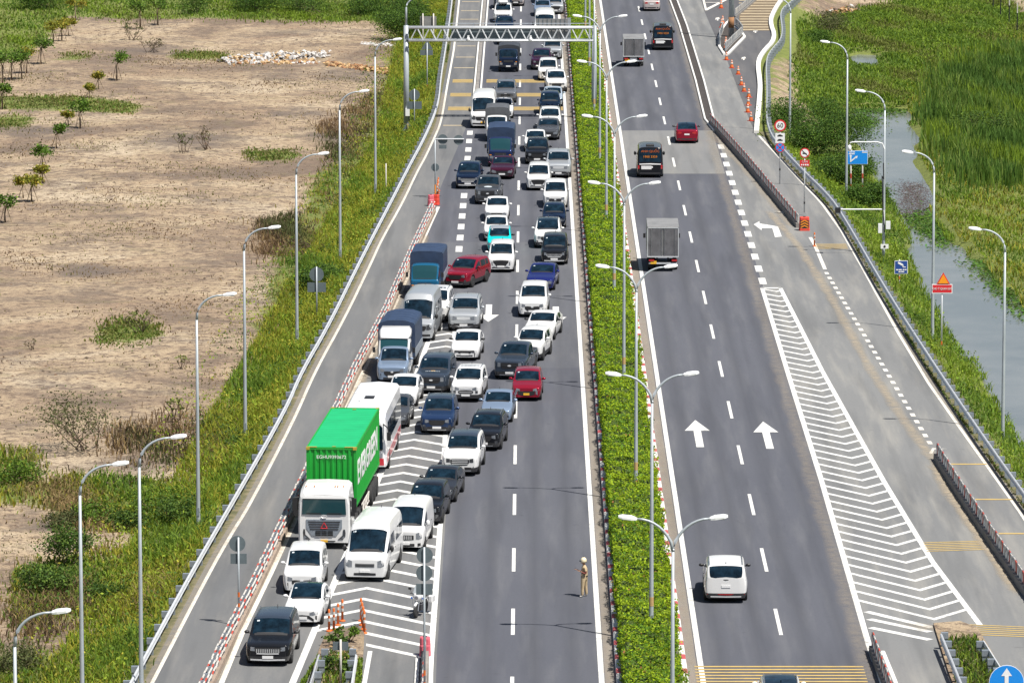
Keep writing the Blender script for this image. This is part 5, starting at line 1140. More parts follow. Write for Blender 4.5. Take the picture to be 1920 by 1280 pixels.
        lights([(0.42 * h, zn - 0.22, zn - 0.14), (0.66 * h, zn - 0.22, zn - 0.07), (0.86 * h, zn - 0.16, zn - 0.03)])
        grille([(0, 0.50, 0.68), (0.36 * h, 0.51, 0.67), (0.48 * h, 0.56, 0.64)], 'dark_trim'); D('grille_bar', sym([(0, 0.57, 0.60), (0.40 * h, 0.57, 0.60)]), 'chrome', 0.02); D('grille_bar', sym([(0, zn - 0.18, zn - 0.15), (0.36 * h, zn - 0.17, zn - 0.14)]), 'chrome', 0.014); lights([(0.62 * h, 0.54, 0.66), (0.78 * h, 0.55, 0.66)], 'headlamp_dark', 'fog_lamp')
    elif f == 'fortuner':
        lights([(0.44 * h, zn - 0.24, zn - 0.12), (0.66 * h, zn - 0.24, zn - 0.06), (0.88 * h, zn - 0.16, zn - 0.02)])
        D('grille', sym([(0, zn - 0.26, zn - 0.10), (0.40 * h, zn - 0.24, zn - 0.11)]), 'chrome', 0.010); D('bumper_bar', sym([(0, 0.52, 0.66), (0.8 * h, 0.54, 0.66)]), 'PAINTX', 0.02); grille([(0, 0.40, 0.50), (0.62 * h, 0.40, 0.49)], nm='lower_intake'); D('skid_plate', sym([(0, 0.28, 0.36), (0.8 * h, 0.30, 0.36)]), 'rim', 0.02)
    elif f == 'xpander':
        lights([(0.50 * h, zn - 0.14, zn - 0.09), (0.86 * h, zn - 0.12, zn - 0.05)], 'headlamp_dark', 'running_light')
        grille([(0, 0.46, zn - 0.10), (0.34 * h, 0.48, zn - 0.11), (0.56 * h, zn - 0.20, zn - 0.11)])
        lights([(0.60 * h, 0.50, 0.70), (0.84 * h, 0.54, 0.70)], 'headlamp'); D('chrome_wing', [(0.40 * h, 0.42, 0.50), (0.56 * h, 0.40, 0.60)], 'chrome', 0.016); D('chrome_wing', mir([(0.40 * h, 0.42, 0.50), (0.56 * h, 0.40, 0.60)]), 'chrome', 0.016); grille([(0, 0.26, 0.38), (0.66 * h, 0.26, 0.36)], nm='lower_intake')
    elif f == 'innova':
        lights([(0.48 * h, zn - 0.24, zn - 0.13), (0.70 * h, zn - 0.24, zn - 0.08), (0.88 * h, zn - 0.18, zn - 0.03)])
        grille([(0, 0.46, 0.68), (0.34 * h, 0.46, 0.70), (0.50 * h, 0.58, 0.70)]); grille([(0, 0.28, 0.36), (0.55 * h, 0.28, 0.36)], nm='lower_intake'); lights([(0.68 * h, 0.36, 0.56), (0.84 * h, 0.40, 0.58)], 'black_plastic', 'fog_lamp'); D('badge', sym([(0, zn - 0.30, zn - 0.22), (0.07, zn - 0.29, zn - 0.23)]), 'chrome', 0.02)
    elif f == 'carnival':
        lights([(0.56 * h, zn - 0.22, zn - 0.09), (0.74 * h, zn - 0.20, zn - 0.06), (0.90 * h, zn - 0.15, zn - 0.05)], 'headlamp')
        D('grille', sym([(0, zn - 0.33, zn - 0.11), (0.48 * h, zn - 0.32, zn - 0.11), (0.60 * h, zn - 0.18, zn - 0.11)]), 'dark_trim', 0.010)
        for q in range(-6, 7): D('grille_bar', [(q * 0.08 - 0.012, zn - 0.30, zn - 0.14), (q * 0.08 + 0.012, zn - 0.30, zn - 0.14)], 'chrome', 0.02)
        D('chrome_strip', sym([(0, zn - 0.36, zn - 0.335), (0.48 * h, zn - 0.35, zn - 0.325)]), 'chrome', 0.022); grille([(0, 0.33, 0.44), (0.62 * h, 0.34, 0.43)], nm='lower_intake'); D('chrome_strip', sym([(0, 0.28, 0.315), (0.75 * h, 0.30, 0.335)]), 'chrome', 0.018)
    elif f == 'ranger':
        lights([(0.54 * h, zn - 0.28, zn - 0.09), (0.70 * h, zn - 0.28, zn - 0.08), (0.86 * h, zn - 0.24, zn - 0.09)], 'headlamp')
        grille([(0, zn - 0.38, zn - 0.10), (0.42 * h, zn - 0.37, zn - 0.10), (0.52 * h, zn - 0.26, zn - 0.10)]); D('grille_bar', sym([(0, zn - 0.26, zn - 0.20), (0.46 * h, zn - 0.25, zn - 0.20)]), 'dark_trim', 0.024); D('badge', sym([(0, zn - 0.27, zn - 0.19), (0.10, zn - 0.25, zn - 0.21)]), 'chrome', 0.03)
        D('bumper_bar', sym([(0, 0.50, 0.62), (0.84 * h, 0.52, 0.63)]), 'PAINTX', 0.03); grille([(0, 0.36, 0.47), (0.62 * h, 0.37, 0.46)], nm='lower_intake'); D('skid_plate', sym([(0, 0.27, 0.31), (0.6 * h, 0.28, 0.32)]), 'rim', 0.018)
    elif f == 'duster':
        D('grille', sym([(0, zn - 0.30, zn - 0.10), (0.86 * h, zn - 0.28, zn - 0.09)]), 'chrome', 0.008); grille([(0, zn - 0.27, zn - 0.13), (0.46 * h, zn - 0.26, zn - 0.13)], off=0.018); lights([(0.54 * h, zn - 0.26, zn - 0.12), (0.84 * h, zn - 0.24, zn - 0.12)], 'headlamp_dark'); grille([(0, 0.36, 0.46), (0.6 * h, 0.36, 0.46)], nm='lower_intake'); D('skid_plate', sym([(0, 0.27, 0.34), (0.55 * h, 0.28, 0.34)]), 'rim', 0.014)
    elif f in ('transit', 'solati', 'minivan'):
        lights([(0.58 * h, zn - 0.34, zn - 0.12), (0.74 * h, zn - 0.34, zn - 0.06), (0.88 * h, zn - 0.28, zn - 0.02)], 'headlamp' if f != 'solati' else 'headlamp_dark')
        if f == 'transit':
            D('grille', sym([(0, zn - 0.36, zn - 0.22), (0.44 * h, zn - 0.35, zn - 0.21)]), 'box_grey', 0.010)
            for q in range(3): D('grille_bar', sym([(0, zn - 0.35 + q * 0.045, zn - 0.333 + q * 0.045), (0.42 * h, zn - 0.345 + q * 0.045, zn - 0.328 + q * 0.045)]), 'dark_trim', 0.02)
            grille([(0, 0.33, 0.43), (0.5 * h, 0.34, 0.42)], nm='lower_intake')
        elif f == 'solati': grille([(0, zn - 0.42, zn - 0.16), (0.46 * h, zn - 0.40, zn - 0.16), (0.56 * h, zn - 0.28, zn - 0.16)]); D('badge', sym([(0, zn - 0.33, zn - 0.25), (0.1, zn - 0.31, zn - 0.27)]), 'chrome', 0.03); grille([(0, 0.34, 0.44), (0.8 * h, 0.36, 0.46)], nm='lower_intake')
        else:
            D('grille', sym([(0, zn - 0.40, zn - 0.20), (0.46 * h, zn - 0.38, zn - 0.20)]), 'black_plastic', 0.010)
            for q in range(-3, 4): D('grille_bar', [(q * 0.10 - 0.02, zn - 0.38, zn - 0.21), (q * 0.10 + 0.02, zn - 0.38, zn - 0.21)], 'chrome', 0.02)
            grille([(0, 0.28, 0.40), (0.5 * h, 0.29, 0.40)], nm='lower_intake'); lights([(0.66 * h, 0.30, 0.42), (0.82 * h, 0.34, 0.44)], 'black_plastic', 'fog_lamp')
    elif f == 'i10':
        lights([(0.44 * h, zn - 0.16, zn - 0.07), (0.66 * h, zn - 0.18, zn - 0.03), (0.84 * h, zn - 0.14, zn)]); grille([(0, 0.36, 0.56), (0.34 * h, 0.36, 0.56), (0.56 * h, 0.42, 0.60)]); lights([(0.62 * h, 0.44, 0.56), (0.74 * h, 0.40, 0.60)], 'headlamp', 'fog_lamp')
def make_car(kind, **over):
    key = (kind, tuple(sorted(over.items())))
    if key in CARS: return CARS[key]
    s = car_spec(kind); s.update(over); h = s['W'] / 2; xf = s['L'] / 2
    co, fc, mi, labels = loft_car(s); P = []
    bvh = BVHTree.FromPolygons([tuple(c) for c in co], fc)
    for q, l in enumerate(labels):
        fs = [f for f, m_ in zip(fc, mi) if m_ == q]
        if not fs: continue
        if l == 'body': P.append(('body', submesh('body', co, fs, MATS['paint_white']), 'PAINT', None, None))
        elif l == 'roof': P.append(('roof', submesh('roof', co, fs, MATS['paint_white'] if s['roof'] == 'PAINT' else MATS[s['roof']]), s['roof'] if s['roof'] == 'PAINT' else None, None, None))
        elif l == 'cladding': P.append(('sill_cladding', submesh('cladding', co, fs, MATS['dark_trim']), None, None, None))
        elif l == 'bed_cover': P.append(('bed_cover', submesh('bed_cover', co, fs, MATS['dark_trim']), None, None, None))
        else: P.append((('side_window' if l.startswith('side') else l), submesh(l, co, fs, MATS[s['gl']] if l == 'windshield' else MATS['glass']), None, None, None))
    b = MB(); b.box((0, 0, 0.34), (s['L'] * 0.90, s['W'] * 0.80, 0.26)); P.append(('underbody', b.mesh('underbody', ('underbody',)), None, None, None))
    for a in (s['wf'], s['wb']):
        b = MB(); b.box((a, 0, s['r'] + 0.12), (2 * s['r'] + 0.1, s['W'] * 0.86, s['r'] + 0.1)); P.append(('wheel_well', b.mesh('wheel_well', ('underbody',)), None, None, None))
    tw = 0.22; ty, rm = wheel_meshes(s['r'], tw, s.get('darkrim', False))
    for a in (s['wf'], s['wb']):
        for sd in (1, -1):
            P.append(('wheel', ty, None, None, ((a, sd * (h - tw / 2 - 0.005), s['r']), 0 if sd > 0 else math.pi))); P.append(('rim', rm, None, len(P) - 1, ((0, 0, 0), 0)))
    front_parts(s, bvh, P)
    pw = 0.235 if s['plate'] == 'plate_white' else 0.165
    pz = 0.42 if s['front'] not in ('transit', 'solati') else 0.52
    P.append(('number_plate', decal(bvh, [(-pw, pz - 0.06, pz + 0.06), (pw, pz - 0.06, pz + 0.06)], 'f', s['plate'], 'plate', 0.03, 2, 0.03), None, None, None))
    zt = s['zt']
    if s['boxy']: c = [(0.80 * h, zt - 0.45, zt - 0.02), (0.92 * h, zt - 0.45, zt)]
    elif s['H'] > 1.6: c = [(0.50 * h, zt - 0.26, zt - 0.12), (0.72 * h, zt - 0.26, zt - 0.06), (0.90 * h, zt - 0.24, zt - 0.04)]
    else: c = [(0.46 * h, zt - 0.26, zt - 0.14), (0.70 * h, zt - 0.28, zt - 0.10), (0.88 * h, zt - 0.24, zt - 0.08)]
    if s['tail'] == 'bar': P.append(('tail_light_bar', decal(bvh, sym([(0, 0.40, 0.44), (0.86 * h, 0.40, 0.45)]), 'b', 'tail_lamp', 'bar', 0.012), None, None, None))
    else:
        for cc in (c, mir(c)): P.append(('tail_light', decal(bvh, cc, 'b', 'tail_lamp', 'tail', 0.010), None, None, None))
    if s['tail'] in ('bar', 'silver'): P.append(('skid_plate', decal(bvh, sym([(0, 0.29, 0.34), (0.7 * h, 0.30, 0.35)]), 'b', 'chrome', 'skid', 0.014), None, None, None))
    P.append(('rear_bumper', decal(bvh, sym([(0, 0.30, 0.42) if s['tail'] != 'bar' else (0, 0.27, 0.29), (0.78 * h, 0.31, 0.42) if s['tail'] != 'bar' else (0.78 * h, 0.27, 0.29)]), 'b', 'dark_trim', 'bumper', 0.006), None, None, None))
    P.append(('number_plate', decal(bvh, [(-0.2, zt - 0.38, zt - 0.26), (0.2, zt - 0.38, zt - 0.26)], 'b', 'plate_white', 'plate', 0.02, 2), None, None, None))
    if s['tail'] == 'bar': P.append(('trim_strip', decal(bvh, sym([(0, zt - 0.04, zt - 0.005), (0.9 * h, zt - 0.05, zt - 0.015)]), 'b', 'dark_trim', 'strip', 0.012), None, None, None))
    mx_ = lerp(s['cow'], s['rf'], 0.42); mz = s['zh'] + 0.10
    for sd in (1, -1):
        b = MB(); mw = 0.12 if not s['boxy'] else 0.10; mh = 0.075 if not s['boxy'] else 0.17; oy = sd * (h + 0.085)
        R = [[(mx_ + dx, oy + (q[0] * mw) * k_, mz + q[1] * mh * k_) for q in [(math.cos(t), math.sin(t)) for t in [2 * math.pi * i / 8 for i in range(8)]]] for dx, k_ in ((0.09, 0.35), (0.06, 0.85), (0.0, 1.0), (-0.05, 0.95))]
        b.loft(R); b.box((mx_, sd * (h - 0.02), mz - 0.04), (0.08, 0.14, 0.04)); P.append(('mirror', b.mesh('mirror', ('paint_white' if s['mirror'] == 'PAINT' else s['mirror'],), True), 'PAINT' if s['mirror'] == 'PAINT' else None, None, None))
    if s['rail']:
        for sd in (1, -1):
            yy = sd * (s['wr'] * h - 0.06); pts = [(lerp(s['rf'], s['rr'], q), yy, deck_top(s, lerp(s['rf'], s['rr'], q))[1] + zo) for q, zo in ((0.05, 0.02), (0.10, 0.065), (0.5, 0.075), (0.90, 0.065), (0.95, 0.02))]
            b = MB(); b.tube(pts, 0.018, 6); P.append(('roof_rail', b.mesh('roof_rail', ('rim',)), None, None, None))
    for sd in 'lr':
        for xw in (s['xB'] + 0.18, s.get('xC', -1) + 0.18):
            P.append(('door_handle', decal(bvh, [(xw - 0.09, s['zb'] - 0.17, s['zb'] - 0.14), (xw + 0.09, s['zb'] - 0.17, s['zb'] - 0.14)], sd, 'dark_trim', 'handle', 0.02, 2), None, None, None))
        for xw in (s['xB'], s['cow'] - 0.08, s.get('xC', -1)):
            P.append(('door_gap', decal(bvh, [(xw - 0.008, 0.42, s['zb'] - 0.06), (xw + 0.008, 0.42, s['zb'] - 0.06)], sd, 'underbody', 'gap', 0.002, 4, 0.01), None, None, None))
    sx_ = lerp(s['rf'], s['cow'], 0.16) if s['wst'] is None else lerp(s['wst'], s['cow'], 0.10)
    w_ = s['wr'] * h
    P.append(('sticker', decal(bvh, [(sx_ - 0.03, -0.80 * w_, -0.66 * w_), (sx_ + 0.05, -0.80 * w_, -0.66 * w_)], 't', 'sticker', 'sticker', 0.006, 2, 0.004), None, None, None))
    xw0 = lerp(s['cow'], s['rf'], 0.04)
    P.append(('wiper', decal(bvh, [(xw0, -0.62 * h, 0.55 * h), (xw0 - 0.035, -0.62 * h, 0.55 * h)], 't', 'black_plastic', 'wiper', 0.014, 5, 0.01), None, None, None))
    P.append(('cowl', decal(bvh, [(s['cow'] + 0.05, -0.72 * h, 0.72 * h), (s['cow'] - 0.05, -0.72 * h, 0.72 * h)], 't', 'black_plastic', 'cowl', 0.005, 7, 0.01), None, None, None))
    if s['sunroof']: P.append(('sunroof', decal(bvh, [(s['rf'] - 0.30, -0.72 * w_, 0.72 * w_), (s['rf'] - 0.75, -0.72 * w_, 0.72 * w_)], 't', 'glass', 'sunroof', 0.006, 5, 0.01), None, None, None))
    b = MB(); zr = deck_top(s, s['rr'] + 0.25)[1] + 0.03; b.tube([(s['rr'] + 0.30, 0, zr), (s['rr'] + 0.18, 0, zr + 0.12)], [0.025, 0.008], 6); P.append(('antenna', b.mesh('antenna', ('black_plastic',)), None, None, None))
    CARS[key] = (s, P, bvh); return CARS[key]
def put_parts(root, P, paint):
    objs = []
    for nm, me, pk, par, tf in P:
        o = link(nm, me, root if par is None else objs[par])
        if tf is not None: o.location = tf[0]; o.rotation_euler = (0, 0, tf[1])
        if pk == 'PAINT' or (me.materials and me.materials[0] and me.materials[0].name == 'PAINTX'):
            o.material_slots[0].link = 'OBJECT'; o.material_slots[0].material = MATS['paint_' + paint]
        objs.append(o)
    return objs
MATS['PAINTX'] = bpy.data.materials.new('PAINTX')
def seat(px, py, L, psi, oncoming=True, z=0.2):
    X, Y = G(px, py, z); a = math.radians(psi)
    if oncoming: d = Vector((-math.sin(a), -math.cos(a), 0)); c = Vector((X, Y, 0)) - d * L / 2
    else: d = Vector((math.sin(a), math.cos(a), 0)); c = Vector((X, Y, 0)) + d * L / 2
    return c + Vector((0, 0, 0.001)), math.atan2(d.y, d.x)
Q1 = 'cars queueing in the jam'
def car(kind, px, py, psi, paint, label, cat='car', oncoming=True, group=Q1, **over):
    s, P, bvh = make_car(kind, **over); loc, rz = seat(px, py, s['L'], psi, oncoming)
    root = empty({'car': 'car', 'van': 'van', 'pickup': 'pickup_truck', 'minibus': 'minibus', 'taxi': 'taxi'}[cat], loc, rz); put_parts(root, P, paint); tag(root, label, cat, group); return root, s, bvh

# ------------------------------------------------------------------ lorries
def tarp_box(x0, x1, W, z0, z1, arch, ribs):
    b = MB(); R = []; n = ribs * 2 + 1
    for i in range(n):
        x = lerp(x0, x1, i / (n - 1)); sag = 0.0 if i % 2 == 0 else 0.035; h = W / 2 - (0.02 if i % 2 else 0)
        R.append([(x, -h, z0), (x, -h - 0.01, (z0 + z1) / 2), (x, -h, z1 - 0.16), (x, -h * 0.93, z1 - 0.04), (x, -h * 0.5, z1 + arch * 0.75 - sag), (x, 0, z1 + arch - sag), (x, h * 0.5, z1 + arch * 0.75 - sag), (x, h * 0.93, z1 - 0.04), (x, h, z1 - 0.16), (x, h + 0.01, (z0 + z1) / 2), (x, h, z0)])
    b.loft(R); return b
def truck_cab(W, H, Lc, r, zh=1.30):
    return S(L=Lc, W=W, H=H, r=r, wf=Lc / 2 - 0.75, wb=-99, zn=zh - 0.05, zh=zh, zb=zh, zt=zh, cow=Lc / 2 - 0.10, rf=Lc / 2 - 0.52, rr=-Lc / 2 + 0.16, tb=-Lc / 2 + 0.05, xB=-Lc / 2 + 0.35, front='truck', wt=0.80, wr=0.885, boxy=1, sill=0.42, arches=(Lc / 2 - 0.75,), mirror='black_plastic', hoodcrown=0.0)
LOR = {}
def cab_parts(s, name_front, glm='glass_teal', yellow=False, bonnet=None):
    key = (s['W'], s['H'], s['L'], name_front, glm, yellow)
    if key in LOR: return LOR[key]
    co, fc, mi, labels = loft_car(s); P = []; bvh = BVHTree.FromPolygons([tuple(c) for c in co], fc); h = s['W'] / 2; zh = s['zh']
    for q, l in enumerate(labels):
        fs = [f for f, m_ in zip(fc, mi) if m_ == q]
        if not fs: continue
        nm = {'body': 'cab', 'roof': 'cab_roof'}.get(l, 'side_window' if l.startswith('side') else l)
        P.append((nm, submesh(nm, co, fs, MATS['paint_white'] if l in ('body', 'roof') else MATS[glm if l == 'windshield' else 'glass']), 'PAINT' if l in ('body', 'roof') else None, None, None))
    D = lambda nm, c, m, off=0.010, rows=3: P.append((nm, decal(bvh, c, 'f', m, nm, off, rows), None, None, None))
    for cc in ([(0.58 * h, 0.66, 0.86), (0.84 * h, 0.68, 0.90)],):
        D('headlight', cc, 'headlamp'); D('headlight', mir(cc), 'headlamp')
    D('grille', sym([(0, zh - 0.40, zh - 0.20), (0.46 * h, zh - 0.39, zh - 0.20)]), 'dark_trim'); D('bumper', sym([(0, 0.48, 0.62), (0.85 * h, 0.49, 0.62)]), 'dark_trim', 0.02); D('number_plate', [(-0.2, 0.50, 0.62), (0.2, 0.50, 0.62)], 'plate_yellow' if yellow else 'plate_white', 0.035)
    D('turn_light', [(0.70 * h, 0.92, 0.98), (0.86 * h, 0.92, 0.98)], 'amber'); D('turn_light', mir([(0.70 * h, 0.92, 0.98), (0.86 * h, 0.92, 0.98)]), 'amber')
    xw = s['cow'] - 0.04; D('wiper', [(-0.6 * h, zh + 0.05, zh + 0.07), (0.5 * h, zh + 0.05, zh + 0.07)], 'black_plastic', 0.012, 2); D('sticker', [(-0.66 * h, s['H'] - 0.30, s['H'] - 0.22), (-0.54 * h, s['H'] - 0.30, s['H'] - 0.22)], 'sticker', 0.008, 2)
    for sd in (1, -1):
        b = MB(); b.box((s['L'] / 2 - 0.18, sd * (h + 0.17), zh + 0.30), (0.10, 0.16, 0.30)); b.tube([(s['L'] / 2 - 0.22, sd * (h - 0.03), zh + 0.50), (s['L'] / 2 - 0.18, sd * (h + 0.17), zh + 0.42)], 0.015, 6); P.append(('mirror', b.mesh('mirror', ('black_plastic',)), None, None, None))
    LOR[key] = P; return P
def lorry(px, py, psi, paint, label, L=5.6, W=1.86, H=2.15, body='tarp', bz=0.95, bh=1.75, bw=None, bm='tarp_dark', oncoming=True, Lc=1.75, r=0.36, yellow=False, fairing=False, glm='glass_teal', grp='lorries in the jam', arch=0.10):
    loc, rz = seat(px, py, L, psi, oncoming); root = empty('lorry', loc, rz); bw = bw or W + 0.14
    s = truck_cab(W, H, Lc, r); cx = L / 2 - Lc / 2
    for nm, me, pk, par, tf in cab_parts(s, 'truck', glm, yellow):
        o = link(nm, me, root); o.location = (cx, 0, 0)
        if pk == 'PAINT': o.material_slots[0].link = 'OBJECT'; o.material_slots[0].material = MATS['paint_' + paint]
    ty, rm = wheel_meshes(r, 0.24, True)
    for a, inset in ((L / 2 - 0.75, 0.13), (-L / 2 + 1.35, 0.13)):
        for sd in (1, -1):
            o = link('wheel', ty, root); o.location = (a, sd * (W / 2 - inset), r); o.rotation_euler = (0, 0, 0 if sd > 0 else math.pi); link('rim', rm, o)
            if a < 0: o = link('wheel', ty, root); o.location = (a, sd * (W / 2 - inset - 0.27), r)
    b = MB()
    for sd in (1, -1): b.box((-0.2, sd * 0.36, 0.66), (L - 0.9, 0.08, 0.18))
    b.box((-L / 2 + 1.35, 0, r), (0.12, W * 0.7, 0.14)); b.box((0.2, W / 2 - 0.35, 0.6), (0.8, 0.3, 0.32)); b.build('chassis', ('underbody',), root)
    x0, x1 = -L / 2, L / 2 - Lc - 0.12
    if body == 'tarp':
        b = MB(); b.box(((x0 + x1) / 2, 0, bz - 0.05), (x1 - x0, bw, 0.14)); b.build('cargo_bed', ('dark_trim',), root)
        tarp_box(x0 + 0.03, x1 - 0.03, bw - 0.02, bz + 0.02, bz + bh, arch, 5).build('tarpaulin', (bm,), root, False)
        for sd in (1, -1):
            b = MB(); b.box(((x0 + x1) / 2, sd * (bw / 2 + 0.015), bz + 0.26), (x1 - x0 - 0.1, 0.03, 0.48)); b.build('side_board', ('galv_plate',), root)
        b = MB(); b.box((x0 - 0.01, 0, bz + 0.26), (0.03, bw - 0.05, 0.5)); b.build('tail_board', ('galv_plate',), root)
    else:
        b = MB(); b.bevbox(((x0 + x1) / 2, 0, bz + bh / 2), (x1 - x0, bw, bh), 0.03); b.build('cargo_box', (bm,), root)
        b = MB(); b.bevbox(((x0 + x1) / 2, 0, bz + bh + 0.025), (x1 - x0 + 0.02, bw + 0.02, 0.05), 0.015); b.build('box_roof', ('box_grey' if bm != 'paint_white' else 'paint_white',), root)
        for sd in (1, -1):
            b = MB(); b.box((x0 - 0.015, sd * bw * 0.245, bz + bh / 2), (0.03, bw * 0.455, bh - 0.12)); d_ = b.build('rear_door', ('box_panel',), root)
            for yy in (0.10, 0.62): b = MB(); b.tube([(x0 - 0.045, sd * yy * bw / 2 * 1.2 if yy > 0.3 else sd * yy * bw / 2, bz + 0.1), (x0 - 0.045, sd * yy * bw / 2 * 1.2 if yy > 0.3 else sd * yy * bw / 2, bz + bh - 0.1)], 0.018, 6); b.build('lock_rod', ('rim',), d_)
            b = MB(); b.box((x0 - 0.02, sd * (bw / 2 - 0.025), bz + bh / 2), (0.05, 0.05, bh)); b.build('corner_post', ('galv_light',), root)
        b = MB(); b.box((x0 - 0.02, 0, bz + bh - 0.03), (0.05, bw, 0.06)); b.box((x0 - 0.02, 0, bz + 0.02), (0.06, bw, 0.08)); b.build('door_frame', ('galv_light',), root)
    for sd in (1, -1):
        b = MB(); b.box((x0 - 0.02, sd * (bw / 2 - 0.28), 0.76), (0.05, 0.34, 0.12)); b.build('tail_light', ('tail_lamp',), root)
        b = MB(); b.box((-L / 2 + 0.75, sd * (W / 2 - 0.2), 0.42), (0.02, 0.36, 0.5)); b.build('mud_flap', ('rubber',), root)
    b = MB(); b.box((x0 + 0.05, 0, 0.56), (0.07, bw * 0.9, 0.10)); b.build('rear_bar', ('galv_light',), root); b = MB(); b.box((x0 - 0.01, bw * 0.30, 0.62), (0.02, 0.40, 0.20)); b.build('number_plate', ('plate_yellow',), root)
    if fairing:
        b = MB(); R = []
        for x, z0, z1, k_ in ((L / 2 - 0.45, H - 0.03, H + 0.02, 0.80), (L / 2 - 0.75, H - 0.03, H + 0.22, 0.88), (L / 2 - 1.15, H - 0.03, H + 0.46, 0.94), (L / 2 - 1.60, H - 0.03, H + 0.55, 0.94)):
            y = W / 2 * k_; R.append([(x, -y, z0), (x, -y, lerp(z0, z1, 0.7)), (x, -y * 0.85, z1), (x, y * 0.85, z1), (x, y, lerp(z0, z1, 0.7)), (x, y, z0)])
        b.loft(R); o = b.build('wind_deflector', ('paint_' + paint,), root, True)
    return tag(root, label, 'lorry', grp)
# ------------------------------------------------------------------ container lorry
loc, rz = seat(608, 1018, 16.2, 3.7, True, 0.3); root = empty('container_lorry', loc, rz); L = 16.2; xf = L / 2
def cp(nm, b, m, parent=None, smooth=False): return b.build(nm, (m,) if isinstance(m, str) else m, parent or root, smooth)
h = 1.24; R = []
for x, y, z0, z1, zr in ((xf, 0.94, 0.34, 2.62, 0.0), (xf - 0.06, 1.0, 0.32, 2.72, 0), (xf - 0.25, 1.0, 0.32, 2.84, 0), (xf - 0.5, 1.0, 0.55, 2.93, 0), (xf - 1.1, 1.0, 0.8, 3.00, 0), (xf - 2.1, 1.0, 0.8, 3.02, 0), (xf - 2.2, 0.98, 0.85, 2.98, 0)):
    w = h * y; R.append([(x, -w * 0.96, z0), (x, -w, z0 + 0.12), (x, -w, 1.45), (x, -w * 0.985, 2.2), (x, -w * 0.93, z1 - 0.14), (x, -w * 0.80, z1), (x, 0, z1 + 0.04), (x, w * 0.80, z1), (x, w * 0.93, z1 - 0.14), (x, w * 0.985, 2.2), (x, w, 1.45), (x, w, z0 + 0.12), (x, w * 0.96, z0)])
b = MB(); b.loft(R); cp('cab', b, 'paint_white', smooth=False)
def front_plate(nm, cols, m, dx, th=0.04, parent=None):
    b = MB(); n = len(cols)
    vs = [(xf + dx - bulge, y, z) for y, z, bulge in cols] + [(xf + dx - bulge - th, y, z) for y, z, bulge in cols]
    b.add(vs, [tuple(range(n)), tuple(reversed(range(n, 2 * n)))] + [(i, n + i, n + (i + 1) % n, (i + 1) % n) for i in range(n)]); return cp(nm, b, m, parent)
front_plate('windshield', [(-1.06, 1.70, 0.0), (1.06, 1.70, 0.0), (1.02, 2.46, 0.0), (-1.02, 2.46, 0.0)], 'glass_teal', 0.035)
front_plate('sun_strip', [(-1.04, 2.47, 0.0), (1.04, 2.47, 0.0), (0.98, 2.58, 0.02), (-0.98, 2.58, 0.02)], 'paint_white', 0.055)
front_plate('grille', [(-0.86, 1.46, 0), (0.86, 1.46, 0), (0.86, 1.05, 0), (0.58, 0.66, 0), (-0.58, 0.66, 0), (-0.86, 1.05, 0)], 'galv_plate', 0.03)
for i in range(4): front_plate('grille_slat', [(-0.78 + 0.03 * i, 1.37 - 0.12 * i, 0), (0.78 - 0.03 * i, 1.37 - 0.12 * i, 0), (0.76 - 0.03 * i, 1.32 - 0.12 * i, 0), (-0.76 + 0.03 * i, 1.32 - 0.12 * i, 0)], 'dark_trim', 0.05, 0.03)
for r_ in range(3):
    for c_ in range(3): front_plate('grille_opening', [(-0.42 + c_ * 0.29, 0.90 - r_ * 0.085, 0), (-0.16 + c_ * 0.29, 0.90 - r_ * 0.085, 0), (-0.16 + c_ * 0.29, 0.84 - r_ * 0.085, 0), (-0.42 + c_ * 0.29, 0.84 - r_ * 0.085, 0)], 'underbody', 0.05, 0.03)
for sd in (1, -1):
    front_plate('headlight', [(sd * 1.06, 0.98, 0.05), (sd * 0.92, 0.98, 0), (sd * 0.90, 0.72, 0), (sd * 0.66, 0.50, 0), (sd * 0.88, 0.50, 0), (sd * 1.10, 0.70, 0.05)], 'headlamp_dark', 0.03)
    front_plate('headlight_lens', [(sd * 0.98, 0.68, 0.02), (sd * 0.84, 0.56, 0), (sd * 0.94, 0.56, 0)], 'headlamp', 0.05)
    b = MB(); b.box((xf - 0.20, sd * 1.42, 2.15), (0.16, 0.24, 0.62)); b.box((xf - 0.15, sd * 1.36, 1.72), (0.14, 0.22, 0.22)); b.tube([(xf - 0.25, sd * 1.18, 2.5), (xf - 0.2, sd * 1.42, 2.48)], 0.025, 6); b.tube([(xf - 0.25, sd * 1.20, 1.7), (xf - 0.2, sd * 1.40, 1.75)], 0.025, 6); cp('mirror', b, 'black_plastic')
    b = MB(); b.box((xf - 0.75, sd * 1.243, 2.06), (0.85, 0.012, 0.62)); cp('side_window', b, 'glass')
    b = MB(); b.box((xf - 0.62, sd * 1.246, 0.95), (0.03, 0.012, 1.0)); cp('door_gap', b, 'underbody')
    b = MB(); b.box((xf - 0.95, sd * 1.22, 0.55), (0.5, 0.08, 0.08)); cp('step', b, 'dark_trim')
front_plate('number_plate', [(-0.17, 0.47, 0), (0.17, 0.47, 0), (0.17, 0.36, 0), (-0.17, 0.36, 0)], 'plate_yellow', 0.05)
front_plate('bumper_slot', [(-0.55, 0.43, 0), (0.55, 0.43, 0), (0.48, 0.38, 0), (-0.48, 0.38, 0)], 'underbody', 0.012)
b = MB()
for i in range(3):
    a0, a1 = math.pi / 2 + i * 2 * math.pi / 3, math.pi / 2 + (i + 1) * 2 * math.pi / 3; b.tube([(xf + 0.075, 0.18 * math.cos(a0), 1.13 + 0.18 * math.sin(a0)), (xf + 0.075, 0.18 * math.cos(a1), 1.13 + 0.18 * math.sin(a1))], 0.018, 6)
cp('emblem', b, 'sign_red')
b = MB()
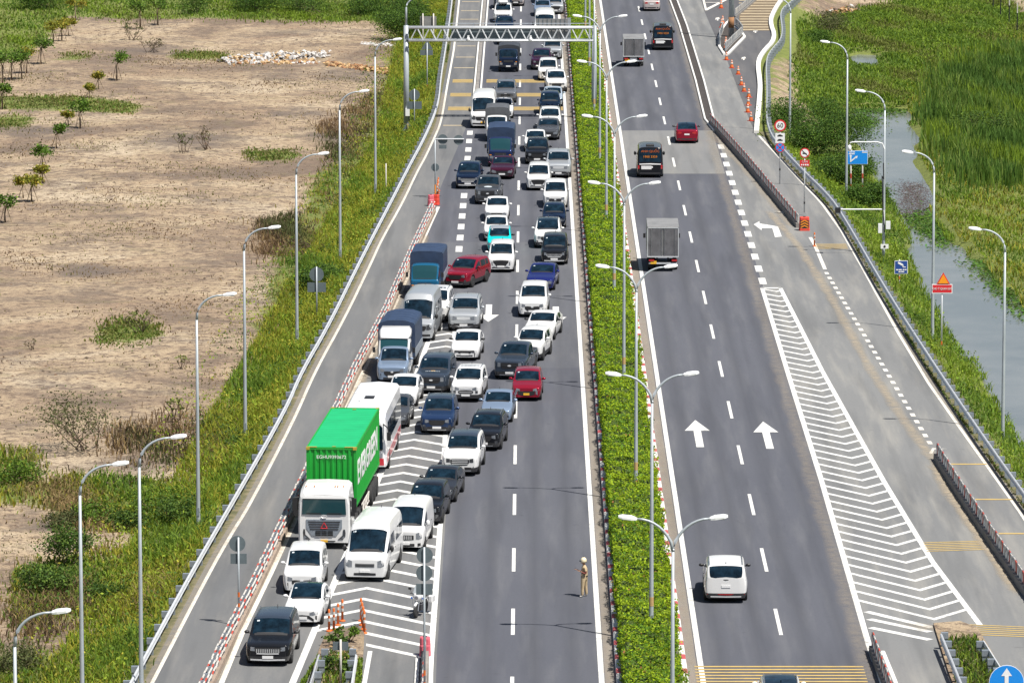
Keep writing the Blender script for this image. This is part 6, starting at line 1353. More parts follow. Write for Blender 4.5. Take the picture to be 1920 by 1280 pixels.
for i in range(16):
    a0, a1 = i * math.pi / 8, (i + 1) * math.pi / 8; b.tube([(xf + 0.055, 0.14 * math.cos(a0), 1.60 + 0.07 * math.sin(a0)), (xf + 0.055, 0.14 * math.cos(a1), 1.60 + 0.07 * math.sin(a1))], 0.014, 5)
b.box((xf + 0.05, 0, 1.60), (0.02, 0.05, 0.08)); cp('emblem', b, 'chrome')
for sd in (-0.5, 0.5): b = MB(); b.box((xf + 0.05, sd, 1.76), (0.02, 0.7, 0.025)); cp('wiper', b, 'black_plastic')
front_plate('windshield_sticker', [(0.42, 1.80, 0.02), (0.68, 1.80, 0.02), (0.68, 1.92, 0.03), (0.42, 1.92, 0.03)], 'sign_bright_blue', 0.042, 0.01); front_plate('windshield_sticker', [(-0.90, 2.36, 0.05), (-0.60, 2.36, 0.05), (-0.60, 2.42, 0.05), (-0.90, 2.42, 0.05)], 'sticker', 0.045, 0.01)
for yy in (-0.9, -0.5, 0.5, 0.62, 0.9): b = MB(); b.box((xf - 0.45, yy, 2.99), (0.06, 0.05, 0.05)); cp('marker_light', b, 'amber')
# tractor frame, tanks, wheels
b = MB()
for sd in (1, -1): b.box((xf - 3.6, sd * 0.42, 0.85), (5.6, 0.10, 0.26))
b.lathe([(0.45, 1.12), (0.45, 1.2)], 'z', 14, (xf - 4.6, 0, 0)); b.box((xf - 1.5, 0, 0.9), (1.6, 1.6, 0.5)); cp('tractor_frame', b, 'underbody')
for sd in (1, -1): b = MB(); b.bevbox((xf - 3.0, sd * 0.95, 0.68), (0.9, 0.5, 0.5), 0.08); cp('fuel_tank', b, 'galv')
tyT, rmT = wheel_meshes(0.51, 0.30, True)
for a, dual in ((xf - 1.35, False), (xf - 4.3, True), (xf - 5.6, True), (-xf + 1.3, True), (-xf + 2.6, True), (-xf + 3.9, True)):
    for sd in (1, -1):
        o = link('wheel', tyT, root); o.location = (a, sd * 1.05, 0.51); o.rotation_euler = (0, 0, 0 if sd > 0 else math.pi); link('rim', rmT, o)
        if dual: o = link('wheel', tyT, root); o.location = (a, sd * 0.72, 0.51)
        if not dual or a > 0: b = MB(); b.lathe([(0.60, -0.16), (0.60, 0.16)], 'y', 16, (a, sd * 1.05, 0.51)) if False else None
for a in (xf - 4.3, xf - 5.6):
    for sd in (1, -1):
        b = MB(); R = [[(a + 0.62 * math.cos(t), sd * 1.05 - 0.24, 0.51 + 0.62 * math.sin(t)), (a + 0.62 * math.cos(t), sd * 1.05 + 0.20, 0.51 + 0.62 * math.sin(t)), (a + 0.60 * math.cos(t), sd * 1.05 + 0.20, 0.51 + 0.60 * math.sin(t)), (a + 0.60 * math.cos(t), sd * 1.05 - 0.24, 0.51 + 0.60 * math.sin(t))] for t in [math.pi * q / 8 for q in range(9)]]; b.loft(R); cp('mudguard', b, 'black_plastic')
# semi-trailer
xc1 = xf - 3.6; xc0 = xc1 - 12.19; zc0 = 1.45; zc1 = 4.35
b = MB()
for sd in (1, -1): b.box(((xc0 + xc1) / 2, sd * 0.5, 1.22), (12.0, 0.12, 0.30))
for i in range(9): b.box((xc0 + 0.5 + i * 1.4, 0, 1.34), (0.14, 2.4, 0.14))
cp('trailer_frame', b, 'underbody')
for sd in (1, -1):
    b = MB(); x0, x1 = xc0 + 5.2, xc1 - 3.3; b.tube([(x0, sd * 1.16, 0.98), (x1, sd * 1.16, 0.98)], 0.035, 6); b.tube([(x0, sd * 1.16, 0.52), (x1, sd * 1.16, 0.52)], 0.035, 6); n = 8
    for i in range(n): b.tube([(lerp(x0, x1, i / n), sd * 1.16, 0.52 if i % 2 else 0.98), (lerp(x0, x1, (i + 1) / n), sd * 1.16, 0.98 if i % 2 else 0.52)], 0.028, 6)
    cp('side_guard', b, 'post_white')
    b = MB(); b.box((xc1 - 2.6, sd * 0.7, 0.75), (0.14, 0.14, 0.9)); b.box((xc1 - 2.6, sd * 0.7, 0.27), (0.3, 0.3, 0.06)); cp('landing_leg', b, 'galv_plate')
b = MB(); b.box((xc0 - 0.05, 0, 0.75), (0.12, 2.3, 0.14)); cp('rear_bar', b, 'post_red')
# container: corrugated walls, roof, castings, rails
def corr(a0, a1, step, dep):
    out = []; n = int((a1 - a0) / step)
    for i in range(n):
        s0 = a0 + (a1 - a0) * i / n; st = (a1 - a0) / n; out += [(s0, 0), (s0 + st * 0.30, 0), (s0 + st * 0.45, -dep), (s0 + st * 0.85, -dep)]
    return out + [(a1, 0)]
cont = empty('shipping_container', (0, 0, 0)); cont.parent = None; cont.location = loc; cont.rotation_euler = (0, 0, rz)
def kp(nm, b, m, parent=None): return b.build(nm, (m,) if isinstance(m, str) else m, parent or cont)
for sd in (1, -1):
    b = MB(); c = corr(xc0 + 0.14, xc1 - 0.14, 0.28, 0.045); vs = [(x, sd * (1.215 + o), z) for x, o in c for z in (zc0 + 0.14, zc1 - 0.12)]
    b.add(vs, [((2 * i, 2 * i + 2, 2 * i + 3, 2 * i + 1) if sd < 0 else (2 * i + 1, 2 * i + 3, 2 * i + 2, 2 * i)) for i in range(len(c) - 1)]); sw = kp('side_wall', b, 'container_green')
    o = lettering('EVERGREEN', 1.62, 'sign_white', cont, ((xc0 + xc1) / 2 + 0.3, sd * 1.222, (zc0 + zc1) / 2 + 0.05), (math.pi / 2, 0, math.pi if sd > 0 else 0), bold=0.045, sx=1.22)
    b = MB(); b.box(((xc0 + xc1) / 2, sd * 1.19, zc1 - 0.06), (12.0, 0.06, 0.12)); b.box(((xc0 + xc1) / 2, sd * 1.19, zc0 + 0.07), (12.0, 0.06, 0.14)); kp('side_rail', b, 'container_green')
b = MB(); c = corr(-1.10, 1.10, 0.245, 0.045); vs = [(xc1 - 0.01 + o, y, z) for y, o in c for z in (zc0 + 0.14, zc1 - 0.12)]
b.add(vs, [(2 * i, 2 * i + 2, 2 * i + 3, 2 * i + 1) for i in range(len(c) - 1)]); kp('front_wall', b, 'container_green')
b = MB(); b.box((xc0 + 0.02, 0, (zc0 + zc1) / 2), (0.05, 2.3, 2.7)); kp('rear_doors', b, 'container_green')
b = MB(); R = []
n = 44
for i in range(n + 1):
    x = lerp(xc0 + 0.06, xc1 - 0.06, i / n); z = zc1 - 0.035 + (0.012 if i % 2 else 0); R.append([(x, -1.19, z - 0.03), (x, 1.19, z - 0.03), (x, 1.19, z), (x, -1.19, z)])
b.loft(R); kp('roof', b, 'container_roof')
for xx, zz_, nm in ((xc1 - 0.05, zc1 - 0.06, 't'), (xc1 - 0.05, zc0 + 0.07, 'b'), (xc0 + 0.06, zc1 - 0.06, 't'), (xc0 + 0.06, zc0 + 0.07, 'b')):
    b = MB(); b.box((xx, 0, zz_), (0.10, 2.30, 0.12)); kp('end_rail', b, 'container_green')
    for sd in (1, -1): b = MB(); b.box((xx + (0.012 if xx > xc0 + 5 else -0.012), sd * 1.14, zz_ + 0.004), (0.18, 0.178, 0.135)); kp('corner_casting', b, 'corner_gold' if nm == 't' else 'container_green')
for xx in (xc1 - 0.06, xc0 + 0.07):
    for sd in (1, -1): b = MB(); b.box((xx, sd * 1.15, (zc0 + zc1) / 2), (0.12, 0.14, 2.66)); kp('corner_post', b, 'container_green')
for yy in (-0.92, 0.85): b = MB(); b.box((xc1 - 0.05, yy, zc1 + 0.008), (0.13, 0.42, 0.02)); kp('yellow_mark', b, 'corner_gold')
b = MB(); b.box((xc1 - 0.30, 0.1, zc1 - 0.005), (0.10, 0.18, 0.02)); kp('roof_placard', b, 'corner_gold'); b = MB(); b.box((xc0 + 0.5, 0.0, zc1 - 0.005), (0.10, 0.18, 0.02)); kp('roof_placard', b, 'corner_gold')
lettering('EGHU9393672', 0.235, 'sign_white', cont, (xc1 + 0.012, 0.0, zc1 - 0.48), (math.pi / 2, 0, math.pi / 2))
tag(root, 'white tractor unit with grey grille hauling the green container', 'lorry', 'lorries in the jam'); tag(cont, 'long green corrugated shipping container with white lettering', 'container')

# ------------------------------------------------------------------ coach
L = 10.4; loc, rz = seat(682, 877, L, 3.0, True, 0.3); root = empty('coach', loc, rz); xf = L / 2; h = 1.18; H = 3.28; R = []
for x, y, z0, z1 in ((xf, 0.86, 0.42, 2.75), (xf - 0.05, 0.93, 0.36, 2.95), (xf - 0.22, 0.98, 0.33, 3.14), (xf - 0.55, 1, 0.32, 3.24), (xf - 1.5, 1, 0.32, H), (0, 1, 0.32, H), (-xf + 0.4, 1, 0.32, H - 0.04), (-xf + 0.08, 0.98, 0.36, H - 0.14), (-xf, 0.94, 0.42, H - 0.3)):
    w = h * y; R.append([(x, -w * 0.97, z0), (x, -w, z0 + 0.15), (x, -w, 1.35), (x, -w * 0.985, 2.4), (x, -w * 0.94, z1 - 0.20), (x, -w * 0.82, z1 - 0.05), (x, 0, z1 + 0.03), (x, w * 0.82, z1 - 0.05), (x, w * 0.94, z1 - 0.20), (x, w * 0.985, 2.4), (x, w, 1.35), (x, w, z0 + 0.15), (x, w * 0.97, z0)])
b = MB(); b.loft(R); cp('body', b, 'bus_white')
front_plate('windshield', [(-1.0, 1.28, 0.02), (1.0, 1.28, 0.02), (0.98, 2.42, 0.02), (0.85, 2.55, 0.02), (-0.85, 2.55, 0.02), (-0.98, 2.42, 0.02)], 'glass', 0.05)
front_plate('dashboard_panel', [(-0.95, 1.22, 0.05), (0.95, 1.22, 0.05), (0.95, 1.29, 0.05), (-0.95, 1.29, 0.05)], 'black_plastic', 0.10)
front_plate('bumper', [(-1.06, 0.45, 0.02), (1.06, 0.45, 0.02), (1.04, 0.80, 0.02), (-1.04, 0.80, 0.02)], 'bus_red', 0.05)
for sd in (1, -1):
    front_plate('headlight', [(sd * 0.98, 0.84, 0.04), (sd * 0.62, 0.84, 0), (sd * 0.74, 1.02, 0), (sd * 0.98, 1.12, 0.04)], 'headlamp', 0.05)
    for i in range(7):
        x0 = xf - 1.1 - i * 1.28; b = MB(); b.add([(x0, sd * h * 1.004, 1.50), (x0 - 1.22, sd * h * 1.004, 1.50), (x0 - 1.22, sd * h * 0.984, 2.52), (x0, sd * h * 0.984, 2.52), (x0, sd * h * 0.98, 1.50), (x0 - 1.22, sd * h * 0.98, 1.50), (x0 - 1.22, sd * h * 0.96, 2.52), (x0, sd * h * 0.96, 2.52)], [(0, 1, 2, 3), (4, 7, 6, 5), (0, 3, 7, 4), (1, 5, 6, 2), (3, 2, 6, 7), (0, 4, 5, 1)]); cp('side_window', b, 'glass')
    for i in range(4):
        x0 = xf - 0.6 - i * 2.3; b = MB(); b.box((x0 - 1.1, sd * h * 1.003, 0.72 + 0.03 * i), (2.1, 0.012, 0.42)); cp('red_panel', b, 'bus_red')
    b = MB(); b.tube([(xf - 0.05, sd * 1.0, 2.6), (xf + 0.18, sd * 1.25, 2.45), (xf + 0.18, sd * 1.32, 2.2)], 0.03, 6); b.box((xf + 0.16, sd * 1.32, 1.98), (0.12, 0.2, 0.42)); cp('mirror', b, 'black_plastic')
tyB, rmB = wheel_meshes(0.46, 0.28, False)
for a in (xf - 2.0, -xf + 2.6):
    for sd in (1, -1): o = link('wheel', tyB, root); o.location = (a, sd * (h - 0.13), 0.46); o.rotation_euler = (0, 0, 0 if sd > 0 else math.pi); link('rim', rmB, o)
    b = MB(); b.lathe([(0.56, -h - 0.004), (0.56, h + 0.004)], 'y', 18, (a, 0, 0.46)); cp('wheel_well', b, 'underbody')
b = MB(); b.bevbox((1.3, 0, H + 0.04), (1.3, 1.0, 0.10), 0.03); ac = cp('roof_hatch', b, 'bus_white')
for x in (1.05, 1.60): b = MB(); b.box((x, 0.0, H + 0.10), (0.42, 0.5, 0.03)); cp('hatch_vent', b, 'black_plastic', ac)
for x in (3.2, -0.9, -3.0): b = MB(); b.box((x, 0, H + 0.012), (0.05, 1.9, 0.05)); cp('roof_rib', b, 'bus_white')
for yy in (0.5, 0.75): b = MB(); b.box((xf - 0.30, yy, 3.17), (0.10, 0.12, 0.05)); cp('marker_light', b, 'amber')
tag(root, 'white coach with red bumper behind the green container', 'coach')

# ------------------------------------------------------------------ the queue: (kind, photo foot point, turn, paint, label)
car('carnival', 502, 1241, 3.0, 'black', 'black people carrier with chrome grille at the front of the ramp queue', roof='paint_slate', mirror='black_plastic')  # slate roof tone stands in for sky reflected on black paint
car('sedan', 566, 1167, 4.6, 'white', 'white saloon with a black roof behind the black people carrier', roof='glass', front='vios', zn=0.76)
car('innova', 566, 1108, 2.2, 'white', 'white people carrier in front of the container lorry')
car('transit', 684, 1083, 6.2, 'white', 'white high-roof van slanting across the striped gore', 'van')
car('minivan', 759, 1027, 5.0, 'white', 'small white panel van behind the high-roof van', 'van')
car('suv', 793, 978, 5.5, 'black', 'black crossover tucked behind the small white van', rail=False)
car('bigsedan', 818, 938, 6.5, 'darkgrey', 'dark grey saloon behind the black crossover')
car('bigsuv', 862, 886, 4.5, 'white', 'large white off-roader with a dark roof on the gore line', roof='paint_slate')
car('suv', 906, 839, 5.5, 'black', 'black crossover behind the large white off-roader', H=1.66)
car('sedan', 930, 788, 3.5, 'bluesilver', 'blue-grey saloon between the black crossover and the red hatchback')
car('hatch', 987, 746, 2.0, 'red', 'red hatchback with a yellow number plate', front='i10', plate='plate_yellow')
car('pickup', 955, 706, 8.5, 'slate', 'dark blue-grey pickup nosing left behind the red hatchback', 'pickup')
car('mini_suv', 988, 672, 10.0, 'white', 'white crossover half hidden behind the dark pickup', sunroof=False, rail=False, front='suv')
car('bigsedan', 1009, 634, 8.0, 'white', 'white saloon ahead of the white people carrier in the right lane', front='city', mirror='black_plastic')
car('innova', 998, 590, 2.5, 'white', 'white people carrier in the right lane behind the white saloon')
car('bigsedan', 1012, 541, 5.0, 'blue', 'royal blue saloon in the right lane', mirror='PAINT')
car('mpv', 1039, 492, 1.5, 'black', 'black people carrier with a chrome grille by the median', front='carnival', mirror='black_plastic')
car('suv', 1026, 461, 1.5, 'white', 'white crossover with a dark glass roof left of the median', roof='glass')
car('hatch', 1039, 424, 0.5, 'navy', 'navy small car between the glass-roofed crossover and a white people carrier', L=4.2)
car('mpv', 1041, 386, 0.8, 'white', 'white people carrier with a black grille by the median', front='innova')
car('mpv', 1009, 353, 1.5, 'pearl', 'pearl white people carrier left of the silver off-roader')
car('bigsuv', 1047, 330, 0.5, 'silver', 'silver off-roader hugging the median line', front='fortuner')
car('suv', 1007, 304, 1.0, 'black', 'black crossover above the pearl people carrier', H=1.72)
car('sedan', 1003, 281, 1.0, 'white', 'white car hidden behind the black crossover')
car('bigsedan', 1027, 259, 1.5, 'grey', 'grey saloon with a silver front beside the lorries')
car('suv', 1031, 243, 0.5, 'white', 'white crossover just beyond the grey saloon')
car('mpv', 1031, 213, 0.5, 'navy', 'navy people carrier on the farthest yellow stripe')
car('sedan', 1036, 197, 1.0, 'lightblue', 'pale blue saloon between the yellow stripes')
car('suv', 1044, 170, -2.0, 'white', 'white crossover straddling the median edge line', rail=False)
car('mpv', 1027, 148, 1.0, 'white', 'white people carrier below the gantry, right lane')
car('suv', 1014, 128, 2.0, 'purple', 'dark plum crossover just below the gantry', rail=False)
car('mpv', 1036, 108, 0.5, 'silver', 'silver people carrier under the gantry panel', front='innova')
car('transit', 1021, 70, 0.5, 'white', 'white van whose roof shows above the gantry', 'van')
car('sedan', 1017, 28, 0.5, 'bluesilver', 'blue-grey saloon behind the white van near the top edge')
car('mpv', 1041, 24, -3.0, 'silver', 'silver people carrier at the median near the top edge')
car('suv', 1020, 4, 0.5, 'navy', 'navy crossover at the top edge, right lane')
car('mpv', 1036, -6, 0.5, 'white', 'white people carrier cut by the top edge, right lane')
car('pickup', 943, 15, 0.5, 'navy', 'navy pickup cut by the top edge, left lane', 'pickup')
car('suv', 943, 40, 0.5, 'white', 'white crossover with a roof box above the gantry')
car('bigsedan', 945, 60, 0.5, 'navy', 'navy saloon behind the gantry truss', clad=False)
car('sedan', 949, 81, 0.5, 'slate', 'slate saloon right under the gantry truss')
car('sedan', 967, 9, 0.5, 'brownpearl', 'pale pinkish saloon on the lane line at the top edge')
car('suv', 948, 190, 0.5, 'duster', 'grey crossover with a silver grille between the yellow stripes', front='duster')
car('minibus', 905, 237, 1.5, 'white', 'white high-roof minibus with a yellow plate beside the covered lorries', 'minibus', plate='plate_yellow')
car('sedan', 943, 219, 0.5, 'white', 'white car hidden between the minibus and the covered lorry')
car('bigsedan', 941, 332, 2.0, 'maroon', 'dark maroon saloon in front of the blue lorry')
car('suv', 877, 350, 2.5, 'navy', 'dark navy crossover straddling the block dashes', front='carnival', rail=False)
pr, ps, pbv = car('pickup', 914, 379, 2.0, 'grey', 'grey pickup with a white disc on its bonnet', 'pickup', zn=1.05)
link('bonnet_emblem', decal(pbv, [(1.55, -0.02, 0.02), (1.62, -0.22, 0.22), (1.78, -0.30, 0.30), (1.95, -0.22, 0.22), (2.02, -0.02, 0.02)], 't', 'sticker', 'emblem', 0.012, 3, 0.008), pr)
car('sedan', 931, 411, 1.0, 'white', 'white saloon with a black grille in the left lane, farther one')
car('sedan', 930, 448, 0.5, 'pearl', 'white saloon just ahead of the turquoise taxi')
car('hatch', 936, 470, 0.5, 'cyan', 'turquoise taxi with a silver roof', 'taxi', roof='paint_silver', mirror='black_plastic', L=4.3)
car('mpv', 939, 506, 1.5, 'white', 'white people carrier with a black grille beside the red crossover')
car('suv', 853, 535, 19.0, 'red', 'dark red crossover turned across the gore tip', rail=False, zn=0.95, H=1.69)
car('bigsuv', 810, 600, 5.0, 'white', 'white off-roader with a sunroof between the two covered lorries', sunroof=True, front='suv')
car('innova', 735, 713, 3.0, 'bluesilver', 'blue-grey people carrier behind the coach')
ev, es, ebv = car('bigsuv', 808, 733, 6.0, 'slate', 'slate blue off-roader with markings on its bonnet', front='ranger', zn=1.05, rail=False)
for q in range(9): link('bonnet_marking', decal(ebv, [(1.50, -0.42 + q * 0.095, -0.36 + q * 0.095), (1.58, -0.42 + q * 0.095, -0.36 + q * 0.095)], 't', 'sticker', 'mark', 0.012, 2, 0.008), ev)
link('bonnet_marking', decal(ebv, [(1.40, -0.10, 0.10), (1.46, -0.14, 0.14)], 't', 'plate_yellow', 'mark', 0.012, 2, 0.008), ev)
car('bigsuv', 869, 616, 3.0, 'silver', 'silver off-roader beside the white lane arrow', front='fortuner', L=4.75)
car('sedan', 871, 671, 4.0, 'white', 'white saloon with a dark winged grille on the gore line', front='city', L=4.55, mirror='black_plastic')
car('mini_suv', 873, 748, 5.5, 'white', 'small white crossover with a sunroof on the gore line')
car('suv', 819, 809, 3.0, 'forest', 'dark blue crossover alone on the striped gore', roof='paint_slate')
car('sedan', 752, 758, 5.0, 'white', 'white saloon peeping out beside the rear of the coach')
car('sedan', 736, 797, 4.0, 'grey', 'grey saloon squeezed beside the coach', W=1.7)
# lorries in the jam
lorry(953, 132, 1.0, 'navy', 'old navy lorry with a dark cover below the gantry', L=5.4, W=1.80, H=2.0, bm='tarp_dark', bh=1.25, glm='glass')
lorry(931, 262, 1.0, 'white', 'small white-cabbed lorry with a flat grey cover', L=5.2, W=1.75, H=2.0, bm='tarp_grey', bh=1.6, glm='glass', arch=0.03)
lorry(938, 309, 1.0, 'truckblue', 'blue-cabbed lorry with a dark blue tarpaulin', L=6.2, W=1.9, H=2.2, bm='tarp_blue', bh=1.85, bw=2.1, arch=0.06)
lorry(796, 557, 3.0, 'teal', 'teal-cabbed lorry with a dark square cover beside the railing', L=6.0, W=1.9, H=2.2, bm='tarp_blue', bh=1.9, bw=2.12, arch=0.03)
car('minibus', 781, 635, 4.5, 'silver', 'silver high-roof minibus between the two covered lorries by the railing', 'minibus')
lorry(738, 702, 4.0, 'white', 'white-cabbed lorry with a ribbed dark cover behind the blue-grey people carrier', L=6.6, W=1.95, H=2.25, bm='tarp_blue', bh=2.0, bw=2.15, fairing=True, arch=0.14)
# right carriageway, driving away
Q2 = 'vehicles driving away on the right carriageway'
car('carnival', 1361, 1123, 1.0, 'white', 'white people carrier driving away in the near left lane', oncoming=False, group=Q2, tail='bar', mirror='black_plastic', L=4.9)
car('suv', 1465, 1352, 0.5, 'white', 'white car whose roof just enters at the bottom edge', oncoming=False, group=Q2, roof='glass')
lorry(1243, 504, 0.5, 'white', 'grey box lorry with twin rear doors, nearer one', L=6.4, W=1.95, H=2.15, body='box', bm='box_grey', bh=1.95, bw=2.06, bz=0.98, oncoming=False, grp=Q2)
lorry(1188, 122, 0.5, 'white', 'grey box lorry with twin rear doors, farther one below the gantry line', L=5.6, W=1.8, H=2.05, body='box', bm='box_panel', bh=1.65, bw=1.9, bz=0.95, oncoming=False, grp=Q2)
def black_van(px, py, label):
    r0, s0, bv = car('limo_van', px, py, 0.5, 'black', label, 'van', oncoming=False, group=Q2, roof='paint_grey', tail='std', clad=False)
    xr = -s0['L'] / 2; h_ = s0['W'] / 2
    link('rear_trim', decal(bv, sym([(0, 1.02, 1.10), (0.8 * h_, 1.0, 1.07)]), 'b', 'paint_white', 'trim', 0.03), r0)
    for s_, z, sz, m in (('ANH QUỐC', 1.98, 0.24, 'orange'), ('1900 3359', 1.58, 0.24, 'amber')):
        hit = bv.ray_cast(Vector((-9, 0, z)), Vector((1, 0, 0))); xx = hit[0].x if hit[0] else xr
        lettering(s_, sz, m, r0, (xx - 0.03, 0, z), (math.pi / 2 - 0.0, 0, -math.pi / 2), sx=1.05)
    b = MB(); b.bevbox((-1.9, 0, s0['H'] + 0.06), (0.7, 0.6, 0.12), 0.03); b.build('roof_unit', ('black_plastic',), r0)
    link('rear_sign', decal(bv, [(-0.10, 0.66, 0.92), (0.66, 0.66, 0.92)], 'b', 'plate_white', 'sign', 0.03, 2), r0)
black_van(1219, 329, 'black van with orange lettering on its rear glass, nearer one'); black_van(1243, 91, 'black van with orange lettering on its rear glass, farther one')
car('bigsedan', 1288, 265, 0.5, 'red', 'red saloon driving away near the lighter road patch', oncoming=False, group=Q2, roof='glass', mirror='black_plastic')
car('sedan', 1222, 18, 0.5, 'brownpearl', 'pale saloon driving away at the top edge', oncoming=False, group=Q2)
# roof box of the white crossover
X, Y = G(943, 40, 0.2); b = MB(); b.bevbox((0, 0, 0), (0.95, 1.7, 0.34), 0.14); o = b.build('roof_box', ('paint_white',)); o.location = (X, Y + 2.6, 1.93); tag(o, 'white roof box on the crossover above the gantry', 'roof box')

# ================================================================== MOTORCYCLE
X, Y = G(789, 1152, 0.0); root = empty('motorcycle', (X, Y, 0.002), math.radians(-90 - 16)); root.scale = (1.0, 1.0, 1.0)
def mp(nm, b, m, smooth=False, parent=None): return b.build(nm, (m,) if isinstance(m, str) else m, parent or root, smooth)
for a in (0.72, -0.70):
    b = MB(); b.lathe([(0.23, -0.055), (0.285, -0.05), (0.31, 0), (0.285, 0.05), (0.23, 0.055)], 'y', 20, (a, 0, 0.31)); w_ = mp('wheel', b, 'rubber', True)
    b = MB(); b.lathe([(0.23, -0.03), (0.23, 0.03)], 'y', 18, (a, 0, 0.31)); mp('rim', b, 'rim_dark', parent=w_)
for sd in (1, -1): b = MB(); b.tube([(0.72, sd * 0.09, 0.31), (0.45, sd * 0.09, 0.92)], 0.028, 8); mp('fork', b, 'rim')
b = MB(); R = []
for x, w, z0, z1 in ((0.42, 0.10, 0.72, 0.95), (0.30, 0.16, 0.62, 1.02), (0.05, 0.17, 0.60, 0.98), (-0.15, 0.13, 0.62, 0.86)): R.append([(x, -w, (z0 + z1) / 2), (x, -w * 0.7, z0), (x, w * 0.7, z0), (x, w, (z0 + z1) / 2), (x, w * 0.6, z1), (x, -w * 0.6, z1)])
b.loft(R); mp('tank', b, 'paint_white', True)
b = MB(); b.bevbox((-0.45, 0, 0.80), (0.70, 0.28, 0.12), 0.05); mp('seat', b, 'black_plastic')
b = MB(); b.bevbox((0.10, 0, 0.42), (0.46, 0.34, 0.34), 0.05); mp('engine', b, 'rim_dark')
b = MB(); b.tube([(0.42, 0, 0.88), (0.1, 0, 0.60), (-0.35, 0, 0.58), (-0.70, 0, 0.31)], 0.035, 8); mp('frame', b, 'black_plastic')
b = MB(); b.tube([(0.34, -0.40, 1.04), (0.42, -0.20, 1.02), (0.44, 0, 1.0), (0.42, 0.20, 1.02), (0.34, 0.40, 1.04)], 0.018, 8); mp('handlebar', b, 'black_plastic')
R = []; b = MB()
for x, w, z0, z1 in ((0.66, 0.08, 0.82, 0.98), (0.60, 0.17, 0.74, 1.08), (0.50, 0.23, 0.72, 1.12)): R.append([(x, -w, (z0 + z1) / 2), (x, -w * 0.6, z0), (x, w * 0.6, z0), (x, w, (z0 + z1) / 2), (x, w * 0.7, z1), (x, -w * 0.7, z1)])
b.loft(R); mp('front_fairing', b, 'paint_white', True)
b = MB(); b.lathe([(0.09, 0.66), (0.07, 0.69)], 'x', 12, (0, 0, 0.90)); mp('headlight', b, 'headlamp')
b = MB(); b.add([(0.58, -0.18, 1.08), (0.58, 0.18, 1.08), (0.44, 0.15, 1.40), (0.44, -0.15, 1.40), (0.56, -0.18, 1.08), (0.56, 0.18, 1.08), (0.42, 0.15, 1.40), (0.42, -0.15, 1.40)], [(0, 1, 2, 3), (7, 6, 5, 4), (0, 4, 5, 1), (1, 5, 6, 2), (2, 6, 7, 3), (3, 7, 4, 0)]); mp('windscreen', b, 'lamp_glass')
for sd in (1, -1):
    b = MB(); b.tube([(0.40, sd * 0.30, 1.04), (0.42, sd * 0.36, 1.22)], 0.01, 6); b.box((0.42, sd * 0.38, 1.26), (0.03, 0.14, 0.09)); mp('mirror', b, 'black_plastic')
    b = MB(); b.bevbox((-0.62, sd * 0.32, 0.66), (0.46, 0.22, 0.34), 0.05); mp('pannier', b, 'paint_white')
    b = MB(); b.tube([(0.36, sd * 0.25, 0.35), (0.30, sd * 0.30, 0.80), (0.05, sd * 0.28, 0.80)], 0.018, 6); mp('crash_bar', b, 'chrome')
    b = MB(); b.lathe([(0.05, 0.5), (0.045, 0.54)], 'x', 8, (0, sd * 0.27, 0.86)); mp('blue_light', b, 'sign_blue')
b = MB(); b.bevbox((-0.85, 0, 0.98), (0.34, 0.40, 0.28), 0.06); mp('top_case', b, 'paint_white')
b = MB(); b.tube([(0.5, 0, 0.66), (0.72, 0, 0.645), (0.95, 0, 0.56)], 0.06, 8); mp('front_mudguard', b, 'paint_white')
b = MB(); b.tube([(-0.05, 0.12, 0.30), (-0.22, 0.30, 0.01)], 0.014, 6); mp('kickstand', b, 'black_plastic'); b = MB(); b.tube([(0.1, -0.18, 0.28), (-0.4, -0.20, 0.30), (-0.85, -0.22, 0.42)], [0.03, 0.04, 0.05], 8); mp('exhaust', b, 'chrome')
tag(root, 'white police motorcycle parked on the gore line behind the signpost', 'motorcycle')

# ================================================================== TRAFFIC OFFICER
X, Y = G(1095, 1118, 0.0); root = empty('person', (X, Y, 0.0), 0.0)
def skin(name, chains, mats, pick, parent):
    "chains: list of lists of (point, radius); first vertex of the first chain is the root"
    V = []; E = []; Rr = []; idx_ = {}
    for ch in chains:
        prev = None
        for p, r in ch:
            key = tuple(round(q, 4) for q in p)
            if key not in idx_: idx_[key] = len(V); V.append(p); Rr.append(r)
            i = idx_[key]
            if prev is not None and prev != i: E.append((prev, i))
            prev = i
    me = bpy.data.meshes.new(name); me.from_pydata(V, E, []); o = bpy.data.objects.new(name, me); COL.objects.link(o)
    md = o.modifiers.new('skin', 'SKIN'); sd_ = o.modifiers.new('sub', 'SUBSURF'); sd_.levels = 2; sd_.render_levels = 2
    sv = me.skin_vertices[0].data
    for i, r in enumerate(Rr): sv[i].radius = (r, r) if not isinstance(r, tuple) else r; sv[i].use_root = (i == 0)
    dg = bpy.context.evaluated_depsgraph_get(); dg.update(); em = bpy.data.meshes.new_from_object(o.evaluated_get(dg)); bpy.data.objects.remove(o)
    em.materials.clear()
    for m in mats: em.materials.append(MATS[m])
    for p in em.polygons: p.use_smooth = True; p.material_index = pick(p.center)
    return link(name, em, parent)
mat('uniform', (0.47, 0.36, 0.22), 0.85, noise=0.2, nscale=6.0); mat('skin_tone', (0.36, 0.19, 0.12), 0.55); mat('boot_white', (0.55, 0.52, 0.46), 0.6); mat('brown_cuff', (0.17, 0.04, 0.03), 0.7); mat('helmet_cream', (0.72, 0.62, 0.42), 0.35, coat=0.5); mat('hair_black', (0.012, 0.01, 0.01), 0.6)
pel = (0.02, 0, 0.93)
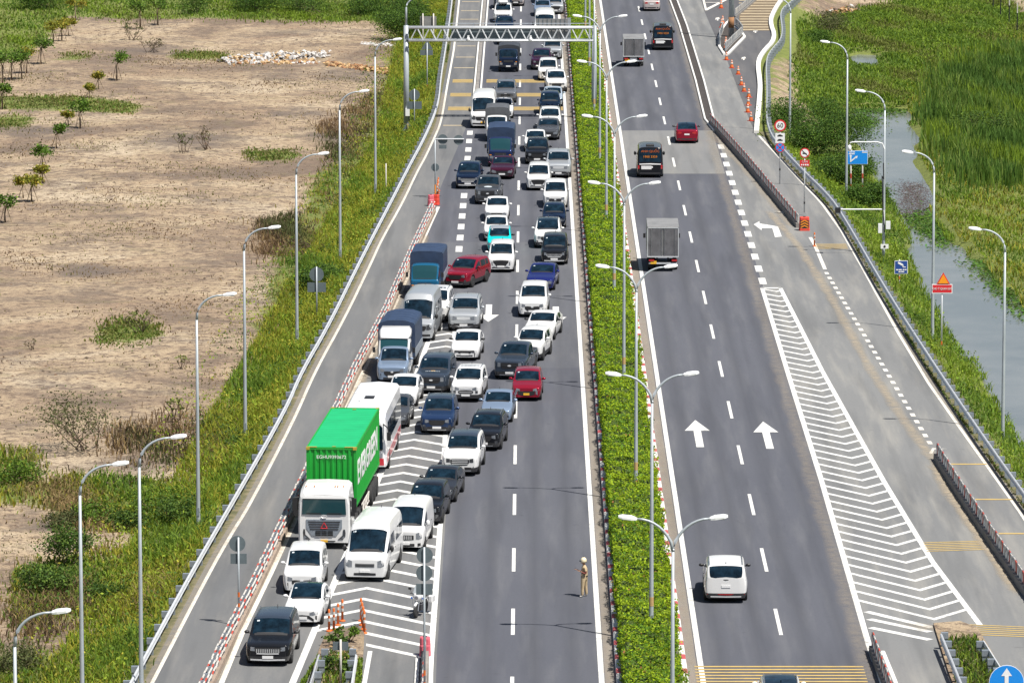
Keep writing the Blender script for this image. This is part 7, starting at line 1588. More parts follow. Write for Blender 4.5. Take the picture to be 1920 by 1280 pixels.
ch = [[(pel, (0.145, 0.115)), ((0.02, 0, 1.08), (0.15, 0.135)), ((0.025, 0, 1.25), (0.175, 0.14)), ((0.02, 0, 1.38), (0.165, 0.125)), ((0.0, 0, 1.47), 0.062), ((-0.015, 0, 1.53), 0.056), ((-0.03, 0, 1.60), (0.085, 0.10)), ((-0.03, 0, 1.70), (0.08, 0.095))],
      [(pel, (0.145, 0.115)), ((-0.04, -0.10, 0.84), 0.118), ((-0.07, -0.11, 0.50), 0.088), ((-0.08, -0.12, 0.14), 0.072), ((-0.08, -0.12, 0.05), 0.05), ((-0.20, -0.13, 0.035), 0.038)],
      [(pel, (0.145, 0.115)), ((0.06, 0.10, 0.84), 0.118), ((0.07, 0.12, 0.50), 0.088), ((0.11, 0.13, 0.14), 0.072), ((0.11, 0.13, 0.05), 0.05), ((0.0, 0.15, 0.035), 0.038)],
      [((0.02, 0, 1.38), (0.15, 0.105)), ((0.05, -0.17, 1.38), 0.066), ((0.08, -0.22, 1.24), 0.054), ((0.08, -0.24, 1.11), 0.046), ((-0.03, -0.22, 1.14), 0.038), ((-0.15, -0.17, 1.20), 0.030)],
      [((0.02, 0, 1.38), (0.15, 0.105)), ((0.0, 0.17, 1.38), 0.066), ((-0.04, 0.22, 1.24), 0.054), ((-0.08, 0.22, 1.12), 0.046), ((-0.19, 0.14, 1.17), 0.037), ((-0.29, 0.06, 1.23), 0.030)]]
def pick(c):
    if c.z < 0.10: return 2
    if c.z > 1.485: return 1
    if c.z > 1.0 and c.x < -0.10: return 1
    if c.y < -0.165 and c.z < 1.24 and c.z > 0.98: return 3
    return 0
skin('body', ch, ('uniform', 'skin_tone', 'boot_white', 'brown_cuff'), pick, root)
for (bx, by, bz), dirx in (((-0.17, -0.16, 1.21), 1), ((-0.31, 0.05, 1.24), 1)):
    chs = [[((bx + 0.02, by, bz), (0.030, 0.016)), ((bx - 0.05, by + 0.01, bz + 0.01), (0.036, 0.016))]]
    for q, ln in ((-0.028, 0.060), (-0.010, 0.075), (0.010, 0.070), (0.028, 0.055)): chs.append([((bx - 0.05, by + 0.01, bz + 0.01), (0.036, 0.016)), ((bx - 0.08, by + q, bz + 0.02), 0.009), ((bx - 0.08 - ln * 0.5, by + q, bz + 0.035), 0.009), ((bx - 0.08 - ln, by + q * 0.9, bz + 0.03), 0.008)])
    chs.append([((bx + 0.02, by, bz), (0.030, 0.016)), ((bx - 0.01, by + 0.04, bz + 0.02), 0.011), ((bx - 0.05, by + 0.055, bz + 0.04), 0.009)])
    skin('hand', chs, ('skin_tone',), lambda c: 0, root)
b = MB(); b.lathe([(0.135, 1.60), (0.142, 1.66), (0.135, 1.73), (0.10, 1.80), (0.04, 1.835)], 'z', 18, (-0.02, 0, 0)); b.build('helmet', ('helmet_cream',), root, True)
b = MB(); b.box((-0.17, 0, 1.665), (0.10, 0.20, 0.02)); b.build('visor', ('black_plastic',), root); b = MB(); b.lathe([(0.02, 1.83), (0.02, 1.87)], 'z', 8, (-0.03, 0, 0)); b.build('helmet_badge', ('black_plastic',), root)
b = MB(); b.lathe([(0.15, 0.955), (0.152, 1.0)], 'z', 18, (0.02, 0, 0)); b.build('belt', ('hair_black',), root, True)
for sd in (-1, 1): b = MB(); b.lathe([(0.012, -0.006), (0.012, 0.006)], 'x', 8, (-0.125, sd * 0.035, 1.595)); b.build('eye', ('hair_black',), root)
b = MB(); b.box((-0.135, 0, 1.572), (0.035, 0.03, 0.035)); b.build('nose', ('skin_tone',), root); b = MB(); b.box((-0.118, 0, 1.535), (0.012, 0.05, 0.010)); b.build('mouth', ('brown_cuff',), root)
b = MB(); b.box((-0.41, 0.05, 1.285), (0.012, 0.07, 0.14)); b.build('phone', ('black_plastic',), None); ph = bpy.data.objects['phone']; ph.location = (X, Y, 0); tag(ph, 'phone held up by the traffic officer', 'phone')
tag(root, 'traffic officer in tan uniform and cream helmet standing by the median line', 'person')
# ================================================================== VEGETATION
def scatter_px(poly_px, n, z=-1.5, jit=1.0):
    "n points spread evenly over the ground that lies under a photo outline"
    pm = np.array([G(x, y, z) for x, y in poly_px]); x0, y0 = pm.min(0); x1, y1 = pm.max(0); out = np.zeros((0, 2)); tries = 0
    while len(out) < n and tries < 40:
        q = np.stack([rng.uniform(x0, x1, n * 2), rng.uniform(y0, y1, n * 2)], 1); ins = inside([tuple(p) for p in pm], q[:, 0], q[:, 1]); out = np.concatenate([out, q[ins]]); tries += 1
    out = out[:n]; return out + np.stack([rng.normal(0, 0.8 * jit, len(out)), rng.normal(0, 3.4 * jit, len(out))], 1) * rng.random((len(out), 1)) ** 0.5
wm_interp = None
def ground_z(X, Y):
    i = np.clip(((np.asarray(Y) - gy[0]) / 1.6).round().astype(int), 0, ny - 1); j = np.clip(((np.asarray(X) - gx[0]) / 0.8).round().astype(int), 0, nx - 1); return TZ[i, j]
def clump(q, s, amt): return q[(np.sin(q[:, 0] * s + 1.7 * np.sin(q[:, 1] * s * 0.6)) * np.sin(q[:, 1] * s * 0.8 + 1.1) + rng.normal(0, 0.5, len(q))) > amt]
def grass(name, q, hr, wr_, cols, label, lean=0.85, dark=0.15, huescale=0.13):
    n = len(q); z = ground_z(q[:, 0], q[:, 1]); P = np.stack([q[:, 0], q[:, 1], z - 0.02], 1)
    f = 0.5 + 0.35 * np.sin(q[:, 0] * huescale * 3 + 2 * np.sin(q[:, 1] * huescale)) + 0.25 * np.sin(q[:, 1] * huescale * 1.7 + q[:, 0]); f = np.clip(f + rng.normal(0, 0.22, n), 0, 0.999)
    C = np.array(cols)[(f * len(cols)).astype(int)]; C = C * np.clip(1 + dark * rng.normal(size=(n, 1)), 0.45, 1.7)
    hh = rng.uniform(*hr, n) * (0.75 + 0.5 * np.clip(np.sin(q[:, 0] * 0.7 + q[:, 1] * 0.45) * 0.5 + 0.5, 0, 1))
    o = link(name, blades_mesh(name, P, hh, rng.uniform(*wr_, n), C, lean)); return tag(o, label, 'grass', None, 'stuff')
YG, LG, MG, DG, DR, BR = (0.33, 0.31, 0.035), (0.19, 0.28, 0.025), (0.115, 0.195, 0.025), (0.06, 0.115, 0.02), (0.30, 0.215, 0.10), (0.19, 0.125, 0.07)
# left embankment: dense belt next to the rail
N = 120000; yy = 190 + 440 * rng.random(N) ** 1.05; xx = xGL(yy) - 0.45 - 4.6 * rng.random(N) ** 1.2; q = np.stack([xx, yy], 1)
grass('tall_grass', q, (0.30, 0.80), (0.03, 0.07), [MG, LG, LG, YG, LG, YG, (0.26, 0.30, 0.03)], 'tall yellow-green grass on the bank outside the left guard rail')
q = scatter_px(VEG['slope'], 70000); d_ = xGL(q[:, 1]) - q[:, 0]; q = q[d_ > 4.0]; q = q[rng.random(len(q)) < np.clip(1.25 - (xGL(q[:, 1]) - q[:, 0]) / 22, 0.2, 1)]; q = clump(q, 0.8, -0.15)
grass('rough_grass', q, (0.18, 0.60), (0.03, 0.08), [MG, DR, LG, YG, BR, DR, (0.20, 0.20, 0.06)], 'mixed green and dry grass between the bank and the bare field')
N = 46000; yy = 190 + 440 * rng.random(N); xx = xGL(yy) - 0.5 - 7.0 * rng.random(N) ** 1.4; q = clump(np.stack([xx, yy], 1), 0.55, -0.1); n_ = len(q)
f_ = np.clip(0.5 + 0.5 * np.sin(q[:, 0] * 0.9 + 2 * np.sin(q[:, 1] * 0.21)) + rng.normal(0, 0.25, n_), 0, 0.999); C = np.array([DG, MG, LG, YG, (0.25, 0.33, 0.03)])[(f_ * 5).astype(int)] * np.clip(1 + 0.2 * rng.normal(size=(n_, 1)), 0.5, 1.6)
tag(link('leafy_weeds', leaves_mesh('leafy_weeds', np.stack([q[:, 0], q[:, 1], ground_z(q[:, 0], q[:, 1]) + rng.uniform(0.1, 0.75, n_)], 1), rng.uniform(0.09, 0.22, n_), C)), 'leafy weeds mixed into the grass of the left bank', 'weeds', None, 'stuff')
N = 30000; yy = 190 + 250 * rng.random(N); xx = xGR(yy) + 0.4 + 6.5 * rng.random(N); q = np.stack([xx, yy], 1); q = clump(q[ground_z(q[:, 0], q[:, 1]) > -1.6], 0.6, -0.1); n_ = len(q)
f_ = np.clip(0.5 + 0.5 * np.sin(q[:, 0] * 0.9 + 2 * np.sin(q[:, 1] * 0.21)) + rng.normal(0, 0.25, n_), 0, 0.999); C = np.array([DG, MG, LG, (0.16, 0.28, 0.03), (0.24, 0.32, 0.03)])[(f_ * 5).astype(int)] * np.clip(1 + 0.2 * rng.normal(size=(n_, 1)), 0.5, 1.6)
tag(link('leafy_weeds', leaves_mesh('leafy_weeds', np.stack([q[:, 0], q[:, 1], ground_z(q[:, 0], q[:, 1]) + rng.uniform(0.12, 0.6, n_)], 1), rng.uniform(0.09, 0.22, n_), C)), 'leafy weeds mixed into the grass of the canal bank', 'weeds', None, 'stuff')
# verges between rail and road
N = 26000; yy = 190 + 440 * rng.random(N); lo = xGL(yy) + 0.12; hi = xLE(yy) - 0.45; xx = lo + (hi - lo) * rng.random(N) ** 1.2; q = np.stack([xx, yy], 1); q = q[(hi - lo) > 0.1]; q = clump(q, 1.7, -0.6)
grass('verge_grass', q, (0.08, 0.24), (0.04, 0.10), [MG, (0.10, 0.12, 0.03), (0.13, 0.12, 0.04), DG], 'short worn grass strip between the left guard rail and the ramp')
N = 16000; yy = 190 + (Y_RE_TOP - 190) * rng.random(N); lo = xRE(yy) + 0.45; hi = xGR(yy) - 0.1; xx = lo + (hi - lo) * rng.random(N); q = np.stack([xx, yy], 1); q = clump(q, 1.7, -0.6)
grass('verge_grass', q, (0.08, 0.28), (0.04, 0.10), [MG, (0.10, 0.12, 0.03), (0.13, 0.10, 0.04), DG], 'short worn grass strip between the slip road and its guard rail')
k = NT('verge_soil'); k.base(k.ramp(k.noise(1.5, 5, 0.7), [(0.35, (0.06, 0.065, 0.025)), (0.55, (0.12, 0.11, 0.05)), (0.7, (0.20, 0.155, 0.10))]), 0.95)
struct(strip('verge', lambda Y: xGL(Y) - 0.9, lambda Y: xLE(Y) - 0.34, YR0, YR1, -0.004, 'verge_soil', 2.0)); struct(strip('verge', lambda Y: xRE(Y) + 0.34, lambda Y: xGR(Y) + 0.9, YR0, Y_RE_TOP + 4, -0.004, 'verge_soil', 2.0))
# green patches of the field
q = np.concatenate([scatter_px(VEG['top'], 60000), scatter_px(VEG['g11'], 12000)]); q = clump(q, 0.35, -0.75)
grass('meadow_grass', q, (0.12, 0.45), (0.07, 0.15), [MG, LG, (0.15, 0.22, 0.04), (0.17, 0.18, 0.05), LG], 'green scrubby grass along the top of the bare field')
qs = [scatter_px(VEG[k_], n_, -1.5, 0.6) for k_, n_ in (('g1', 7000), ('g2', 2500), ('g3', 3800), ('g4', 2200), ('g5', 15000), ('g6', 5000), ('g7', 14000), ('g8', 8000), ('g9', 700), ('g10', 1800))]
q = clump(np.concatenate(qs), 0.9, -0.5); q = q[rng.random(len(q)) < 0.8]; pxg, pyg = PX(q[:, 0], q[:, 1], np.full(len(q), -1.5)); low = pyg < 700
grass('field_grass', q[low], (0.08, 0.30), (0.06, 0.13), [(0.20, 0.20, 0.05), (0.15, 0.19, 0.04), MG, (0.23, 0.20, 0.07), (0.13, 0.16, 0.04)], 'low olive grass in strips across the upper bare field')
q = q[~low]; grass('patch_grass', q, (0.18, 0.60), (0.05, 0.11), [MG, LG, (0.20, 0.22, 0.05), YG, (0.20, 0.19, 0.06), DR], 'patches of green weeds scattered over the bare field')
q = clump(np.concatenate([scatter_px(p, 4200) for p in DRY.values()]), 0.9, -0.3); grass('dry_weeds', q, (0.25, 0.75), (0.04, 0.08), [BR, DR, (0.10, 0.07, 0.045), (0.09, 0.10, 0.035)], 'brown dead weeds in bands on the bare field')
q = scatter_px([(0, 100), (760, 100), (700, 250), (540, 480), (430, 820), (0, 1280), (-60, 1280), (-60, 100)], 60000); q = clump(q, 0.22, 0.6); grass('stray_weeds', q, (0.04, 0.22), (0.05, 0.11), [BR, DR, (0.20, 0.17, 0.08), (0.18, 0.18, 0.06), (0.21, 0.19, 0.08)], 'sparse low dry weeds on the bare field')
q = scatter_px([(0, 40), (735, 40), (700, 240), (540, 480), (430, 820), (0, 1230), (-60, 1230), (-60, 40)], 26000); q = q[(np.sin(q[:, 0] * 0.31 + 2 * np.sin(q[:, 1] * 0.05)) * np.sin(q[:, 1] * 0.083) + rng.normal(0, 0.55, len(q))) > 0.35]; n_ = len(q); s_ = np.minimum(rng.gamma(2.0, 0.018, n_), 0.11)[:, None] + 0.02; o_ = np.stack([q[:, 0], q[:, 1], ground_z(q[:, 0], q[:, 1]) - 0.01], 1); a_ = rng.uniform(0, 6.28, n_); ex = np.stack([np.cos(a_), np.sin(a_), 0 * a_], 1); ey = np.stack([-np.sin(a_), np.cos(a_), 0 * a_], 1)
Vc = np.stack([o_ - ex * s_ - ey * s_ * 0.7, o_ + ex * s_ - ey * s_ * 0.8, o_ + ex * s_ * 0.9 + ey * s_ * 0.8, o_ - ex * s_ + ey * s_ * 0.6, o_ + ex * s_ * 0.2 + np.array([0, 0, 1.0]) * s_ * 0.7], 1).reshape(-1, 3); i_ = np.arange(n_)[:, None] * 5; Ft_ = np.concatenate([i_ + np.array([0, 1, 4]), i_ + np.array([1, 2, 4]), i_ + np.array([2, 3, 4]), i_ + np.array([3, 0, 4])])
cc = np.array([(0.20, 0.15, 0.105), (0.13, 0.10, 0.075), (0.24, 0.155, 0.10), (0.42, 0.36, 0.29)])[rng.choice(4, n_, p=[0.4, 0.3, 0.22, 0.08])]
tag(link('clods', np_mesh('clods', Vc, None, Ft_, np.repeat(cc, 5, 0), ('blade',))), 'scattered earth clods and stones on the bare field', 'clods', None, 'stuff')
# right bank and beyond the canal
N = 60000; yy = 190 + 250 * rng.random(N); xx = xGR(yy) + 0.35 + 8.0 * rng.random(N); q = np.stack([xx, yy], 1); q = q[ground_z(q[:, 0], q[:, 1]) > -1.66]
grass('bank_grass', q, (0.2, 0.65), (0.03, 0.08), [MG, LG, (0.16, 0.27, 0.03), (0.22, 0.28, 0.03), LG], 'lush bright grass on the bank between the slip road and the canal')
R1 = [(1700, 215), (1745, 130), (1800, 95), (1940, 60), (2200, 60), (2300, 1000), (2120, 840), (1940, 600), (1885, 545), (1835, 495), (1780, 450), (1740, 400), (1735, 340), (1705, 300), (1712, 255)]
q = scatter_px(R1, 120000); q = q[ground_z(q[:, 0], q[:, 1]) > -1.6]; pxq, pyq = PX(q[:, 0], q[:, 1], np.full(len(q), -1.3))
pxq = pxq + rng.normal(0, 22, len(q)); pyq = pyq + rng.normal(0, 9, len(q)); tall = inside([(1740, 250), (1760, 150), (1830, 110), (2000, 90), (2000, 330), (1900, 350), (1800, 340)], pxq, pyq)
grass('reeds', q[tall], (0.9, 1.9), (0.06, 0.13), [(0.09, 0.17, 0.03), (0.12, 0.22, 0.035), MG, (0.20, 0.27, 0.06), (0.11, 0.20, 0.04), LG], 'tall dark green reeds beyond the canal', 0.35)
q2 = q[~tall]; grass('marsh_grass', q2[rng.random(len(q2)) < 0.75], (0.15, 0.55), (0.05, 0.11), [MG, LG, YG, (0.20, 0.24, 0.04), (0.27, 0.24, 0.06), LG], 'mixed marsh grass on the far bank of the canal')
q = scatter_px([(1480, 60), (1600, 20), (1850, -30), (1960, 60), (1800, 95), (1745, 130), (1700, 215), (1605, 205), (1560, 240), (1500, 190)], 60000, -1.3); q = q[(q[:, 0] > xGR(q[:, 1]) + 1.5) & (ground_z(q[:, 0], q[:, 1]) > -1.6)]
grass('meadow_grass', q, (0.15, 0.55), (0.07, 0.15), [MG, LG, (0.12, 0.20, 0.03), LG, (0.15, 0.17, 0.04)], 'bright meadow grass at the upper right')
# floating weed on the canal
q = np.concatenate([scatter_px([(1600, 130), (1695, 132), (1698, 212), (1598, 212)], 9000, -1.75), scatter_px([(1596, 225), (1640, 222), (1640, 234), (1598, 236)], 700, -1.75), scatter_px([(1700, 412), (1745, 400), (1790, 450), (1760, 462)], 1800, -1.75), scatter_px([(1820, 490), (1850, 520), (1925, 600), (1925, 580), (1850, 490)], 1500, -1.75)])
P = np.stack([q[:, 0], q[:, 1], np.full(len(q), WATER_Z + 0.03) + rng.uniform(0, 0.12, len(q))], 1); nn_ = rng.normal(size=(len(q), 3)) * 0.4; nn_[:, 2] = 1
tag(link('floating_weed', leaves_mesh('floating_weed', P, rng.uniform(0.18, 0.42, len(q)), vary((0.075, 0.145, 0.022), len(q), 0.3), nn_)), 'green floating weed carpeting parts of the canal', 'water plants', None, 'stuff')
q = scatter_px([(1690, 345), (1735, 346), (1742, 395), (1715, 425), (1688, 402)], 4200, -1.75, 0.7); P = np.stack([q[:, 0], q[:, 1], np.full(len(q), WATER_Z + 0.01) + rng.uniform(0, 0.02, len(q))], 1); nn_ = rng.normal(size=(len(q), 3)) * 0.06; nn_[:, 2] = 1
tag(link('floating_weed', leaves_mesh('floating_weed', P, rng.uniform(0.10, 0.22, len(q)), vary((0.125, 0.098, 0.088), len(q), 0.2), nn_)), 'purple-brown floating weed by the canal bend', 'water plants', None, 'stuff')

# trees and shrubs ------------------------------------------------
def limb(b, p, d, L, r, depth, tips, spread=0.7):
    q = p + d * L; b.tube([p, (p + q) / 2 + Vector((random.uniform(-1, 1), random.uniform(-1, 1), 0)) * L * 0.06, q], [r, r * 0.8, r * 0.6], 6)
    if depth == 0: tips.append(q); return
    for i in range(random.choice((2, 3, 3))):
        nd = (d + Vector((random.uniform(-1, 1), random.uniform(-1, 1), random.uniform(-0.25, 0.6))) * spread).normalized(); limb(b, q, nd, L * random.uniform(0.6, 0.85), r * 0.6, depth - 1, tips, spread)
    if random.random() < 0.6: tips.append(q)
def plant(name, X, Y, H, Wd, cols, label, cat, group=None, n=600, leaf=0.16, stakes=False, trunk=0.4, depth=2, spread=0.75, fill=0.33):
    z = float(ground_z(X, Y)); root = empty(name, (X, Y, z - 0.03)); b = MB(); tips = []
    if trunk > 0:
        b.tube([(0, 0, 0), (random.uniform(-0.05, 0.05), 0, H * trunk * 0.5), (random.uniform(-0.08, 0.08), random.uniform(-0.05, 0.05), H * trunk)], [0.022 * H + 0.01, 0.018 * H + 0.008, 0.015 * H + 0.006], 7); p0 = Vector((0, 0, H * trunk))
        for i in range(4): limb(b, p0, Vector((random.uniform(-1, 1) * Wd / H * 1.6, random.uniform(-1, 1) * Wd / H * 1.6, random.uniform(0.5, 1.0))).normalized(), H * (1 - trunk) * 0.40, 0.011 * H + 0.004, depth - 1, tips, spread)
    else:
        for i in range(7): limb(b, Vector((random.uniform(-0.2, 0.2) * Wd, random.uniform(-0.2, 0.2) * Wd, 0)), Vector((random.uniform(-1, 1) * Wd / H, random.uniform(-1, 1) * Wd / H, 0.8)).normalized(), H * 0.42, 0.012 * H + 0.004, depth - 1, tips, spread)
    b.build('trunk' if trunk > 0 else 'stems', ('bark',), root, True)
    if n:
        T_ = np.array([t[:] for t in tips]); ext = np.abs(T_[:, :2]).max() + 0.05
        if ext > Wd * 0.62: T_[:, :2] *= Wd * 0.62 / ext
        P = T_[rng.integers(0, len(T_), n)] + rng.normal(0, fill * max(Wd, 0.5) * 0.32, (n, 3)) * np.array([1, 1, 0.75]); P[:, 2] = np.clip(P[:, 2], 0.05, H * 1.02)
        C = np.array(cols)[rng.integers(0, len(cols), n)] * np.clip(1 + 0.28 * rng.normal(size=(n, 1)), 0.4, 1.7)
        link('crown', leaves_mesh('crown', P, rng.uniform(leaf * 0.7, leaf * 1.5, n), C), root)
    if stakes:
        for a in (0.4, 2.5, 4.6):
            b = MB(); b.tube([(0.5 * math.cos(a), 0.5 * math.sin(a), 0), (0.07 * math.cos(a), 0.07 * math.sin(a), H * 0.52)], 0.025, 5); b.build('stake', ('stake_wood',), root)
    return tag(root, label, cat, group)
SAP = [(77, 121, 2.9, 'tallest of the three nearest the upper left corner'), (100, 79, 2.4, 'left of the pale trio by the upper left corner'), (116, 76, 2.4, 'middle of the pale trio by the upper left corner'), (129, 67, 2.1, 'right of the pale trio by the upper left corner'), (219, 151, 3.0, 'standing alone on the bare sand, tall and narrow'), (296, 48, 3.2, 'by the green scrub at the top, with white stakes'), (263, 55, 3.4, 'slim one behind the grey brush'), (185, 169, 1.7, 'small yellowish one right of the grass strip'), (168, 186, 1.4, 'small brownish one beside the yellowish one'), (150, 239, 2.7, 'flat-topped one at the end of the grass strip'), (128, 233, 1.4, 'lowest brownish one left of the flat-topped tree'), (106, 279, 2.3, 'leaning umbrella-shaped one'), (80, 321, 2.3, 'with a wide flat crown above two small ones'), (80, 343, 1.6, 'small yellow one below the wide flat crown'), (60, 378, 2.3, 'thin one with a bronze crown'), (44, 372, 1.8, 'small green one left of the bronze crown'), (10, 414, 2.4, 'at the left edge with a flat crown'), (41, 148, 3.0, 'right of the dense group at the left edge'), (22, 150, 3.0, 'middle of the dense group at the left edge'), (5, 158, 3.3, 'left of the dense group at the left edge'), (50, 138, 2.6, 'yellow one of the dense group at the left edge'), (142, 38, 2.6, 'yellow one in the meadow at the top left'), (4, 205, 2.6, 'at the left edge beside the grass strip')]
for i, (x, y, H, lab) in enumerate(SAP):
    X, Y = G(x, y, -1.5); yel = any(w in lab for w in ('yellow', 'pale', 'brownish', 'bronze')); cols = [(0.26, 0.26, 0.03), (0.32, 0.26, 0.04), (0.17, 0.20, 0.03)] if yel else [(0.09, 0.17, 0.02), (0.13, 0.22, 0.025), (0.06, 0.12, 0.018)]
    plant('young_tree', X, Y, H, H * 0.62 if H > 1.6 else H * 0.75, cols, 'young staked tree ' + lab, 'tree', 'young trees on the bare field', n=520, leaf=0.20, stakes=True, trunk=0.5, fill=0.42)
SHR = [(170, 838, 3.2, 4.6, 'wide sparse grey-green shrub on the bare field by the dry weeds', 650, 'sparse'), (285, 96, 2.2, 3.0, 'grey-brown brush right of the slim young tree', 240, 'dry'), (248, 75, 2.4, 1.6, 'grey-green shrub left of the grey-brown brush', 260, 'sparse'), (345, 285, 2.2, 1.6, 'thin upright shrub on the sand, left of a pair', 140, 'sparse'), (392, 280, 2.6, 2.0, 'thin leaning shrub on the sand, right of a pair', 140, 'dry'), (262, 622, 2.1, 1.3, 'tall pale weed clump on the green patch', 180, 'pale'), (327, 790, 1.9, 0.9, 'thin yellowish stalks left of the lamp posts', 90, 'pale'), (82, 1105, 1.3, 2.2, 'round grey-green bush at the lower left', 900, 'green'), (128, 1060, 2.2, 2.0, 'taller green bush at the lower left', 900, 'green'), (235, 905, 1.5, 2.6, 'bare brown twiggy bush in the middle of the dry band', 60, 'dry'), (60, 650, 1.0, 0.8, 'tiny bare bush on the pale sand at the left', 20, 'dry'), (340, 690, 1.2, 0.8, 'thin weed beside the lamp posts', 60, 'pale'), (445, 860, 0.9, 1.1, 'leafy green bush by the left guard rail', 420, 'green'), (602, 560, 1.6, 2.6, 'dark creeper-like bush behind the grey disc sign', 900, 'dark'), (555, 470, 1.5, 1.8, 'dry shrub by the lamp on the left bank', 160, 'dry'), (1545, 292, 3.6, 5.5, 'big dark green acacia bush left of the blue direction sign', 4200, 'dark'), (1505, 262, 3.0, 4.5, 'dark green acacia bush behind the no-lorries sign', 2600, 'dark'), (1622, 392, 1.7, 2.6, 'dark bush below the blue direction sign', 2200, 'dark'), (1580, 348, 2.3, 3.4, 'dense bush beneath the blue direction sign', 2600, 'dark'), (1535, 330, 1.4, 2.4, 'light green shrub at the guard rail left of the lamp', 900, 'light'), (755, 75, 3.2, 4.0, 'dark dense bush at the gantry pillar', 2600, 'dark'), (770, 40, 2.6, 3.5, 'dark green bush behind the gantry pillar', 1800, 'dark'), (750, 30, 2.6, 3.5, 'broad green bush at the end of the top scrub', 1600, 'green'), (90, 16, 3.0, 5.0, 'dark scrub thicket at the top left', 2000, 'dark'), (360, 22, 2.2, 4.0, 'left scrub thicket above the sandy field', 1300, 'green'), (480, 20, 2.8, 5.0, 'middle scrub thicket above the rubbish', 2000, 'dark'), (590, 22, 2.4, 5.0, 'right scrub thicket above the rubbish', 1700, 'green'), (680, 24, 2.4, 4.0, 'scrub thicket nearest the gantry', 1500, 'dark'), (1560, 60, 1.8, 3.5, 'grey-green bush by the rubble at the top right', 1100, 'sparse'), (1530, 85, 1.2, 2.5, 'low bush left of the small pool', 700, 'dark'), (185, 975, 1.2, 2.2, 'leafy bush in the weed band, second from the left edge', 520, 'light'), (240, 985, 0.9, 2.0, 'low bush at the front of the weed band', 520, 'green'), (300, 955, 1.2, 2.4, 'bright bush in the weed band between two lamp posts', 520, 'light'), (110, 985, 0.9, 1.8, 'low grey-green bush at the left end of the weed band', 520, 'sparse'), (345, 975, 1.3, 2.0, 'green bush in the weed band next to the fourth lamp', 700, 'green'), (30, 905, 1.3, 2.4, 'yellow-green bush at the left edge above the weed band', 700, 'light'), (210, 1120, 0.9, 1.6, 'low bush beside the third lamp at the lower left', 520, 'green'), (40, 1255, 1.2, 2.6, 'grey-green bush in the bottom left corner', 700, 'sparse'), (1640, 1000, 1.0, 1.0, '', 0, 'x'), (1835, 260, 2.2, 3.5, 'leafy bush standing among the reeds', 1300, 'green'), (660, 600, 0, 0, '', 0, 'x')]
PAL = dict(sparse=[(0.11, 0.12, 0.045), (0.08, 0.10, 0.035), (0.14, 0.14, 0.06)], dry=[(0.13, 0.10, 0.055), (0.10, 0.08, 0.04), (0.10, 0.11, 0.04)], pale=[(0.20, 0.21, 0.06), (0.15, 0.18, 0.05)], green=[(0.075, 0.14, 0.025), (0.12, 0.19, 0.03), (0.05, 0.10, 0.02)], dark=[(0.04, 0.09, 0.018), (0.07, 0.14, 0.02), (0.11, 0.19, 0.025)], light=[(0.12, 0.20, 0.02), (0.08, 0.15, 0.02)])
for x, y, H, Wd, lab, n, pal in SHR:
    if pal == 'x': continue
    X, Y = G(x, y, -1.4); plant('bush' if pal not in ('dry', 'pale') else 'shrub', X, Y, H, Wd, PAL[pal], lab, 'bush', None, n=int(n * (4.2 if pal == 'dark' else 2.6)) if n > 500 else n, leaf=0.15 if n < 500 else 0.135, trunk=0.0, depth=3 if n > 500 else 2, spread=0.9, fill=0.45 if n > 500 else 0.18)
# plants on the two islands
for x, y, H, Wd, lab, n, pal in ((630, 1262, 1.0, 1.5, 'leafy green weeds between the guard rails of the bottom island', 900, 'green'), (632, 1208, 0.8, 0.9, 'green weed clump on the island tip, left one', 350, 'green'), (652, 1203, 1.0, 0.9, 'yellow-flecked weed clump on the island tip, right one', 350, 'light')):
    X, Y = G(x, y, 0.1); r_ = plant('weed_plant', X, Y, H, Wd, PAL[pal], lab, 'plant', None, n=n, leaf=0.13, trunk=0.0, depth=2, spread=0.7, fill=0.22); r_.location.z = 0.1
def flat_grass(name, pts, n, hr, label, cols):
    q = scatter_px(pts, n, 0.12, 0.0); P = np.stack([q[:, 0], q[:, 1], np.full(len(q), 0.11)], 1); C = np.array(cols)[rng.integers(0, len(cols), len(q))] * np.clip(1 + 0.25 * rng.normal(size=(len(q), 1)), 0.4, 1.7)
    tag(link(name, blades_mesh(name, P, rng.uniform(*hr, len(q)), rng.uniform(0.04, 0.09, len(q)), C, 0.7)), label, 'grass', None, 'stuff')
flat_grass('island_grass', [(604, 1225), (665, 1222), (655, 1400), (550, 1400)], 2200, (0.12, 0.45), 'weeds on the bottom centre island', [MG, DG, LG, DR]); flat_grass('island_grass', [(1768, 1200), (1830, 1195), (1950, 1400), (1830, 1400)], 4200, (0.12, 0.5), 'grass on the bottom right wedge', [MG, LG, DG, (0.12, 0.12, 0.04)])
flat_grass('island_grass', [(590, 1240), (597, 1228), (560, 1310), (545, 1310)], 500, (0.08, 0.25), 'short grass left of the bottom centre island', [MG, LG]); flat_grass('island_grass', [(672, 1235), (680, 1235), (676, 1310), (662, 1310)], 500, (0.08, 0.25), 'short grass right of the bottom centre island', [MG, LG])

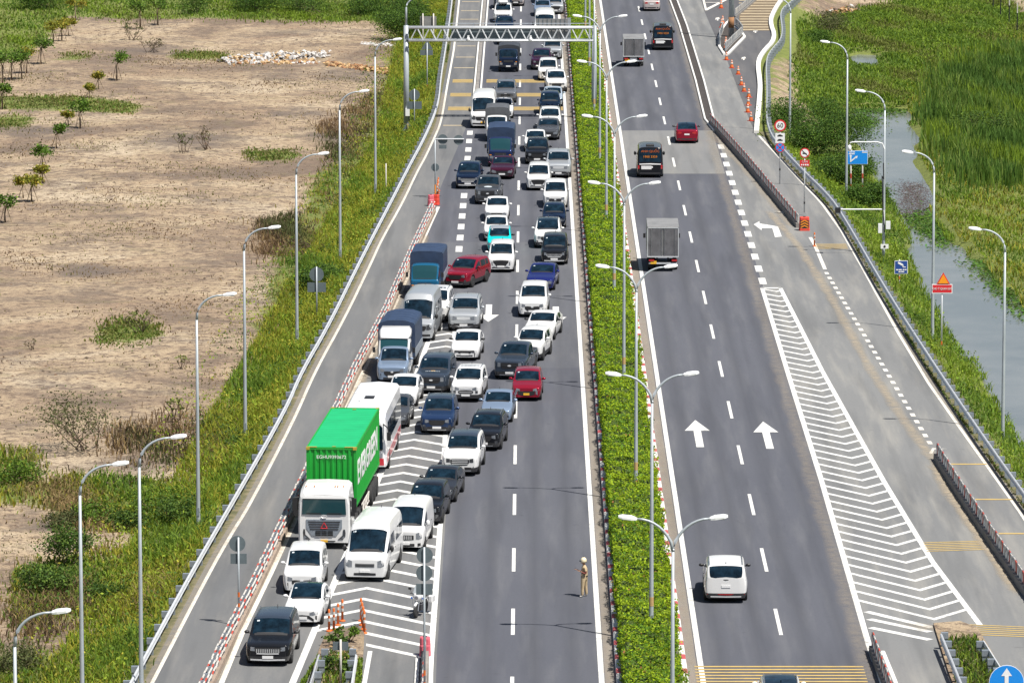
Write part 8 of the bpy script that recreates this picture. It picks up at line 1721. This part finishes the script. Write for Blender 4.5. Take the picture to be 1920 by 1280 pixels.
# rubbish heaps ---------------------------------------------------
mat('rubbish_white', (0.50, 0.48, 0.46), 0.8, noise=0.25, nscale=3.0); mat('rubbish_tan', (0.48, 0.32, 0.16), 0.9, noise=0.3, nscale=3.0); mat('rubbish_orange', (0.30, 0.15, 0.07), 0.9, noise=0.3, nscale=3.0); mat('rubbish_dark', (0.08, 0.07, 0.06), 0.9)
def heap(name, px0, px1, pyf, n, hmax, mats_, label, spread=1.2, wts=None):
    b = MB()
    for i in range(n):
        t = random.random(); x = lerp(px0, px1, t); y = pyf(t); X, Y = G(x, y, -1.5); X += random.gauss(0, 0.3); Y += random.gauss(0, spread); z = -1.5 + min(abs(random.gauss(0, hmax * 0.4)), hmax * 0.8)
        s_ = random.uniform(0.12, 0.5); M = Matrix.Rotation(random.uniform(0, 3), 3, 'Z') @ Matrix.Rotation(random.uniform(-0.7, 0.7), 3, 'X') @ Matrix.Rotation(random.uniform(-0.5, 0.5), 3, 'Y')
        b.box((X, Y, z), (s_, s_ * random.uniform(0.4, 1.0), s_ * random.uniform(0.1, 0.6)), M=M, m=random.choices(range(len(mats_)), wts)[0], taper=random.uniform(0.5, 1.0))
    o = b.build(name, mats_); return tag(o, label, 'rubbish', None, 'stuff')
heap('rubbish_heap', 420, 610, lambda t: 113 - 8 * t, 420, 0.5, ('rubbish_white', 'rubbish_tan', 'rubbish_dark'), 'white rubbish dumped in a row on the bare field', 1.6, (6, 2, 1)); heap('rubbish_heap', 432, 600, lambda t: 119, 170, 0.25, ('rubbish_tan', 'rubbish_white', 'rubbish_orange'), 'tan rubble in front of the white rubbish', 1.0)
heap('rubbish_heap', 615, 728, lambda t: 121 + 14 * t, 240, 0.28, ('rubbish_orange', 'rubbish_tan'), 'orange brick rubble trailing towards the road', 0.9); heap('rubbish_heap', 675, 735, lambda t: 84 + 2 * t, 70, 0.2, ('rubbish_white',), 'small white rubbish heap left of the gantry pillar', 0.9)
heap('rubbish_heap', 1490, 1600, lambda t: 36 - 14 * t, 240, 0.6, ('rubbish_orange', 'rubbish_dark', 'rubbish_white', 'rubbish_tan'), 'reddish rubble heap behind the slip road guard rail', 2.0, (5, 3, 1, 2)); heap('rubbish_heap', 630, 690, lambda t: 1212 + 16 * t, 90, 0.1, ('rubbish_white', 'rubbish_tan', 'rubbish_dark'), 'litter on the tip of the bottom centre island', 0.8) if False else None
def litter():
    b = MB()
    for i in range(70):
        X, Y = G(random.uniform(612, 668), random.uniform(1212, 1238), 0.12); s_ = random.uniform(0.06, 0.2); b.box((X, Y, 0.14), (s_, s_ * 0.7, s_ * 0.4), rz=random.random() * 3, m=random.randrange(3))
    tag(b.build('litter', ('rubbish_white', 'rubbish_tan', 'rubbish_dark')), 'litter on the tip of the bottom centre island', 'rubbish', None, 'stuff')
litter()
